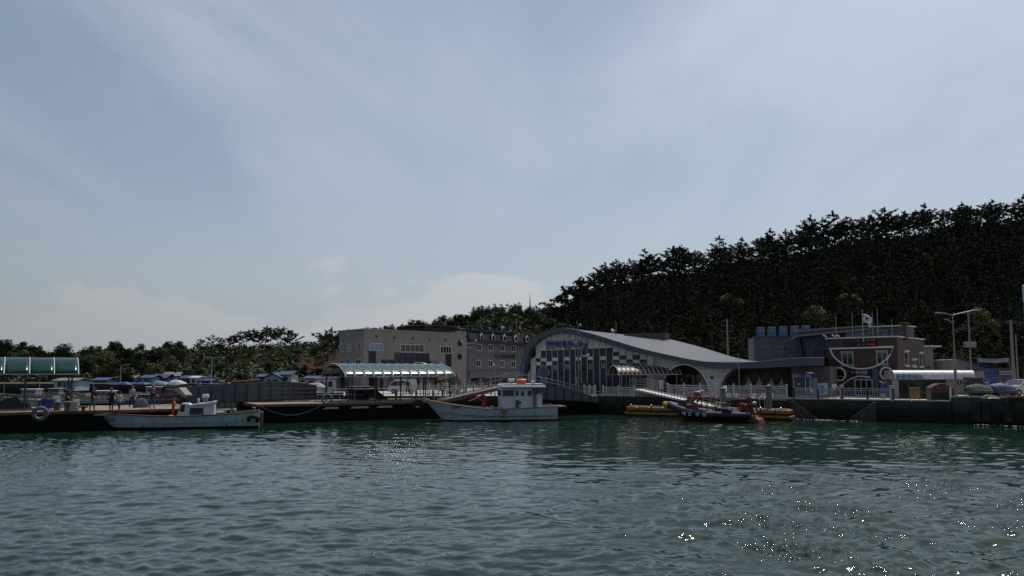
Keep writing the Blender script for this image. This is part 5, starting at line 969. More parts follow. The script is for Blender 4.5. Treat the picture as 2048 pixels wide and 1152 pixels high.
# ---- fences
def fence(label, A, B, z, h, n, m, style='picket', pm=None, cap=True, bal=5, lean=0):
    A, B = Vector((A[0], A[1], z)), Vector((B[0], B[1], z)); d = B - A; Lx = d.length; t = thing('quay_fence', label, 'fence', A, math.atan2(d.y, d.x), 'fences along the quay')
    for i in range(n + 1):
        x = Lx * i / n; o = MB().bbox(x - .08, x + .08, -.08, .08, 0, h * 1.04, .02).build('post', pm or m, t)
        if cap: MB().ball((x, 0, h * 1.04 + .07), .08, 8, 5).build('finial', pm or m, t, True)
    for zz_, th in ((h * .97, .09), (h * .8, .07), (h * .16, .08)):
        MB().box(0, Lx, -.035, .035, zz_ - th / 2, zz_ + th / 2).build('rail', m, t)
    b = MB(); k = int(Lx / (.13 if style == 'picket' else .19))
    for i in range(1, k):
        x = Lx * i / k
        if min(abs(x - Lx * j / n) for j in range(n + 1)) < .1: continue
        if style == 'curved': b.tube([(x, 0, h * .18), (x + .05, 0, h * .4), (x + .04, 0, h * .62), (x - .02, 0, h * .8)], .035, 4, False)
        else: b.box(x - .022, x + .022, -.02, .02, h * .18, h * .8)
    o = b.build('balusters', m, t); o['kind'] = 'stuff'; return t
fence('white post fence on the quay behind the shiny canopy', at(806, 780, 91.5), at(1000, 780, 91.5), QZ, 1.08, 11, M_white)
fence('white fence bay left of the brown canopy at the bridge landing', at(1168, 780, 90.2), at(1190, 780, 89.9), QZ, .95, 2, M_white)
fence('white balustrade under the brown canopy beside the gangway', at(1206, 780, 88.6), at(1268, 780, 86.6), QZ, .95, 2, M_white)
fence('ornate white balustrade with ball finials before the terminal arches', at(1336, 780, 86.2), at(1573, 780, 80.2), QZ + .12, 1.08, 7, M_white)
fence('grey railing with wavy bars in front of the police post', at(1588, 780, 79.6), at(1786, 780, 75.6), QZ + .1, .98, 4, mat('grey_rail_paint', (.36, .37, .39), .5), 'curved', M_dsteel, False)
m = MB(); a, b = at(1336, 780, 85.9), at(1573, 780, 79.9); m.bar((a.x, a.y, QZ + .0), (b.x, b.y, QZ + .0), .35, .24); tag(m.build('kerb_wall', M_conc), 'low concrete kerb under the ornate white balustrade', 'kerb')
# gate pillars of the police post
for px, lab in ((1683, 'pale short gate pillar left of the police post entrance'), (1783, 'pale short gate pillar right of the police post entrance')):
    p = at(px, 780, 80 if px < 1700 else 78.5); t = thing('gate_pillar', lab, 'pillar', (p.x, p.y, QZ), R(-25)); MB().bbox(-.16, .16, -.16, .16, 0, zat(773, 79) - QZ, .02).build('shaft', M_cream, t); MB().bbox(-.2, .2, -.2, .2, zat(773, 79) - QZ, zat(772, 79) - QZ + .06, .02).build('cap', M_cream, t)

# ---- stairs cut against the quay wall
qd = (C_step - C_corner).normalized(); qn = Vector((qd.y, -qd.x, 0))
def stairs(label, px_top, sgn):
    r_ = ray(px_top, 800); lam = (C_corner.x * r_.y - C_corner.y * r_.x) / (r_.x * qd.y - r_.y * qd.x); base = C_corner + qd * lam; t = thing('quay_steps', label, 'steps', (base.x, base.y, 0), math.atan2(qd.y, qd.x), 'stone steps on the quay wall')
    for k in range(9): x = sgn * k * .26; MB().bbox(min(x, x + sgn * .26), max(x, x + sgn * .26), -.85, -.01, -.6, QZ - .12 - k * .19, .03).build('step', mat('worn_stone', (.05, .048, .042), .85, var=.35, grime=.6), t)
stairs('stone steps going down to the right beside the floating yellow dock', 1586, 1); stairs('stone steps going down to the left below the police post', 1752, -1)
# rubber fenders on the right quay wall
for k, px in enumerate((1958, 1980, 2030)):
    a = C_step + (C_right - C_step) * ((px - 1904) / (2300 - 1904) * .93); t = thing('quay_fender', ['left', 'middle', 'right-hand'][k] + ' black rubber fender on the raised quay wall', 'fender', (a.x, a.y - .42, 0), math.atan2(C_right.y - C_step.y, C_right.x - C_step.x), 'rubber fenders on the quay wall'); MB().bbox(-.32, .32, -.12, .2, .25, 1.95, .06).build('block', M_rubber, t); m = MB(); m.lathe([(.0, -.01), (.05, -.01), (.05, 0)], 8, (0, -.13, .6), 'y'); m.lathe([(.0, -.01), (.05, -.01), (.05, 0)], 8, (0, -.13, 1.6), 'y'); m.build('bolt', M_dsteel, t)
# ---- floating yellow dock, piles, gangway
A, B = at(1251, 820, 84.2), at(1579, 820, 76.3); d = B - A; Ld = math.hypot(d.x, d.y); t = thing('floating_dock', 'low yellow floating dock lying along the quay wall', 'dock', (A.x, A.y, 0), math.atan2(d.y, d.x)); n = 12
for i in range(n):
    x0, x1 = Ld * i / n + .03, Ld * (i + 1) / n - .03; m = MB(); m.bbox(x0, x1, 0, 1.7, .62 + rng.uniform(-.02, .02), .98 + rng.uniform(-.02, .02), .09); m.build('float_block', M_yellow, t)
m = MB(); m.box(.15, Ld - .15, .12, 1.6, -.5, .62); m.build('keel', M_dark, t); m = MB(); m.bbox(-.1, Ld + .1, -.03, 1.73, .22, .42, .04); m.build('rubbing_strip', mat('dull_yellow', (.20, .14, .03), .6, grime=.5, var=.3), t); m = MB(); m.box(.2, Ld - .2, .25, 1.5, .985, 1.02); m.build('walkway', M_wood, t)
DOCK = t
for x in (.5, 2.6, Ld * .5, Ld - 2.6, Ld - .8): MB().lathe([(.07, 0), (.05, .03), (.05, .12), (.1, .15), (0, .2)], 8, (x, .2, 1.0)).build('cleat', M_steel, DOCK)
for x in (Ld * .52, Ld - 3.0):
    m = MB(); m.tube([(x, 1.55, .3), (x, 1.55, 1.9), (x + .05, 1.8, 2.1), (x, 2.1, 2.0)], .035, 6); m.tube([(x + .45, 1.55, .3), (x + .45, 1.55, 1.9), (x + .5, 1.8, 2.1), (x + .45, 2.1, 2.0)], .035, 6); m.build('ladder_rail', M_steel, DOCK)
for px, top, Yp, lab in ((1446, 776, 80.6, 'grey steel pile behind the rescue boat wheelhouse'), (1538, 771, 78.3, 'grey steel pile behind the rescue boat stern')):
    p = at(px, 800, Yp); z = zat(top, Yp); t = thing('dock_pile', lab, 'pile', (p.x, p.y, 0), 0, 'piles holding the floating dock'); MB().lathe([(.27, -1), (.27, z - .05)], 18).build('shaft', mat('pile_steel', (.15, .15, .165), .55, metal=.3, var=.2, grime=.5), t, True); MB().lathe([(.29, z - .05), (.29, z), (0, z + .03)], 18).build('cap', M_steel, t, True)
A, B = at(1270, 778, 86.2), at(1446, 817.5, 79.2); d = Vector((B.x - A.x, B.y - A.y, 0)); Lg = d.length; za, zb = A.z, B.z; t = thing('gangway', 'steep gangway with a white sunlit edge leading down to the yellow dock', 'gangway', (A.x, A.y, 0), math.atan2(d.y, d.x)); gz = lambda q: za + (zb - za) * q
MB().bar((0, 0, za - .08), (Lg, 0, zb - .08), .12, .16).build('near_beam', mat('white_gloss', (.72, .72, .70), .45, var=.06), t); MB().bar((0, 1.3, za), (Lg, 1.3, zb), .12, .2).build('far_beam', M_steel, t)
for i in range(24): q = i / 24; MB().prism([(Lg * q + .01, .07, gz(q) + .0), (Lg * (q + 1 / 24) - .01, .07, gz(q + 1 / 24) + .0), (Lg * (q + 1 / 24) - .01, .07, gz(q + 1 / 24) - .09), (Lg * q + .01, .07, gz(q) - .09)], (0, 1.16, 0)).build('tread', mat('pale_tread', (.66, .64, .60), .6, var=.08), t)
rail(t, [(0, -.19, za - .1), (Lg, -.19, zb - .1)], 1.0, .38, .018, M_dsteel, 2); rail(t, [(0, 1.36, za), (Lg, 1.36, zb)], 1.0, .6, .016, M_rail, 2)
# landing at the head of the gangway
p = at(1258, 790, 87.6); t = thing('gangway_landing', 'wedge-shaped concrete landing with a steel cage at the head of the gangway', 'landing', (p.x, p.y, QZ), R(-29)); MB().prism([(-.1, 0, 0), (5.6, 0, 0), (5.6, 0, .05), (1.0, 0, .62), (.1, 0, .62)], (0, 1.6, 0)).build('wedge', M_conc, t); rail(t, [(.1, 0, .62), (.1, 1.5, .62), (1.2, 1.5, .62), (3.5, 1.5, .35)], 1.15, .45, .016, M_rail, 3)
MB().tube([(-1.1, -.4, -1.2), (-.35, .1, .75)], .05, 6).build('stay', M_dsteel, t); MB().tube([(-.2, -.5, -1.0), (.7, .1, .8)], .02, 5).build('stay', M_dsteel, t)
# ================================================================ BOATS
def hull(parent, L_, Bm, zbow, zmid, zst, rake, mats, zc=.12, tw=.8, fl=1.0, smooth=True, bow0=.02):
    """lofted hull, bow at x=0; returns half-beam and sheer functions"""
    sh = lambda t: zmid + (zbow - zmid) * max(0, 1 - t / .55) ** 1.7 + (zst - zmid) * max(0, (t - .5) / .5) ** 1.8
    hb = lambda t: Bm / 2 * max(bow0, min(1, math.sin(math.pi / 2 * min(1, t / .42)) ** .75)) * (1 - (1 - tw) * max(0, (t - .6) / .4) ** 2)
    n = 22; rows = []
    for i in range(n + 1):
        t = i / n; x = t * L_; s = sh(t); b = hb(t); zk = -.45 + .5 * max(0, 1 - t / .12) ** 2; sx = lambda z: x + rake * (1 - (z - zk) / (zbow - zk)) * max(0, 1 - t / .35) ** 1.2
        rows.append([(sx(s), -b, s), (sx(s * .6), -b * (1 - .06 * fl), s * .6 + .02), (sx(zc), -b * (1 - .16 * fl), zc), (sx(zk + .1), -b * .45, zk + .1), (sx(zk), 0, zk), (sx(zk + .1), b * .45, zk + .1), (sx(zc), b * (1 - .16 * fl), zc), (sx(s * .6), b * (1 - .06 * fl), s * .6 + .02), (sx(s), b, s)])
    def side(cols, name, m):
        mb = MB()
        for c in cols: mb.grid([[r[c], r[c + 1]] for r in rows])
        return mb.build(name, m, parent, smooth)
    side((0, 1, 6, 7), 'hull', mats[0]); side((2, 3, 4, 5), 'bottom', mats[1])
    r = rows[-1]; MB().add([r[k] for k in range(9)], [tuple(range(9))]).build('transom', mats[0], parent)
    MB().tube([(q[0][0], q[0][1], q[0][2] + .02) for q in rows], .055, 5).build('gunwale', mats[2], parent); MB().tube([(q[8][0], q[8][1], q[8][2] + .02) for q in rows], .055, 5).build('gunwale', mats[2], parent)
    MB().grid([[(q[0][0], q[0][1] * .97, q[0][2] - .22), (q[8][0], q[8][1] * .97, q[8][2] - .22)] for q in rows]).build('deck', mats[3], parent)
    return sh, hb
def wpane(parent, pts, d, m, fm=None):
    o = MB().prism(pts, d).build('window', m, parent); return o
M_orange = mat('rescue_orange', (0.15, 0.026, 0.015), 0.5, var=0.25, grime=0.3)
M_bwhite = mat('boat_white', (.58, .58, .60), .4, var=.08, scale=1.2, grime=.3)
# ---- white trawler in the middle
def trawler():
    A, B = at(849, 838, 76.5), at(1110, 838, 78.5); d = B - A; L_ = math.hypot(d.x, d.y); t = thing('fishing_boat', 'white fishing boat with a wheelhouse, red deck crane and orange life raft', 'boat', (A.x, A.y, 0), math.atan2(d.y, d.x))
    sh, hb = hull(t, L_, 3.0, zat(800, 76.5), zat(817.5, 77.5), zat(811, 78.5), 1.6, (M_hullw, M_boot, M_wood, M_wood), zc=.12, tw=.86)
    P = Plane(A, B, 0); X = lambda px: P.px(px, 800)[0]; Z = lambda py: P.px(1030, py)[1]
    MB().tube([(L_ * q, -hb(q) * (1 - .035), .42 + .9 * max(0, 1 - q / .55) ** 1.7 * .55) for q in [.12 + .85 * k / 20 for k in range(21)]], .025, 5).build('rub_rail', M_dsteel, t)
    for q in (.42, .49, .56, .66, .72, .78, .85, .92): MB().ball((L_ * q, -hb(q) * .95 - .02, .40), .05, 6, 4).build('scupper', M_dark, t)
    lettering('금성호', .3, M_dark, t, (X(908), -hb(.24) * 1.0 - .03, Z(814.5) + .12), width=.85, height=.26, rz=R(-7), extr=.004)
    # wheelhouse
    x0, x1, zb, zr = X(1000.5), X(1062), .75, Z(774.5); w_ = 1.0; c = MB(); c.prism([(x0, -w_, zb), (x1, -w_, zb), (x1, -w_, zr), (x0 - .12, -w_, zr)], (0, 2 * w_, 0)); cab = c.build('wheelhouse', M_bwhite, t)
    def wn(a, b, c_, d_, nm='window'):
        xa, xb = X(a), X(b); f = MB(); f.prism([(xa - .04, -w_ - .02, Z(d_) - .04), (xb + .04, -w_ - .02, Z(d_) - .04), (xb + .04, -w_ - .02, Z(c_) + .04), (xa - .04, -w_ - .02, Z(c_) + .04)], (0, .03, 0)); fo = f.build(nm, M_bwhite, cab); MB().prism([(xa, -w_ - .03, Z(d_)), (xb, -w_ - .03, Z(d_)), (xb - .02, -w_ - .03, Z(c_)), (xa + .01, -w_ - .03, Z(c_))], (0, .02, 0)).build('pane', M_win, fo)
    wn(1027, 1033.5, 780, 791); wn(1037.5, 1044.5, 781.5, 791.5); wn(1051, 1059.5, 781, 791); wn(1001.5, 1024, 779.5, 791.5, 'windscreen')
    f = MB(); f.prism([(x0 - .06, -w_ + .1, Z(791)), (x0 - .06, w_ - .1, Z(791)), (x0 - .1, w_ - .1, Z(779.5)), (x0 - .1, -w_ + .1, Z(779.5))], (-.03, 0, 0)); f.build('windscreen', M_win, cab)
    MB().prism([(X(1033.5), -w_ - .025, .8), (X(1049), -w_ - .025, .8), (X(1049), -w_ - .025, Z(779)), (X(1033.5), -w_ - .025, Z(779))], (0, .02, 0)).build('door', M_bwhite, cab)
    rf = MB(); rf.bbox(X(997.5), X(1086), -w_ - .35, w_ + .35, zr, zr + .16, .05); rf.prism([(X(998), -w_ - .2, zr + .16), (X(1000), -w_ - .2, zr + .3), (X(1083), -w_ - .2, zr + .34), (X(1085), -w_ - .2, zr + .16)], (0, 2 * w_ + .4, 0)); rf.build('roof', M_bwhite, t); zt = zr + .33
    m = MB(); m.bbox(X(1070), X(1081), -.75, .75, .75, Z(788), .05); m.build('engine_casing', M_bwhite, t); MB().bbox(X(1068), X(1076), -.4, .4, Z(788), Z(783), .04).build('casing_vent', M_dsteel, t)
    rd = MB(); rd.bbox(X(1016.5), X(1029), -.25, .25, Z(763), Z(757), .06); ra = rd.build('radar', M_white, t); MB().tube([(X(1022.5), 0, zt - .05), (X(1022.5), 0, Z(763))], .06, 6).build('radar_mast', M_steel, ra)
    MB().lathe([(.0, -.45), (.2, -.44), (.235, -.36), (.235, .36), (.2, .44), (0, .45)], 14, (X(1041), -.4, zt + .2), 'x').build('life_raft', mat('life_raft_orange', (.62, .10, .05), .5), t, True)
    MB().tube([(X(1034.5), .1, zt), (X(1034.5), .1, Z(743))], [.05, .02], 6).build('mast', M_steel, t); m = MB(); m.tube([(X(1030), .1, Z(751)), (X(1034.5), .1, Z(753)), (X(1039), .1, Z(750.5))], .02, 4); m.build('aerial_arm', M_steel, t)
    MB().bbox(X(1063.5), X(1068), -.3, .3, zt, Z(761), .02).build('funnel', M_white, t); m = MB(); m.tube([(X(1061.5), -w_ - .2, .9), (X(1061.5), -w_ - .2, Z(764))], .035, 5); m.tube([(X(1064), -w_ - .2, .9), (X(1064), -w_ - .2, Z(775))], .025, 5); m.build('whip_pole', M_dsteel, t)
    m = MB(); m.prism([(X(1059), -w_ - .28, Z(781)), (X(1065), -w_ - .28, Z(781)), (X(1063.5), -w_ - .28, Z(775)), (X(1060.5), -w_ - .28, Z(775))], (0, .04, 0)); m.build('black_flag', M_dark, t)
    m = MB(); m.bbox(X(1000), X(1012), -.75, -.1, .55, Z(807), .03); m.build('deck_box', M_red, t); MB().bbox(X(1000) - .03, X(1012) + .03, -.78, -.07, Z(807), Z(807) + .06, .02).build('box_lid', M_cream, t); MB().bbox(X(1028), X(1033), -w_ - .2, -w_ - .03, .75, Z(799), .02).build('extinguisher_case', M_rust, t); MB().lathe([(0, -.09), (.1, -.08), (.1, 0)], 12, (X(1036), -w_ - .02, Z(804)), 'y').build('porthole', M_dark, t)
    # red deck crane
    m = MB(); bx = X(968); m.tube([(bx, 0, .6), (bx, 0, Z(800))], .16, 8); m.tube([(bx + .05, 0, Z(800)), (bx - .02, 0, Z(788))], [.14, .1], 8); m.tube([(bx, 0, Z(788.5)), (X(951), -.15, Z(797)), (X(936), -.3, Z(802))], [.10, .08, .05], 6); m.tube([(bx - .1, -.05, Z(802)), (X(955), -.15, Z(796))], .05, 6); m.build('crane', M_red, t, True)
    m = MB(); m.ball((X(963), -.2, .95), .4, 9, 6, (1.1, .8, .6), .2, rng); m.ball((X(978), .3, .9), .38, 9, 6, (1.3, .8, .6), .2, rng); m.build('net_pile', M_net, t, True); MB().lathe([(.3, -.5), (.3, .5)], 14, (X(986), 0, 1.0), 'y').build('net_drum', M_dsteel, t, True)
    m = MB(); m.ball((X(1005), -hb(.6) - .12, .95), .16, 8, 6, (1, .8, 1.1)); m.ball((X(1004), -hb(.6) - .1, .68), .13, 8, 6); m.ball((X(1004.5), -hb(.6) - .1, .42), .11, 8, 6, (1, 1, 1.3)); m.build('yellow_floats', M_yellow, t, True)
    MB().bbox(X(1072), X(1085), -.95, -.6, 1.0, 1.12, .03).build('blue_hatch', M_tarpb, t); m = MB(); m.tube([(X(1090), -.9, 1.1), (X(1090), -.9, 1.5)], .06, 8); m.build('stern_bollard', M_wood, t); m = MB(); m.bbox(L_ - .15, L_ + .85, -1.0, 1.0, 1.18, 1.28, .03); m.build('stern_platform', M_wood, t); MB().tube([(L_ * .02 + .2, 0, zat(800, 76.5)), (L_ * .02 - .35, .5, zat(800, 76.5) + .15)], .09, 6).build('bow_post', M_wood, t)
    m = MB(); m.bbox(L_ - 1.1, L_ - .05, -.5, .5, -.3, .45, .05); m.build('rudder_box', M_boot, t); MB().prism([(L_ * .86, -hb(.86) * .86, .02), (L_ * .98, -hb(.98) * .86, .04), (L_ * .98, -hb(.98) * .88, .14), (L_ * .86, -hb(.86) * .88, .12)], (0, .02, 0)).build('red_patch', M_red, t)
trawler()
# ---- long skiff at the left
def skiff():
    A, B = at(188, 855, 65.3), at(519, 852, 68.3); d = B - A; L_ = math.hypot(d.x, d.y); t = thing('fishing_skiff', 'long pale skiff with a small white cabin moored in front of the left pontoon', 'boat', (A.x, A.y, 0), math.atan2(d.y, d.x)); P = Plane(A, B, 0); X = lambda px: P.px(px, 820)[0]; Z = lambda py: P.px(400, py)[1]
    sh, hb = hull(t, L_, 2.5, zat(826, 65.3), zat(832, 66.5), zat(821.5, 68.3), 1.5, (M_hullg, M_boot, M_brown, M_brown), zc=.2, tw=.9)
    MB().tube([(L_ * q, -hb(q) * .955 - .01, .48 + .12 * max(0, q - .6)) for q in [.1 + .88 * k / 16 for k in range(17)]], .02, 4).build('rub_rail', mat('rub_rail_paint', (.2, .26, .28), .5), t)  # rub rail in a plain darker tone of the hull colour
    zb, w_ = .7, .85; zr = Z(809.5); c = MB(); c.prism([(X(352), -w_, zb), (X(430), -w_, zb), (X(430), -w_, zr + .02), (X(383), -w_, zr), (X(378), -w_, Z(806)), (X(365), -w_, Z(806)), (X(360), -w_, Z(820))], (0, 2 * w_, 0)); cab = c.build('cabin', M_bwhite, t)
    f = MB(); f.prism([(X(382), -w_ - .02, Z(828)), (X(409), -w_ - .02, Z(828)), (X(409), -w_ - .02, Z(814.5)), (X(382), -w_ - .02, Z(814.5))], (0, .03, 0)); fo = f.build('window', M_dsteel, cab)
    for a, b in ((383.5, 394.8), (396, 407.5)): MB().prism([(X(a), -w_ - .035, Z(826.5)), (X(b), -w_ - .035, Z(826.5)), (X(b), -w_ - .035, Z(816)), (X(a), -w_ - .035, Z(816))], (0, .02, 0)).build('pane', M_win, fo)
    MB().prism([(X(361.5), -w_ - .02, Z(822)), (X(371), -w_ - .02, Z(822)), (X(373), -w_ - .02, Z(808)), (X(365.5), -w_ - .02, Z(808))], (0, .03, 0)).build('windscreen', M_win, cab); MB().prism([(X(360.3) - .03, -w_ + .1, Z(820)), (X(360.3) - .03, w_ - .1, Z(820)), (X(364.5) - .03, w_ - .1, Z(807)), (X(364.5) - .03, -w_ + .1, Z(807))], (-.02, 0, 0)).build('windscreen', M_win, cab)
    r = MB(); r.prism([(X(381), -w_ - .1, zr), (X(430), -w_ - .1, zr), (X(433), -w_ - .1, Z(802.5)), (X(428), -w_ - .1, Z(802.5)), (X(410), -w_ - .1, Z(806)), (X(397), -w_ - .1, zr + .12)], (0, 2 * w_ + .2, 0)); r.build('roof', M_bwhite, t)
    m = MB(); m.bbox(X(403.5), X(417), -.22, .22, Z(795.5), Z(788.5), .06); ra = m.build('radar', M_white, t); m = MB(); m.tube([(X(407), 0, Z(805)), (X(407), 0, Z(795.5))], .03, 5); m.tube([(X(414), 0, Z(805)), (X(414), 0, Z(795.5))], .03, 5); m.tube([(X(410), 0, Z(805)), (X(410), 0, Z(795.5))], .03, 5); m.build('radar_stand', M_steel, ra)
    MB().lathe([(.06, 0), (.06, .2), (.09, .22), (.09, .38), (0, .42)], 8, (X(397.5), -.3, zr + .1)).build('lamp', M_white, t, True)
    m = MB(); m.tube([(X(450), .2, .7), (X(456), .2, 1.3), (X(464), .2, 1.42), (X(472), .2, 1.2), (X(476), .2, .75)], .09, 6); m.tube([(X(452), -.3, .7), (X(460), -.3, 1.35), (X(470), -.3, 1.25), (X(474), -.3, .75)], .07, 6); m.build('hose_hoops', M_rubber, t, True)
    MB().ball((X(472), -.55, 1.02), .24, 10, 7, (1.2, 1, .7)).build('silver_float', mat('float_silver', (.6, .6, .62), .25, metal=.6), t, True); MB().lathe([(.14, 0), (.15, .3), (0, .3)], 10, (X(455), -.6, .85)).build('bucket', M_lblue, t, True); MB().lathe([(.13, 0), (.14, .25), (0, .25)], 10, (X(484), -.5, .95)).build('bucket', M_dsteel, t, True); MB().bbox(X(431), X(446), -.7, .7, .7, 1.05, .03).build('hatch', M_wood, t)
    m = MB(); m.tube([(X(512), -.5, 1.1), (X(509), -.5, 1.55)], .05, 6); m.tube([(X(505), -.5, 1.55), (X(512), -.5, 1.57)], .05, 6); m.build('outboard_tiller', M_cream, t); m = MB(); m.bbox(L_ - .1, L_ + .25, -.35, .35, .2, 1.25, .05); m.build('outboard_bracket', M_rust, t)
    m = MB(); m.bbox(X(190), X(230), -.5, .5, sh(.06) - .12, sh(.06) + .02, .03); m.build('bow_boards', mat('pale_yellow_boards', (.36, .3, .16), .8, var=.3), t); MB().bbox(X(248), X(264), -.6, -.1, .95, 1.12, .04).build('white_box', M_white, t); m = MB(); m.ball((X(343), -.5, 1.0), .16, 8, 5, (1.6, 1, .6)); m.build('rope_coil', M_yellow, t, True)
    for q in (.3, .8): MB().bbox(L_ * q - .05, L_ * q + .05, -hb(q) * .9 - .06, -hb(q) * .9 + .02, .22, .34, .01).build('anode', M_dsteel, t)
    lettering('해진호', .3, M_dsteel, t, (X(222), -hb(.08) * .86 - .06, .78), width=.9, height=.2, rz=R(-14), extr=.004)
skiff()
# ---- orange and navy rescue boat
def rescue():
    A, B = at(1336, 838, 78.3), at(1524, 838, 74.2); d = B - A; L_ = math.hypot(d.x, d.y); t = thing('rescue_boat', 'navy rescue boat with orange wheelhouse frame, lettered side and orange stern rig', 'boat', (A.x, A.y, 0), math.atan2(d.y, d.x)); P = Plane(A, B, 0); X = lambda px: P.px(px, 820)[0]; Z = lambda py: P.px(1430, py)[1]
    Mn = mat('navy_tube', (.012, .015, .032), .55, var=.25); hb_ = 1.25; sh = lambda q: .62 + .75 * max(0, 1 - q / .5) ** 1.6
    n = 18; hbq = lambda q: hb_ * min(1, math.sin(math.pi / 2 * min(1, q / .38)) ** .8 + .04)
    for s in (-1, 1): MB().tube([(L_ * (.02 + .9 * q), s * hbq(q), sh(q)) for q in [k / n for k in range(n + 1)]], [.27 + .05 * (1 - k / n) for k in range(n + 1)], 10).build('side_tube', Mn, t, True)
    rows = []
    for k in range(n + 1):
        q = k / n; b = hbq(q) * .98; z = sh(q) - .1; kz = -.35 + 1.0 * max(0, 1 - q / .3) ** 2; rows.append([(L_ * (.03 + .88 * q), -b, z), (L_ * (.03 + .88 * q) + .3 * max(0, 1 - q * 3), -b * .55, (z + kz) / 2 - .15), (L_ * (.03 + .88 * q) + .6 * max(0, 1 - q * 3), 0, kz), (L_ * (.03 + .88 * q) + .3 * max(0, 1 - q * 3), b * .55, (z + kz) / 2 - .15), (L_ * (.03 + .88 * q), b, z)])
    MB().grid(rows).build('hull', mat('rescue_red', (.12, .02, .014), .5, var=.2), t, True); MB().grid([[(r[0][0], r[0][1], r[0][2]), (r[4][0], r[4][1], r[4][2])] for r in rows]).build('deck', M_orange, t)
    for k, ch in enumerate('해양경찰'):
        px = (1378, 1390, 1404.5, 1418.5)[k]; lettering(ch, .4, M_white, t, (X(px), -hb_ - .34, Z(826.5 + .4 * k)), width=.36, height=.36, extr=.004)
    m = MB()
    for k in range(10): a = math.pi * (k / 9 - .5); m.ball((.05 - .28 * math.cos(a), .75 * math.sin(a), sh(0) + .02 + .1 * math.cos(a)), .19, 7, 5, (1, 1, 1), .12, rng)
    m.ball((-.05, -.15, sh(0) - .35), .2, 7, 5, (1, 1.2, 1.5), .12, rng); m.build('rope_bow_fender', mat('straw_rope', (.38, .30, .12), .95, var=.4, scale=5), t, True)
    m = MB(); m.tube([(X(1356), -.8, Z(808)), (X(1366), -1.05, Z(818))], .03, 5); m.tube([(X(1353), -.75, Z(809)), (X(1364), -1.05, Z(820))], .03, 5); m.build('grab_rail', M_white, t)
    zf = .55; m = MB(); m.prism([(X(1358), -.6, zf), (X(1376), -.6, zf), (X(1376), -.6, Z(803)), (X(1361), -.6, Z(803))], (0, 1.2, 0)); m.build('fore_locker', M_orange, t); MB().bbox(X(1361.5), X(1374), -.65, .65, Z(803), Z(801), .02).build('locker_lid', M_dsteel, t)
    c = MB(); c.prism([(X(1374), -.7, zf), (X(1396), -.7, zf), (X(1393), -.7, Z(811)), (X(1387), -.7, Z(806)), (X(1377), -.7, Z(806))], (0, 1.4, 0)); c.build('console', M_orange, t); MB().prism([(X(1377), -.72, Z(811)), (X(1390), -.72, Z(811)), (X(1387), -.72, Z(807)), (X(1379), -.72, Z(807))], (0, .02, 0)).build('side_emblem', M_white, t)
    m = MB()
    for y in (-.72, .72):
        m = MB(); m.bar((X(1376), y, Z(806)), (X(1385), y, Z(794)), .12, .16); m.build('roof_strut', M_orange, t); m = MB(); m.bar((X(1389), y, Z(806)), (X(1399), y, Z(794)), .12, .16); m.build('roof_strut', M_orange, t); MB().tube([(X(1408), y, zf), (X(1408), y, Z(793))], .035, 6).build('roof_post', M_orange, t); MB().tube([(X(1420), y, zf), (X(1420), y, Z(794))], .035, 6).build('roof_post', M_orange, t)
    MB().prism([(X(1378), -.7, Z(806)), (X(1391), -.7, Z(806)), (X(1397), -.7, Z(795)), (X(1384), -.7, Z(795))], (0, .015, 0)).build('side_glass', glass('hazy_glass', (.2, .21, .22), .3), t)
    MB().bbox(X(1380), X(1421), -.8, .8, Z(794), Z(792.5), .03).build('roof', M_orange, t); m = MB(); m.bbox(X(1389), X(1402), -.3, .3, Z(792.5), Z(786), .05); rb = m.build('roof_pod', M_red, t); MB().bbox(X(1390), X(1401), -.28, .28, Z(786), Z(782.5), .05).build('radar', M_steel, rb); MB().ball((X(1405), 0, Z(783)), .14, 8, 6).build('camera_ball', M_white, rb, True); m = MB(); m.tube([(X(1382), -.6, Z(792)), (X(1382), -.6, Z(786)), (X(1389), -.6, Z(786))], .03, 5); m.tube([(X(1385), -.6, Z(792)), (X(1385), -.6, Z(786))], .03, 5); m.build('roof_rail', M_orange, rb)
    m = MB(); m.tube([(X(1404), .1, Z(786)), (X(1412), .1, Z(788)), (X(1424), .1, Z(792))], .02, 4); m.build('aerial', M_steel, rb)
    m = MB()
    for x in (X(1432), X(1450)):
        for y in (-.6, .6): m.tube([(x, y, zf), (x, y, Z(806))], .04, 6)
    m.tube([(X(1432), -.6, Z(806)), (X(1450), -.6, Z(806))], .045, 6); m.tube([(X(1432), .6, Z(806)), (X(1450), .6, Z(806))], .045, 6); m.tube([(X(1450), -.6, Z(806)), (X(1450), .6, Z(806))], .045, 6); m.tube([(X(1432), -.6, Z(806)), (X(1432), .6, Z(806))], .045, 6); m.build('seat_frame', M_orange, t)
    for x in (1436, 1445): MB().bbox(X(x) - .18, X(x) + .18, -.4, .4, zf, Z(815), .05).build('seat', M_orange, t)
    MB().ball((X(1434), -.3, Z(815) + .1), .12, 7, 5).build('helmet', M_white, t)
    # stern rig
    Mr = mat('rig_red', (.15, .022, .017), .5, var=.3); m = MB()
    for y in (-.7, .7): m.tube([(X(1500), y, .4), (X(1498), y, Z(812)), (X(1503), y, Z(795))], [.14, .12, .09], 7); m.tube([(X(1515), y, .3), (X(1508), y, Z(812)), (X(1505), y, Z(797))], .08, 6)
    m.bar((X(1503), -.8, Z(795)), (X(1503), .8, Z(795)), .2, .22); m.bbox(X(1500), X(1512), -.55, .55, Z(799), Z(793.5), .05); m.build('stern_gantry', Mr, t, True); MB().bbox(X(1478), X(1492), -.3, .3, Z(798), Z(796), .02).build('gantry_lamp_bar', M_wood, t); m = MB(); m.bar((X(1482), 0, Z(799)), (X(1503), 0, Z(796)), .18, .16); m.build('gantry_arm', Mr, t)
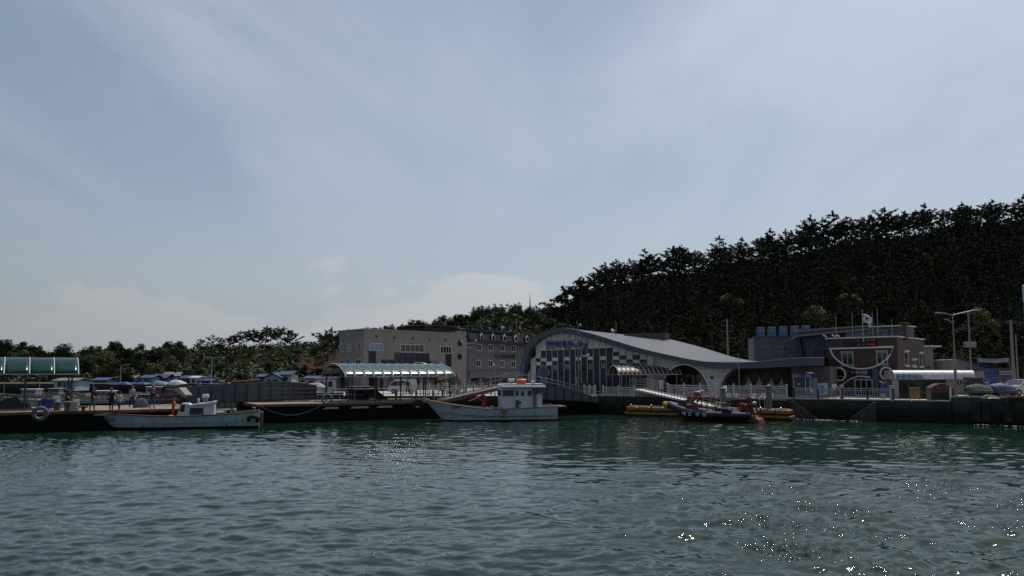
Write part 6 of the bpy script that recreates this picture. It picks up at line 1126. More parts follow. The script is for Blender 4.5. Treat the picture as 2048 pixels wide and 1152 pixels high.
    for y in (-.5, .35): MB().bbox(X(1489) - .25, X(1496) + .1, y - .22, y + .22, .35, Z(806), .1).build('outboard_cowl', Mr, t)
    MB().torus((X(1487), -.75, Z(812)), .3, .07).build('hose_reel', Mr, t, True); MB().ball((X(1511), -.55, Z(804.5)), .25, 10, 7, (1.05, 1, .68)).build('fender_ball', mat('pale_blue_buoy', (.42, .5, .5), .5), t, True)
    m = MB(); m.prism([(X(1496), -1.0, .12), (X(1524), -1.0, -.02), (X(1521), -1.0, .3), (X(1505), -1.0, .62)], (0, 2.0, 0)); m.build('stern_ramp', M_orange, t)
    m = MB(); m.tube([(X(1452), -1.2, Z(818)), (X(1462), -1.25, Z(817)), (X(1468), -1.25, Z(821)), (X(1470), -1.2, Z(826))], .2, 8); m.build('spray_hood', Mn, t, True)
rescue()
# ---- moored boats in the inner harbour
def small_boat(label, px, py, Y, L_, rz, mh, md, cab=None, h=.9, poles=0, clutter=None):
    x = (px - CX) / F_PX * Y; t = thing('moored_boat', label, 'boat', (x, Y, 0), rz, 'boats moored in the inner harbour'); hull(t, L_, 2.2, h * 1.5, h, h * 1.15, 1.0, (mh, M_boot, M_wood, md), zc=.15, tw=.85)
    if cab:
        a, b, hh, mc = cab; c = MB(); c.bbox(L_ * a, L_ * b, -.75, .75, h * .7, h + hh, .05); co = c.build('cabin', mc, t); MB().bbox(L_ * a - .15, L_ * b + .15, -.9, .9, h + hh, h + hh + .1, .03).build('cabin_roof', mc, t)
        n = max(2, int((b - a) * L_ / .6))
        for i in range(n): q0 = L_ * a + .1 + (L_ * (b - a) - .2) * i / n; MB().box(q0 + .04, q0 + (L_ * (b - a) - .2) / n - .04, -.775, -.752, h + hh * .45, h + hh * .85).build('window', M_win, co)
    for k in range(poles): q = .25 + .5 * k / max(1, poles - 1) if poles > 1 else .4; MB().tube([(L_ * q, 0, h * .7), (L_ * q, 0, h + 1.9 + .5 * (k % 2))], .04, 5).build('mast', M_steel, t)
    if clutter:
        for k in range(5): q = .25 + .6 * k / 5; MB().ball((L_ * q, rng.uniform(-.4, .4), h * .95), rng.uniform(.18, .34), 8, 5, (1.3, 1, .8), .2, rng).build('net_bundle', clutter, t, True)
    MB().tube([(L_ * .15, -.9, h + .35), (L_ * .5, -1.05, h + .25), (L_ * .9, -1.0, h + .3)], .03, 5).build('hand_rail', M_cream, t)
    return t
M_teal = mat('teal_hull', (.10, .22, .24), .5, var=.15); M_hb = mat('blue_hull', (.06, .12, .34), .45, var=.15)
small_boat('white moored boat with a blue stripe behind the man in the cap', 135, 790, 112, 9, R(6), M_hullw, M_tarpb, (.45, .7, .9, M_bwhite), .8, 1)
small_boat('low white moored boat with red gear behind the bending man', 205, 790, 122, 9, R(-4), M_hullw, M_red, None, .8, 0, M_red)
small_boat('blue-decked moored boat behind the man in the red cap', 215, 786, 108, 8, R(8), M_hb, M_lblue, (.5, .72, .6, M_lblue), .7, 0)
small_boat('pale moored boat with white cabin left of the girder bridge', 268, 790, 128, 8, R(4), M_bwhite, M_cream, (.3, .55, 1.1, M_bwhite), .8, 1)
small_boat('teal-hulled moored boat with a long white deckhouse behind the ramp flap', 305, 780, 138, 9, R(2), M_teal, M_lblue, (.35, .8, .8, M_bwhite), .9, 0)
small_boat('moored boat loaded with yellow nets behind the left canopy', 15, 786, 104, 8.5, R(5), M_hullw, M_wood, None, .8, 0, M_yellow)
small_boat('moored boat with brown nets and two masts behind the left canopy', -20, 790, 118, 10, R(-3), M_cream, M_brown, (.55, .75, .9, M_bwhite), .9, 2, M_brown)
small_boat('small grey boat with a mast right of the left canopy', 75, 786, 130, 8, R(3), mat('grey_hull', (.3, .31, .32), .5), M_brown, (.3, .5, .8, M_cream), .8, 1)
small_boat('red-gunwaled open boat behind the orange-clad man', 330, 790, 100, 5, R(10), M_red, M_red, None, .7)
# ================================================================ PEOPLE, POLES, VEHICLES, VILLAGE
def person(label, p, h, face, shirt, legs, hat=None, lean=0.0, armL=(.2, .1), armR=(.2, .1), step=.1, hair=None, coat=0.0):
    """one continuous skinned body; face = heading (rad), lean = forward bend"""
    t = thing('person', label, 'person', p, face); s = h / 1.72; V, E, Rr = [], [], []
    def add(x, y, z, r, par=None):
        V.append((x * s, y * s, z * s)); Rr.append((r * s, r * s)); k = len(V) - 1
        if par is not None: E.append((par, k))
        return k
    cl, sl_ = math.cos(lean), math.sin(lean)
    def up(x, y, z):   # bend the torso about the hip
        dz = z - .95; return (x, y - dz * sl_, .95 + dz * cl)
    pel = add(0, 0, .95, .145); ab = add(*up(0, -.01, 1.12), .135 + coat * .02, pel); ch = add(*up(0, -.005, 1.32), .15 + coat * .02, ab); nk = add(*up(0, .0, 1.47), .06, ch); jw = add(*up(0, -.02, 1.56), .075, nk); hd = add(*up(0, -.015, 1.65), .092, jw); add(*up(0, -.10, 1.60), .022, jw)
    for sg, (fw, out) in ((-1, armL), (1, armR)):
        sh = add(*up(sg * .17, 0, 1.42), .075, ch); el = up(sg * (.20 + .28 * math.sin(out)), -.28 * math.sin(fw), 1.42 - .28 * math.cos(fw) * math.cos(out)); e = add(*el, .052, sh); f2 = fw + .45; wr = (el[0] + sg * .02, el[1] - .25 * math.sin(f2), el[2] - .25 * math.cos(f2)); w_ = add(*wr, .036, e); ha = add(wr[0], wr[1] - .07 * math.sin(f2), wr[2] - .07 * math.cos(f2), .038, w_); add(wr[0] - sg * .045, wr[1] - .07 * math.sin(f2) - .02, wr[2] - .06 * math.cos(f2), .014, w_)
        for k in (-1, 0, 1): add(wr[0] + k * .022, wr[1] - .16 * math.sin(f2 + .3), wr[2] - .16 * math.cos(f2 + .3) * 1.0, .012, ha)
    for sg in (-1, 1):
        st = sg * step; hp = add(sg * .09, 0, .88, .105, pel); kn = add(sg * .10, -st * .5 - .02, .49, .066, hp); an = add(sg * .10, -st + .03, .09, .046, kn); to = add(sg * .11, -st - .08, .035, .042, an); add(sg * .115, -st - .15, .03, .03, to)
    me = bpy.data.meshes.new('body'); me.from_pydata(V, E, []); o = bpy.data.objects.new('body', me); COL.objects.link(o); sk = o.modifiers.new('skin', 'SKIN'); sb = o.modifiers.new('sub', 'SUBSURF'); sb.levels = sb.render_levels = 1
    for i, r in enumerate(Rr): me.skin_vertices[0].data[i].radius = r
    me.skin_vertices[0].data[0].use_root = True
    dg = bpy.context.evaluated_depsgraph_get(); m2 = bpy.data.meshes.new_from_object(o.evaluated_get(dg)); bpy.data.objects.remove(o); m2.materials.clear()
    for q in (shirt, legs, M_skin, M_rubber): m2.materials.append(q)
    hz2 = Vector(V[jw]).z
    for f in m2.polygons:
        c = f.center; d_h = min((c - Vector(V[hd])).length, (c - Vector(V[jw])).length); k = 0
        if d_h < .125 * s: k = 2
        elif c.z < .075 * s: k = 3
        elif c.z < .93 * s and abs(c.x) < .2 * s and c.y > -.3 * s: k = 1
        for i in range(len(V)):
            if .02 < Rr[i][0] / s < .04 and i > 6 and abs(Rr[i][0] / s - .038) < .003 and (c - Vector(V[i])).length < .10 * s: k = 2
        f.material_index = k; f.use_smooth = True
    b = bpy.data.objects.new('body', m2); COL.objects.link(b); b.parent = t
    hc = Vector(V[hd])
    if hat: MB().ball(hc + Vector((0, 0, .03 * s)), .105 * s, 10, 6, (1, 1.05, .8)).prism([hc + Vector(q) * s for q in ((-.07, -.09, .035), (.07, -.09, .035), (.06, -.19, .02), (-.06, -.19, .02))], (0, 0, .012)).build('cap', hat, t, True)
    else: MB().ball(hc + Vector((0, .015, .025)) * s, .102 * s, 10, 6, (1, 1.05, .95)).build('hair', hair or M_dark, t, True)
    for sg in (-1, 1): MB().ball(hc + Vector((sg * .035, -.09, .0)) * s, .012 * s, 6, 4).build('eye', M_dark, t); MB().ball(hc + Vector((sg * .097, .0, -.01)) * s, .024 * s, 6, 4, (.5, .8, 1.2)).build('ear', M_skin, t)
    return t
cl_navy = mat('navy_cloth', (.02, .024, .05), .9); cl_black = mat('black_cloth', (.014, .014, .016), .9); cl_white = mat('white_cloth', (.5, .5, .52), .9); cl_denim = mat('denim', (.05, .07, .16), .9); cl_grey = mat('grey_cloth', (.22, .23, .25), .9); cl_khaki = mat('khaki_cloth', (.14, .13, .10), .9); cl_red = mat('red_cloth', (.34, .035, .03), .9); cl_or = mat('orange_cloth', (.6, .06, .03), .8); cl_lb = mat('pale_blue_cloth', (.2, .25, .36), .9)
def pd(px, py, z=Z1, bk=0): q = on(px, py, z); return (q.x, q.y + bk, z)
person('person in navy vest and dark cap standing behind the bollards', pd(134, 819, Z1, .0), 1.70, R(75), cl_navy, cl_black, cl_black, .12, (.3, .1), (.5, .2), .05)
person('person in black bending forward over the pontoon edge', pd(184, 821.5), 1.72, R(70), cl_black, cl_khaki, None, .32, (.5, .1), (.3, .1), .12)
person('stocky person in red cap and dark jacket facing the water', pd(222, 823.5), 1.70, R(5), cl_navy, cl_black, cl_red, .08, (.25, .45), (.25, .45), .05, None, 2.0)
person('person in white shirt and jeans stepping onto the skiff', pd(237.5, 826.5, 1.25), 1.60, R(160), cl_white, cl_denim, None, .06, (.2, .15), (.25, .1), .14)
person('person in grey jacket and red cap standing on the pontoon', pd(263, 815.5), 1.74, R(50), cl_grey, cl_black, cl_red, .05, (.3, .2), (.15, .15), .16)
person('tall person in black with a red cap near the ramp', pd(304, 817.5), 1.82, R(60), cl_black, cl_denim, cl_red, .03, (.9, .2), (.2, .1), .08)
person('crouching dark figure on the ramp next to the flap', (at(326, 790, 73.5).x, 73.5, zat(800, 73.5)), 1.5, R(70), cl_black, cl_black, cl_navy, .75, (.8, .1), (.7, .2), .2)
person('person in orange-red overalls standing inside the skiff', (at(346, 825, 66.9).x, 66.9, .80), 1.55, R(100), cl_or, cl_or, cl_red, .1, (.5, .2), (.4, .1), .05)
person('dark-clad person walking on the quay beside the white van', (at(815, 790, 88.8 + 2).x, 90.8, QZ), 1.75, R(40), cl_black, cl_black, None, .03, (.3, .1), (.3, .1), .15)
person('person in a white top and jeans leaning at the police post railing', (at(1668, 780, 79.5).x, 79.5, QZ), 1.60, R(20), cl_white, cl_denim, cl_black, .15, (.5, .3), (.5, .3), .05)
person('seated-looking figure in pink at the girder bridge parapet', (at(398, 775, 77.6).x, 77.6, zat(795, 77.6)), 1.55, R(30), mat('pink_cloth', (.35, .14, .14), .9), cl_black, None, .2, (.3, .1), (.3, .1), .05)
person('dark figure on top of the girder bridge beside a box', (at(450, 765, 78.4).x, 78.4, zat(786, 78.4)), 1.5, R(40), cl_black, cl_black, None, .6, (.7, .1), (.6, .1), .1)

# ---- poles
def lamp_post(label, px, top, Y, z0, arms=1, m=None, h_=None, side=1, cctv=False, r=.06):
    p = at(px, top, Y); z1 = p.z; t = thing('street_lamp', label, 'lamp', (p.x, Y, z0)); H_ = z1 - z0; m = m or M_steel; MB().lathe([(r * 2.2, 0), (r * 2.2, .12), (r * 1.3, .2)], 10).build('base', m, t); MB().tube([(0, 0, .1), (0, 0, H_)], [r * 1.15, r * .7], 8).build('pole', m, t)
    for k in range(arms):
        sg = side if k == 0 else -side; MB().tube([(0, 0, H_ - .08), (sg * .5, 0, H_ + .08), (sg * 1.0, 0, H_ + .14)], [.035, .03, .025], 6).build('arm', m, t); MB().bbox(sg * 1.25 - .28, sg * 1.25 + .28, -.1, .1, H_ + .09, H_ + .2, .04).build('lamp_head', M_cream, t)
    return t, H_
t, H_ = lamp_post('tall street lamp with a loudspeaker arm in front of the pavilion', 1905, 629, 76.5, QZ2, 1, mat('lamp_grey', (.24, .24, .25), .5, metal=.4), side=-1, r=.065); MB().tube([(0, 0, H_ - .05), (.7, .0, H_ + .12), (1.9, .05, H_ + .38)], .03, 5).build('arm', M_steel, t); MB().bbox(1.9, 2.5, -.1, .15, H_ + .34, H_ + .46, .04).build('lamp_head', M_cream, t); MB().tube([(-.05, 0, H_ - .8), (-.4, 0, H_ - .5), (-.75, 0, H_ - .42)], .03, 5).build('arm', M_steel, t); MB().lathe([(.115, 0), (.115, 2.6)], 12).build('sleeve', mat('sleeve_grey', (.17, .17, .175), .6), t, True)
t, H_ = lamp_post('tall pale mast with cross-bar between the hall and the inn', 933, 676, 87.5, QZ, 0, r=.085); m = MB(); m.tube([(-.4, 0, H_ - .55), (1.05, 0, H_ - .5)], .03, 5); m.tube([(-.3, 0, H_ - .95), (.5, 0, H_ - .95)], .03, 5); m.tube([(-.3, 0, H_ - .95), (.35, 0, H_ - .5)], .02, 5); m.build('cross_bar', M_steel, t); MB().ball((.95, 0, H_ - .28), .12, 8, 6).build('camera_dome', M_white, t, True); MB().ball((-.5, 0, H_ - .4), .1, 8, 6).build('camera_dome', M_white, t, True)
lamp_post('twin-headed lamp showing above the shiny canopy', 856, 727.5, 92, QZ, 2, r=.05); 
t, H_ = lamp_post('camera mast with horn speakers in front of the terminal facade', 1156, 648, 88.8, QZ, 0, mat('brown_mast', (.16, .15, .14), .6), r=.09)
for dx_, py in ((-.32, 682), (.62, 682)): z = zat(py, 88.8) - QZ; MB().lathe([(.05, 0), (.07, -.12), (.24, -.32), (.25, -.33), (.22, -.33)], 14, (dx_, -.05, z), 'y').build('horn_speaker', M_white, t, True)
m = MB(); m.tube([(-.35, 0, zat(684, 88.8) - QZ), (.6, 0, zat(684, 88.8) - QZ)], .03, 5); m.tube([(0, 0, zat(712, 88.8) - QZ), (1.0, 0, zat(711, 88.8) - QZ)], .03, 5); m.tube([(-.3, 0, zat(722, 88.8) - QZ), (.3, 0, zat(722, 88.8) - QZ)], .03, 5); m.build('bracket', M_dsteel, t); MB().bbox(.85, 1.15, -.15, .1, zat(712, 88.8) - QZ - .1, zat(708, 88.8) - QZ, .04).build('floodlight', M_white, t); MB().bbox(.3, .85, -.12, .12, zat(715, 88.8) - QZ, zat(711, 88.8) - QZ, .05).build('beacon', mat('amber', (.3, .2, .03), .4), t); MB().bbox(-.35, -.1, -.12, .12, zat(768, 88.8) - QZ, zat(755, 88.8) - QZ, .03).build('control_box', M_cream, t); MB().ball((.05, -.1, zat(668, 88.8) - QZ), .12, 8, 6).build('camera_dome', M_dsteel, t, True); MB().tube([(-.1, 0, H_), (-.12, 0, H_ + .35)], .03, 5).build('lightning_rod', M_steel, t); MB().bbox(.12, .35, -.06, .06, H_ - .25, H_ + .02, .03).build('anemometer', M_steel, t)
t, H_ = lamp_post('slim lamp with a single long head in front of the inn', 990, 736, 88, QZ, 0, r=.045); MB().tube([(0, 0, H_ + .1), (.5, 0, H_ + .28), (1.7, 0, H_ + .55)], .03, 5).build('arm', M_cream, t); m = MB(); m.ball((-.1, 0, H_ + .3), .12, 8, 6); m.build('lamp_globe', M_white, t, True)
lamp_post('thin lamp with a bright head over the inner harbour boats', 242, 731, 160, QZ, 1, mat('pale_lamp', (.4, .4, .38), .6), r=.08); lamp_post('thin twin-headed lamp left of the girder bridge', 424, 716, 165, QZ, 2, mat('pale_lamp', (.4, .4, .38)), r=.09)
lamp_post('short thin lamp behind the girder bridge', 504, 736, 168, QZ, 0, mat('pale_lamp', (.4, .4, .38)), r=.08); lamp_post('thin flag-like pole at the arch of the terminal', 1477, 703, 86, QZ, 0, M_cream, r=.035); lamp_post('thin white aerial pole in front of the brown canopy', 1258, 706, 88, QZ, 0, M_cream, r=.02)
def utility_pole(label, px, top, base, Y, z0, bars, tr=False, r=.14):
    p = at(px, top, Y); t = thing('utility_pole', label, 'pole', (p.x, Y, z0), 0, 'utility poles'); H_ = p.z - z0; MB().tube([(0, 0, 0), (0, 0, H_)], [r, r * .7], 10).build('pole', mat('pole_concrete', (.2, .19, .18), .85, var=.15), t, True)
    for f, wd in bars:
        MB().bar((-wd, 0, H_ * f), (wd, 0, H_ * f), .08, .1).build('cross_arm', M_dsteel, t); m = MB()
        for k in (-1, -.5, .5, 1): m.lathe([(.02, 0), (.035, .04), (.02, .07), (.035, .1), (0, .12)], 6, (k * wd * .95, 0, H_ * f + .05))
        m.build('insulators', M_dsteel, t)
    if tr: MB().bbox(-.55, .55, -.3, .3, H_ * tr - .25, H_ * tr + .3, .04).build('transformer', mat('transformer_grey', (.2, .2, .19), .6), t)
    return t, H_
utility_pole('utility pole with three cross-arms standing behind the terminal roof', 1454, 638, 712, 125, QZ, ((.97, .8), (.9, .9), (.82, .9), (.72, .8))); utility_pole('utility pole carrying a transformer box right of the police post', 1936, 622, 720, 88, QZ, ((.97, .7), (.80, 1.0)), .60, r=.12)
utility_pole('thick utility pole behind the silver car', 2021, 640, 768, 84, QZ, ((.97, .5),), r=.17); utility_pole('thinner utility pole right beside the thick one', 2031, 668, 770, 86, QZ, (), r=.09)
# wires
for k, (a, b, sagv, lab) in enumerate(((at(1936, 640, 88), at(2021, 645, 84), .3, 'upper cable slung between the two right-hand utility poles'), (at(1936, 656, 88), at(2021, 660, 84), .35, 'lower cable slung between the two right-hand utility poles'), (at(1797, 674, 86), at(1936, 730, 88), .4, 'cable running down from the police post roof to the right'), (at(2021, 645, 84), at(2120, 640, 84), .3, 'cable leaving the picture at the right above the car'))):
    o = MB().tube([a.lerp(b, i / 10) + Vector((0, 0, -sagv * 4 * (i / 10) * (1 - i / 10))) for i in range(11)], .016, 4).build('cable', M_dsteel); tag(o, lab, 'cable')
# lattice mast on the distant hill
p = at(1060, 632, 428); t = thing('radio_mast', 'slender lattice radio mast on the distant hilltop', 'mast', (p.x, 428, p.z - 2)); hm = at(1060, 587, 428).z - p.z + 2; m = MB(); w_ = .9
for k in range(3):
    a = k * 2.094; m.tube([(w_ * math.cos(a), w_ * math.sin(a), 0), (.22 * math.cos(a), .22 * math.sin(a), hm * .72)], .14, 4)
    for j in range(7): q0, q1 = j / 7, (j + 1) / 7; wa, wb = w_ + (.22 - w_) * q0, w_ + (.22 - w_) * q1; a2 = a + 2.094; m.tube([(wa * math.cos(a), wa * math.sin(a), hm * .72 * q0), (wb * math.cos(a2), wb * math.sin(a2), hm * .72 * q1)], .07, 3)
m.build('lattice', M_steel, t); MB().tube([(0, 0, hm * .7), (0, 0, hm)], [.2, .08], 6).build('antenna', mat('mast_red', (.25, .12, .1), .6), t); MB().tube([(1.2, 0, 0), (1.2, 0, hm * .6)], .07, 4).build('whip', M_steel, t)
# tall blue and white banner sign at the right edge
p = at(2049, 570, 84); t = thing('banner_pylon', 'tall blue and white banner pylon at the right edge', 'sign', (p.x + .25, 84, QZ)); H_ = p.z - QZ; MB().tube([(0, 0, 0), (0, 0, H_ - 3.6)], .18, 10).build('post', M_girder, t); m = MB(); m.bbox(-.45, .5, -.15, .15, H_ - 1.7, H_, .06); m.build('white_panel', mat('pylon_white', (.32, .42, .48), .5), t); m = MB(); m.bbox(-.45, .5, -.15, .15, H_ - 3.7, H_ - 1.72, .06); m.build('blue_panel', M_blue, t)

# ---- vehicles
def car(label, loc, rz, L_, W, prof_, glass_, mbody, wheels, name='car', cat='car'):
    t = thing(name, label, cat, loc, rz); b = MB(); n = len(prof_); ins = lambda z: W / 2 - max(0, (z - .95)) * .22
    for sg in (-1, 1): b.add([(x, sg * ins(z), z) for x, z in prof_], [tuple(range(n))])
    b.add([(x, -ins(z), z) for x, z in prof_] + [(x, ins(z), z) for x, z in prof_], [(i, (i + 1) % n, n + (i + 1) % n, n + i) for i in range(n)]); b.build('body', mbody, t)
    for g in glass_:
        if g[0] == 'side':
            for sg in (-1, 1): MB().add([(x, sg * (ins(z) + .008), z) for x, z in g[1]], [tuple(range(len(g[1])))]).build('window', M_win, t)
        else: (xa, za), (xb, zb) = g[1]; MB().add([(xa, -ins(za) + .08, za), (xa, ins(za) - .08, za), (xb, ins(zb) - .08, zb), (xb, -ins(zb) + .08, zb)], [(0, 1, 2, 3)]).build('windscreen', M_win, t)
    for x in wheels:
        for sg in (-1, 1):
            w_ = MB().torus((x, sg * (W / 2 - .06), .33), .22, .11, 'y', 18, 8).build('wheel', M_rubber, t, True); m = MB(); disc(m, x, .33, .2, -.01, .01, 12); o = m.build('rim', M_steel, w_); o.location = (0, sg * (W / 2 - .0), 0)
    return t
sedan = [(-2.1, .25), (2.1, .25), (2.15, .6), (2.05, .82), (1.2, .95), (.45, 1.42), (-.8, 1.47), (-1.55, 1.05), (-2.1, .98), (-2.2, .6)]
t = car('silver car parked at the right edge behind the blue covered boat', (at(2044, 790, 77).x, 77, QZ2), R(200), 4.3, 1.75, [(x, z) for x, z in sedan], [('side', [(.9, .98), (.42, 1.36), (-.15, 1.38), (-.15, .98)]), ('side', [(-.22, .98), (-.22, 1.38), (-.78, 1.39), (-1.3, 1.02)]), ('f', ((1.12, 1.0 + .02), (.5, 1.425))), ('f', ((-.86, 1.455), (-1.5, 1.10)))], mat('silver_paint', (.42, .43, .46), .25, metal=.3, var=.05), (-1.35, 1.35))
for sg in (-1, 1): MB().bbox(2.0, 2.14, sg * .62 - .16, sg * .62 + .16, .62, .78, .03).build('headlight', glass('lamp_glass', (.6, .6, .58), .1), t)
van = [(-1.9, .3), (2.0, .3), (2.1, .7), (2.0, 1.0), (1.4, 1.75), (1.1, 1.92), (-1.8, 1.95), (-1.92, 1.2)]
p = at(806, 790, 97); t = car('white van parked on the quay behind the white fence', (p.x, 97, QZ), R(184), 4.0, 1.7, van, [('side', [(1.78, 1.1), (1.35, 1.66), (.75, 1.70), (.75, 1.1)]), ('side', [(.65, 1.1), (.65, 1.70), (-.3, 1.72), (-.3, 1.1)]), ('f', ((2.0, 1.04), (1.42, 1.76)))], mat('van_white', (.45, .45, .45), .35, var=.06), (-1.2, 1.3), 'van', 'van'); t.scale = (.8, .8, .85)
for sg in (-1, 1): MB().bbox(1.98, 2.1, sg * .6 - .14, sg * .6 + .14, .72, .9, .03).build('headlight', glass('lamp_glass', (.6, .6, .58)), t)

# ---- things on the right quay
def qp(px, py, z): return on(px, py, z)
t = thing('notice_board', 'plain ochre notice board on two legs in front of the pavilion', 'board', (at(1830, 790, 75.6).x, 75.6, QZ), R(-10)); wz = 1.18; MB().bbox(-.43, .43, -.03, .03, .18, wz, .02).build('panel', mat('ochre_panel', (.26, .16, .04), .6, var=.1), t); 
for sg in (-1, 1): MB().bbox(sg * .38 - .03, sg * .38 + .03, .035, .09, 0, wz - .1, .01).build('leg', M_cream, t)
t = thing('covered_stall', 'brown hooped cover with a pale rim standing at the quay step', 'stall', (at(1861, 790, 75.2).x, 75.2, QZ), R(-12)); arc = [(.05 + 1.9 * q, 0, .9 + .62 * math.sin(math.pi * (q * .85 + .1)) ** .8) for q in [i / 12 for i in range(13)]]; m = MB(); m.prism([(.05, 0, 0), (1.95, 0, 0)] + [a for a in reversed(arc)], (0, 1.6, 0)); m.build('cover', mat('brown_canvas', (.10, .055, .045), .8, var=.2, grime=.3), t); MB().tube([(a, -.03, c) for a, b, c in arc], .045, 6).build('rim', M_wood, t, True); MB().bbox(.05, 1.95, -.05, -.005, 0, .75, .01).build('lower_panel', M_dark, t)
t = thing('quay_barrier', 'short white steel barrier at the step in the quay', 'barrier', (at(1900, 790, 73.6).x, 73.6, QZ), R(60)); rail(t, [(0, 0, 0), (1.3, 0, 0)], 1.15, .65, .05, M_white, 2)
def dinghy(label, px, py, Lx, rz, mt, h, seed):
    p = at(px, 790, 74.6); t = thing('covered_dinghy', label, 'boat', (p.x, 74.6, QZ2 + .16), rz, 'covered boats on the quay'); hull(t, Lx, 1.4, .42, .34, .34, .25, (M_boot, M_boot, M_dsteel, M_dsteel), zc=.08, tw=.9); r = random.Random(seed); rows = []
    for i in range(11):
        u = i / 10; row = []
        for j in range(9): v_ = j / 8 * 2 - 1; b = .78 * min(1, .25 + math.sin(math.pi / 2 * min(1, u / .35))); row.append((Lx * u - .05 + .1 * u, v_ * b, .20 + h * (1 - v_ ** 4) * (.5 + .6 * math.sin(math.pi * (.12 + .8 * u))) + .15 * (1 - abs(v_)) + r.uniform(-.03, .03)))
        rows.append(row)
    MB().grid(rows).build('cover', mt, t, True); m = MB()
    for q in (.3, .6, .85): i = int(q * 10); m.tube([(x, y, z + .02) for x, y, z in rows[i]], .015, 4)
    m.build('lashing', M_rope, t); m = MB(); m.bbox(Lx * .2, Lx * .3, -.5, .5, -.16, .0, .03); m.bbox(Lx * .7, Lx * .8, -.5, .5, -.16, .0, .03); m.build('chock', M_wood, t)
dinghy('small boat under a green net cover on the raised quay', 1933, 797, 1.9, R(-8), mat('green_cover', (.05, .085, .065), .8, var=.35, scale=3, bump=.6), .55, 2)
dinghy('small boat under a taut dark blue cover beside the silver car', 1976, 797, 2.1, R(-8), mat('taut_blue_cover', (.014, .035, .10), .6, var=.2, scale=1.5), .62, 4)
p = qp(1984, 797, QZ2); tarp('crumpled bright green tarpaulin on the quay edge', (p.x, p.y + .3, QZ2), .62, .35, .28, M_tarpg, 0, 7); p = qp(1988, 797.2, QZ2); tarp('low heap of yellow net on the quay edge', (p.x, p.y + .1, QZ2), .5, .22, .12, M_yellow, 0, 8, 'net_heap', 'net'); p = qp(2035, 797.5, QZ2); t = thing('timber_stack', 'flat brown board pile at the right end of the quay', 'boards', (p.x, p.y + .3, QZ2), R(-8))
for k in range(3): MB().bbox(-.7 + .03 * k, .7 - .02 * k, -.3, .3, k * .07, k * .07 + .06, .01).build('board', M_brown, t)
p = qp(2018, 796, QZ2); t = thing('fish_tub', 'rusty brown tub with an orange rim by the car wheel', 'tub', (p.x, p.y + .6, QZ2)); MB().lathe([(0, 0), (.3, 0), (.36, .3), (.33, .3), (.28, .05), (0, .05)], 14).build('tub', M_brown, t, True); MB().torus((0, 0, .31), .36, .035, 'z', 18, 6).build('rim', M_orange, t, True)
t = thing('box_trailer', 'dark box trailer parked between the pavilion end and the blue shop', 'trailer', (at(1949, 790, 78).x, 78, QZ2), R(-8)); MB().bbox(-.62, .62, -.6, .8, .45, zat(754, 78) - QZ2, .04).build('box', mat('dark_box', (.03, .03, .04), .5), t); 
for sg in (-1, 1): MB().torus((sg * .45, -.62, .3), .2, .09).build('wheel', M_rubber, t, True)
for k, (z_, m_) in enumerate(((1.45, M_rust), (1.1, M_rust), (.8, M_cream))): MB().bbox(-.95, -.64, -.4, -.2, z_ - .2, z_ - .08, .03).build('rear_shelf', m_, t)
MB().bbox(.8 + .05, 1.15, -.3, .1, .1, 1.2, .03).build('upright', M_cream, t)
p = at(1927, 763, 79.6)
# police precinct: kiosk with a tent roof, posters, blue cabinet, planter
p = at(1606, 780, 83.5); t = thing('ticket_kiosk', 'dark glass kiosk with a pale blue and navy roof left of the police post', 'kiosk', (p.x - .9, 83.5, QZ), R(-25)); zt = zat(755, 83.5) - QZ; MB().bbox(0, 1.55, 0, 1.4, 0, .5, .03).build('base', M_bgrey, t); MB().box(.06, 1.5, .06, 1.34, .5, zt).build('glazing', M_dglass, t); m = MB()
for x in (0, 1.08, 1.5): m.box(x, x + .06, -.01, .05, .5, zt)
m.box(0, 1.56, -.02, .05, .78, .84); m.build('frame', M_steel, t); m = MB(); m.prism([(-.1, -.15, zt), (1.65, -.15, zt), (1.6, -.15, zt + .28), (-.1, -.15, zt + .28)], (0, 1.7, 0)); m.build('roof', M_lblue, t); m = MB(); m.prism([(.4, -.17, zt + .02), (1.3, -.17, zt + .02), (1.15, -.17, zt + .34), (.6, -.17, zt + .34)], (0, .02, 0)); m.build('roof_wave', M_blue, t); MB().ball((1.5, .5, zt + .42), .3, 9, 5, (1.5, 1, .35), .2, rng).build('roof_bundle', M_cream, t, True); MB().ball((.5, -.02, 1.35), .07, 8, 5, (1, .3, 1.4)).build('window_sticker', M_white, t)
p = at(1627, 780, 83.0); t = thing('poster_panel', 'tall blue and white poster panel beside the kiosk', 'poster', (p.x, 83.0, QZ), R(-25)); zt = zat(755, 83) - QZ; MB().bbox(-.35, .36, 0, .12, .0, zt, .02).build('board', mat('poster_blue', (.08, .17, .28), .5, var=.5, scale=1.2), t); MB().bbox(-.37, .38, -.02, .14, zt, zt + .25, .02).build('header', M_navy, t); MB().bbox(-.35, -.02, -.1, .0, .55, .95, .02).build('leaflet_tray', M_white, t)
p = at(1645, 780, 82.6); t = thing('poster_panel', 'wide pale blue map panel between the kiosk and the police post', 'poster', (p.x, 82.6, QZ), R(-25)); zt = zat(766.5, 82.6) - QZ; MB().bbox(-.45, .5, 0, .08, .3, zt, .02).build('board', mat('map_panel', (.18, .30, .36), .5, var=.5, scale=2.5), t); MB().bbox(-.15, .1, -.02, -.002, .5, zt - .2, .005).build('map_patch', mat('map_blue', (.05, .12, .25), .5), t)
for sg in (-1, 1): MB().bbox(sg * .38 - .03, sg * .38 + .03, .09, .15, 0, zt, .01).build('leg', M_steel, t)
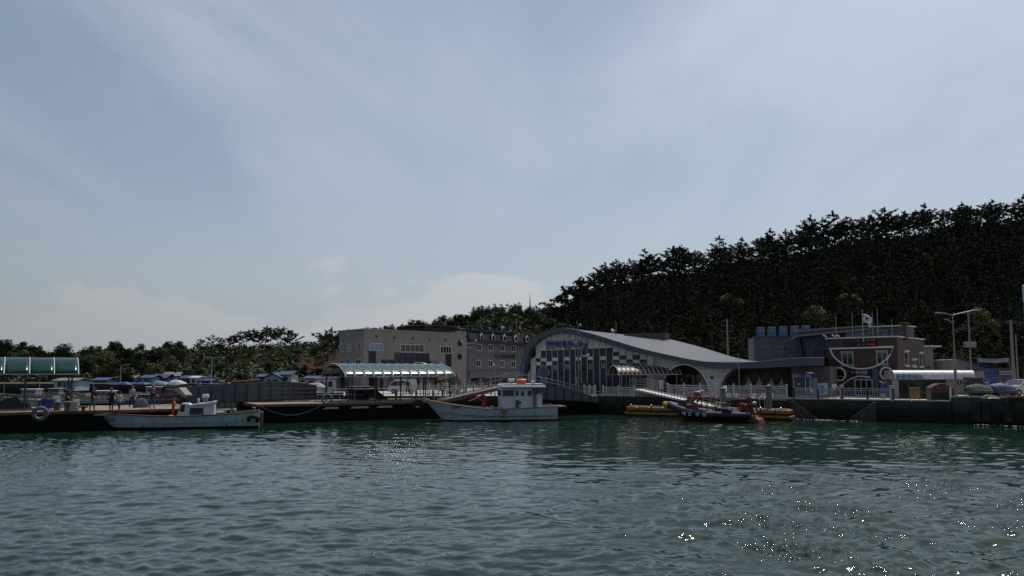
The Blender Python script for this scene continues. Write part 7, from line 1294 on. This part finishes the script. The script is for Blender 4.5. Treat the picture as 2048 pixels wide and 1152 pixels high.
p = at(1755, 780, 84.5); t = thing('blue_cabinet', 'bright blue upright cabinet beside the police post door', 'cabinet', (p.x, 83.2, QZ), R(-30)); MB().bbox(-.22, .26, -.2, .2, .02, zat(765.5, 83.2) - QZ, .03).build('body', mat('vivid_blue', (.012, .02, .30), .4), t); MB().bbox(-.18, .22, -.215, -.2, .1, zat(765.5, 83.2) - QZ - .1, .005).build('door', mat('vivid_blue', (.012, .02, .30)), t)
p = at(1766, 780, 81.5); t = thing('planter', 'small grey plant tub by the blue cabinet', 'planter', (p.x, 81.5, QZ)); MB().lathe([(0, 0), (.2, 0), (.26, .5), (.22, .5), (.2, .42), (0, .42)], 12).build('tub', M_conc, t, True); v, f = [], []; pad(v, f, Vector((0, 0, .65)), .25, .15, 60, .2, random.Random(2)); MB().add(v, f).build('foliage', M_leaf, t)
# white parasols in the terminal recess
for k, (px, py, bw, lab) in enumerate(((1501, 757, .5, 'white closed-sided parasol first from the left under the terminal recess'), (1522, 756.5, .52, 'white parasol second from the left under the terminal recess'), (1546, 757, .52, 'white parasol third from the left with a tilted top'), (1567, 758, .5, 'white parasol rightmost under the terminal recess'))):
    Y = 85.6 - k * .25; p = at(px, py, Y); t = thing('parasol', lab, 'parasol', (p.x, Y + .6, QZ), rng.uniform(0, 1), 'white parasols by the terminal'); zt = p.z - QZ; m = MB(); n = 8; vs = [(0, 0, zt)] + [(bw * math.cos(6.283 * i / n), bw * math.sin(6.283 * i / n), zt - .85 - .04 * (i % 2)) for i in range(n)] + [(bw * 1.02 * math.cos(6.283 * i / n), bw * 1.02 * math.sin(6.283 * i / n), zt - 1.0) for i in range(n)]
    m.add(vs, [(0, 1 + i, 1 + (i + 1) % n) for i in range(n)] + [(1 + i, 1 + n + i, 1 + n + (i + 1) % n, 1 + (i + 1) % n) for i in range(n)]); m.build('cover', mat('parasol_canvas', (.12, .12, .125), .85, var=.15), t); MB().tube([(0, 0, 0), (0, 0, zt + .08)], .025, 6).build('pole', M_steel, t); MB().lathe([(0, 0), (.25, 0), (.22, .1), (0, .1)], 12).build('foot', M_conc, t)
for k, (px, lab) in enumerate(((1458, 'first'), (1472, 'second'), (1509, 'third'), (1528, 'fourth'), (1543, 'last'))):
    p = at(px, 784, 84.4 - k * .35); t = thing('flower_pot', lab + ' white flower pot from the left behind the ornate balustrade', 'pot', (p.x, 84.6 - k * .35, QZ), 0, 'pots behind the ornate balustrade'); MB().lathe([(0, 0), (.18, 0), (.26, .38), (.28, .42), (0, .4)], 12).build('pot', M_white, t, True); v, f = [], []; pad(v, f, Vector((0, 0, .52)), .22, .12, 50, .18, random.Random(k)); MB().add(v, f).build('foliage', M_dleaf, t)
# notice stand inside the brown canopy
p = at(1322, 765, 90); t = thing('notice_stand', 'blue-framed notice stand under the right end of the brown canopy', 'notice', (p.x, 90, QZ)); z1 = zat(755, 90) - QZ; MB().bbox(-.3, .3, -.04, .04, .55, z1, .02).build('panel', M_blue, t); MB().bbox(-.22, .22, -.055, -.042, .62, z1 - .25, .005).build('sheet', M_white, t); 
for sg in (-1, 1): MB().bbox(sg * .25 - .03, sg * .25 + .03, .045, .1, 0, z1 - .1, .01).build('leg', M_steel, t)
# inscribed rock in front of the hall
p = at(911, 775, 98); rr = random.Random(3); o = MB(); o.ball((0, 0, .9), 1.0, 14, 9, (.72, .45, 1.45), .07, rr); t = tag(o.build('monument_rock', mat('brown_stone', (.10, .085, .07), .85, var=.3, bump=.6), None, True), 'tall rounded brown rock with carved letters in front of the hall', 'monument'); t.location = (p.x, 98, QZ); MB().bbox(-1.0, 1.0, -.6, .6, -.02, .3, .06).build('plinth', M_conc, t); lettering('바다', .4, M_dark, t, (-.05, -.47, 1.05), width=.7, height=.35)
p = at(886, 775, 97); v, f = [], []; t = thing('clipped_bush', 'dark clipped bush left of the inscribed rock', 'bush', (p.x, 97, QZ)); r_ = random.Random(4)
for _ in range(14): pad(v, f, Vector((r_.uniform(-.7, .7), r_.uniform(-.4, .4), r_.uniform(.4, 1.5))), .5, .2, 40, .22, r_)
MB().add(v, f).build('foliage', M_dleaf, t); MB().tube([(0, 0, 0), (0, 0, .8)], .08, 6).build('stem', M_bark, t)
for px, lab in ((1102, 'dark bush against the terminal glass left of the camera mast'), (1168, 'brown shrub at the foot of the camera mast')):
    p = at(px + 3, 780, 92); v, f = [], []; t = thing('quay_shrub', lab, 'bush', (p.x, 92.5, QZ)); r_ = random.Random(px)
    for _ in range(10): pad(v, f, Vector((r_.uniform(-.5, .5), r_.uniform(-.3, .3), r_.uniform(.3, 1.3))), .42, .2, 36, .2, r_)
    MB().add(v, f).build('foliage', M_dleaf if px < 1150 else mat('brown_leaves', (.07, .06, .035), .8), t); MB().tube([(0, 0, 0), (0, 0, .7)], .06, 6).build('stem', M_bark, t)

# ---- village across the inner harbour
def house(label, px0, px1, top, eave, base, Y, mw, mr, gable=False, name='village_house', door=True):
    a, b = at(px0, base, Y), at(px1, base, Y); t = thing(name, label, 'house', (a.x, Y, min(a.z, QZ + 4) - .6), rng.uniform(-.04, .04), 'village houses under the left hill'); W = b.x - a.x; ze = at(px0, eave, Y).z - t.location.z; zt = at(px0, top, Y).z - t.location.z; D = 5.0
    hs = [(W * .18, W * .36, ze * .45, ze * .8), (W * .62, W * .82, ze * .45, ze * .8)] if W > 2.5 else [(W * .3, W * .7, ze * .45, ze * .8)]
    m = MB(); wall_holes(m, 0, W, 0, ze, hs, 0, .12); m.add([(0, 0, 0), (0, D, 0), (0, D, ze), (0, 0, ze)], [(0, 1, 2, 3)]); m.add([(W, 0, 0), (W, D, 0), (W, D, ze), (W, 0, ze)], [(0, 1, 2, 3)]); m.add([(0, D, 0), (W, D, 0), (W, D, ze), (0, D, ze)], [(0, 1, 2, 3)])
    if gable: m.add([(0, 0, ze), (W, 0, ze), (W / 2, 0, zt)], [(0, 1, 2)]); m.add([(0, D, ze), (W, D, ze), (W / 2, D, zt)], [(0, 1, 2)])
    m.build('wall', mw, t)
    for h in hs: window(t, h, M_dsteel, M_win, 2, fw=.08)
    if door: MB().box(W * .44, W * .56, -.04, .02, 0, ze * .78).build('door', M_dsteel, t)
    r = MB(); o_ = .35
    if gable: r.prism([(-o_, -o_, ze - .1), (W / 2, -o_, zt + .05), (W + o_, -o_, ze - .1), (W + o_, -o_, ze + .08), (W / 2, -o_, zt + .25), (-o_, -o_, ze + .08)], (0, D + 2 * o_, 0))
    else: r.prism([(-o_, -o_, ze), (-o_, D / 2, zt), (-o_, D + o_, ze), (-o_, D + o_, ze - .12), (-o_, D / 2, zt - .14), (-o_, -o_, ze - .12)], (W + 2 * o_, 0, 0))
    r.build('roof', mr, t)
M_gable = mat('pale_blue_wall', (.36, .42, .48), .7, var=.1, grime=.3); M_grw = mat('grey_wall', (.26, .25, .23), .8, var=.15, grime=.4); M_groof = mat('grey_roof', (.17, .16, .15), .7, var=.2); M_roofb2 = mat('bright_blue_roof', (.013, .040, .14), .5, var=.15, scale=.6)
house('grey house with a bright blue roof left of the lamp', 186, 212, 755, 760, 768, 172, M_lblue, M_roofb2)
house('low brown-grey house behind the bright blue roof', 232, 266, 751, 756, 764, 180, M_grw, M_groof); house('house with a light blue roof above the moored boats', 282, 304, 750, 755, 764, 174, M_grw, M_roofb2); house('dark blue roofed house among the trees', 303, 331, 748, 756, 764, 178, M_lblue, M_blueroof); house('grey roofed house with pale wall under the trees', 324, 358, 744, 752, 762, 186, M_cream, M_groof)
house('small house with blue side and white end wall', 362, 383, 751, 756, 768, 168, M_roofb2, M_roofb2); house('white-walled shed beside the small blue house', 380, 393, 752, 755, 768, 167.5, M_white, M_white, False, 'village_shed', False); house('long low blue roofed shed left of the girder bridge', 392, 422, 758, 761, 769, 168, M_tarpb, M_roofb2, False, 'village_shed', False)
house('white gabled house with two dark windows behind the girder bridge', 529, 560, 748, 756, 764, 150, M_gable, M_blueroof, True); house('dark blue roofed cabin left of the white gabled house', 515, 531, 748, 753, 762, 156, M_grw, M_blueroof); house('white shop with a deep blue roof right of the gabled house', 558, 582, 742, 749, 764, 152, M_white, M_blueroof); house('pale house behind the boats at the far left', 108, 150, 756, 761, 775, 150, M_gable, M_groof)
house('white and blue booth at the left end of the shiny canopy', 632, 672, 753, 757, 778, 110, M_white, M_blueroof, False, 'quay_booth'); house('grey shed with dark blue awning right of the booth', 610, 634, 752, 756, 775, 118, M_grw, M_blueroof, False, 'quay_booth')
# covered boats and cars on the inner quay
for k, (px, py, Y, w_, h_, m_, lab) in enumerate(((355, 771, 150, 1.6, .9, mat('white_cover', (.5, .5, .52), .7), 'white covered boat on the inner quay left of the bridge'), (322, 773, 152, 1.4, .8, mat('grey_blue_cover', (.16, .22, .26), .7), 'grey-blue covered boat on the inner quay'), (285, 768, 158, 1.1, .5, M_tarpb, 'blue covered pile on the inner quay'), (242, 770, 156, 1.8, .5, M_tarpb, 'long dark blue net pile on the inner quay'), (628, 769, 100, 1.2, .5, M_cream, 'pale bundle beside the girder bridge right end'))):
    p = at(px, py, Y); tarp(lab, (p.x, Y, max(QZ if Y > 149 else 1.6, p.z - .3)), w_, 1.0, h_, m_, 0, 20 + k, 'covered_boat' if 'boat' in lab else 'covered_pile', 'boat' if 'boat' in lab else 'pile')
# long red-orange oars and poles lying on the bridge parapet
for a, b, m_, lab in (((462, 764.5), (500, 763), M_orange, 'left orange pole lying on the girder bridge parapet'), ((497, 762.2), (521, 760.6), M_orange, 'right orange pole lying on the girder bridge parapet')):
    o = MB().tube([at(*a, 79.5), at(*b, 79.8)], .11, 6).build('orange_pole', m_); tag(o, lab, 'pole')
p = at(444, 766, 78); t = thing('cool_box', 'pale box standing on the girder bridge', 'box', (p.x, 78, p.z - .2)); MB().bbox(-.22, .22, -.2, .2, 0, .38, .03).build('body', M_cream, t); MB().bbox(-.24, .24, -.22, .22, .38, .44, .02).build('lid', M_white, t)
# foam where the wash meets the quay wall
v, f = [], []; r_ = random.Random(9)
for a, b, n in ((on(1560, 838.5, 0), on(1720, 844, 0), 110), (on(1950, 850.5, 0), on(2060, 855, 0), 55)):
    for _ in range(n):
        q = a.lerp(b, r_.random()) + Vector((r_.gauss(0, .1), r_.gauss(-.3, .3), 0)); s_ = r_.uniform(.012, .045); z = .05 + r_.random() * .05; o = len(v); ang = r_.uniform(-.5, .5) - .4
        for i in range(6): a_ = i * 1.047; v.append((q.x + s_ * 2.2 * math.cos(a_) * math.cos(ang) - s_ * .6 * math.sin(a_) * math.sin(ang), q.y + s_ * 2.2 * math.cos(a_) * math.sin(ang) + s_ * .6 * math.sin(a_) * math.cos(ang), z))
        v.append((q.x, q.y, z + s_ * .5)); f += [(o + i, o + (i + 1) % 6, o + 6) for i in range(6)]
fo = MB().add(v, f).build('foam', mat('sea_foam', (.7, .7, .68), .8)); fo['kind'] = 'stuff'; fo['label'] = 'thin white foam line where the water meets the quay wall'; fo['category'] = 'foam'
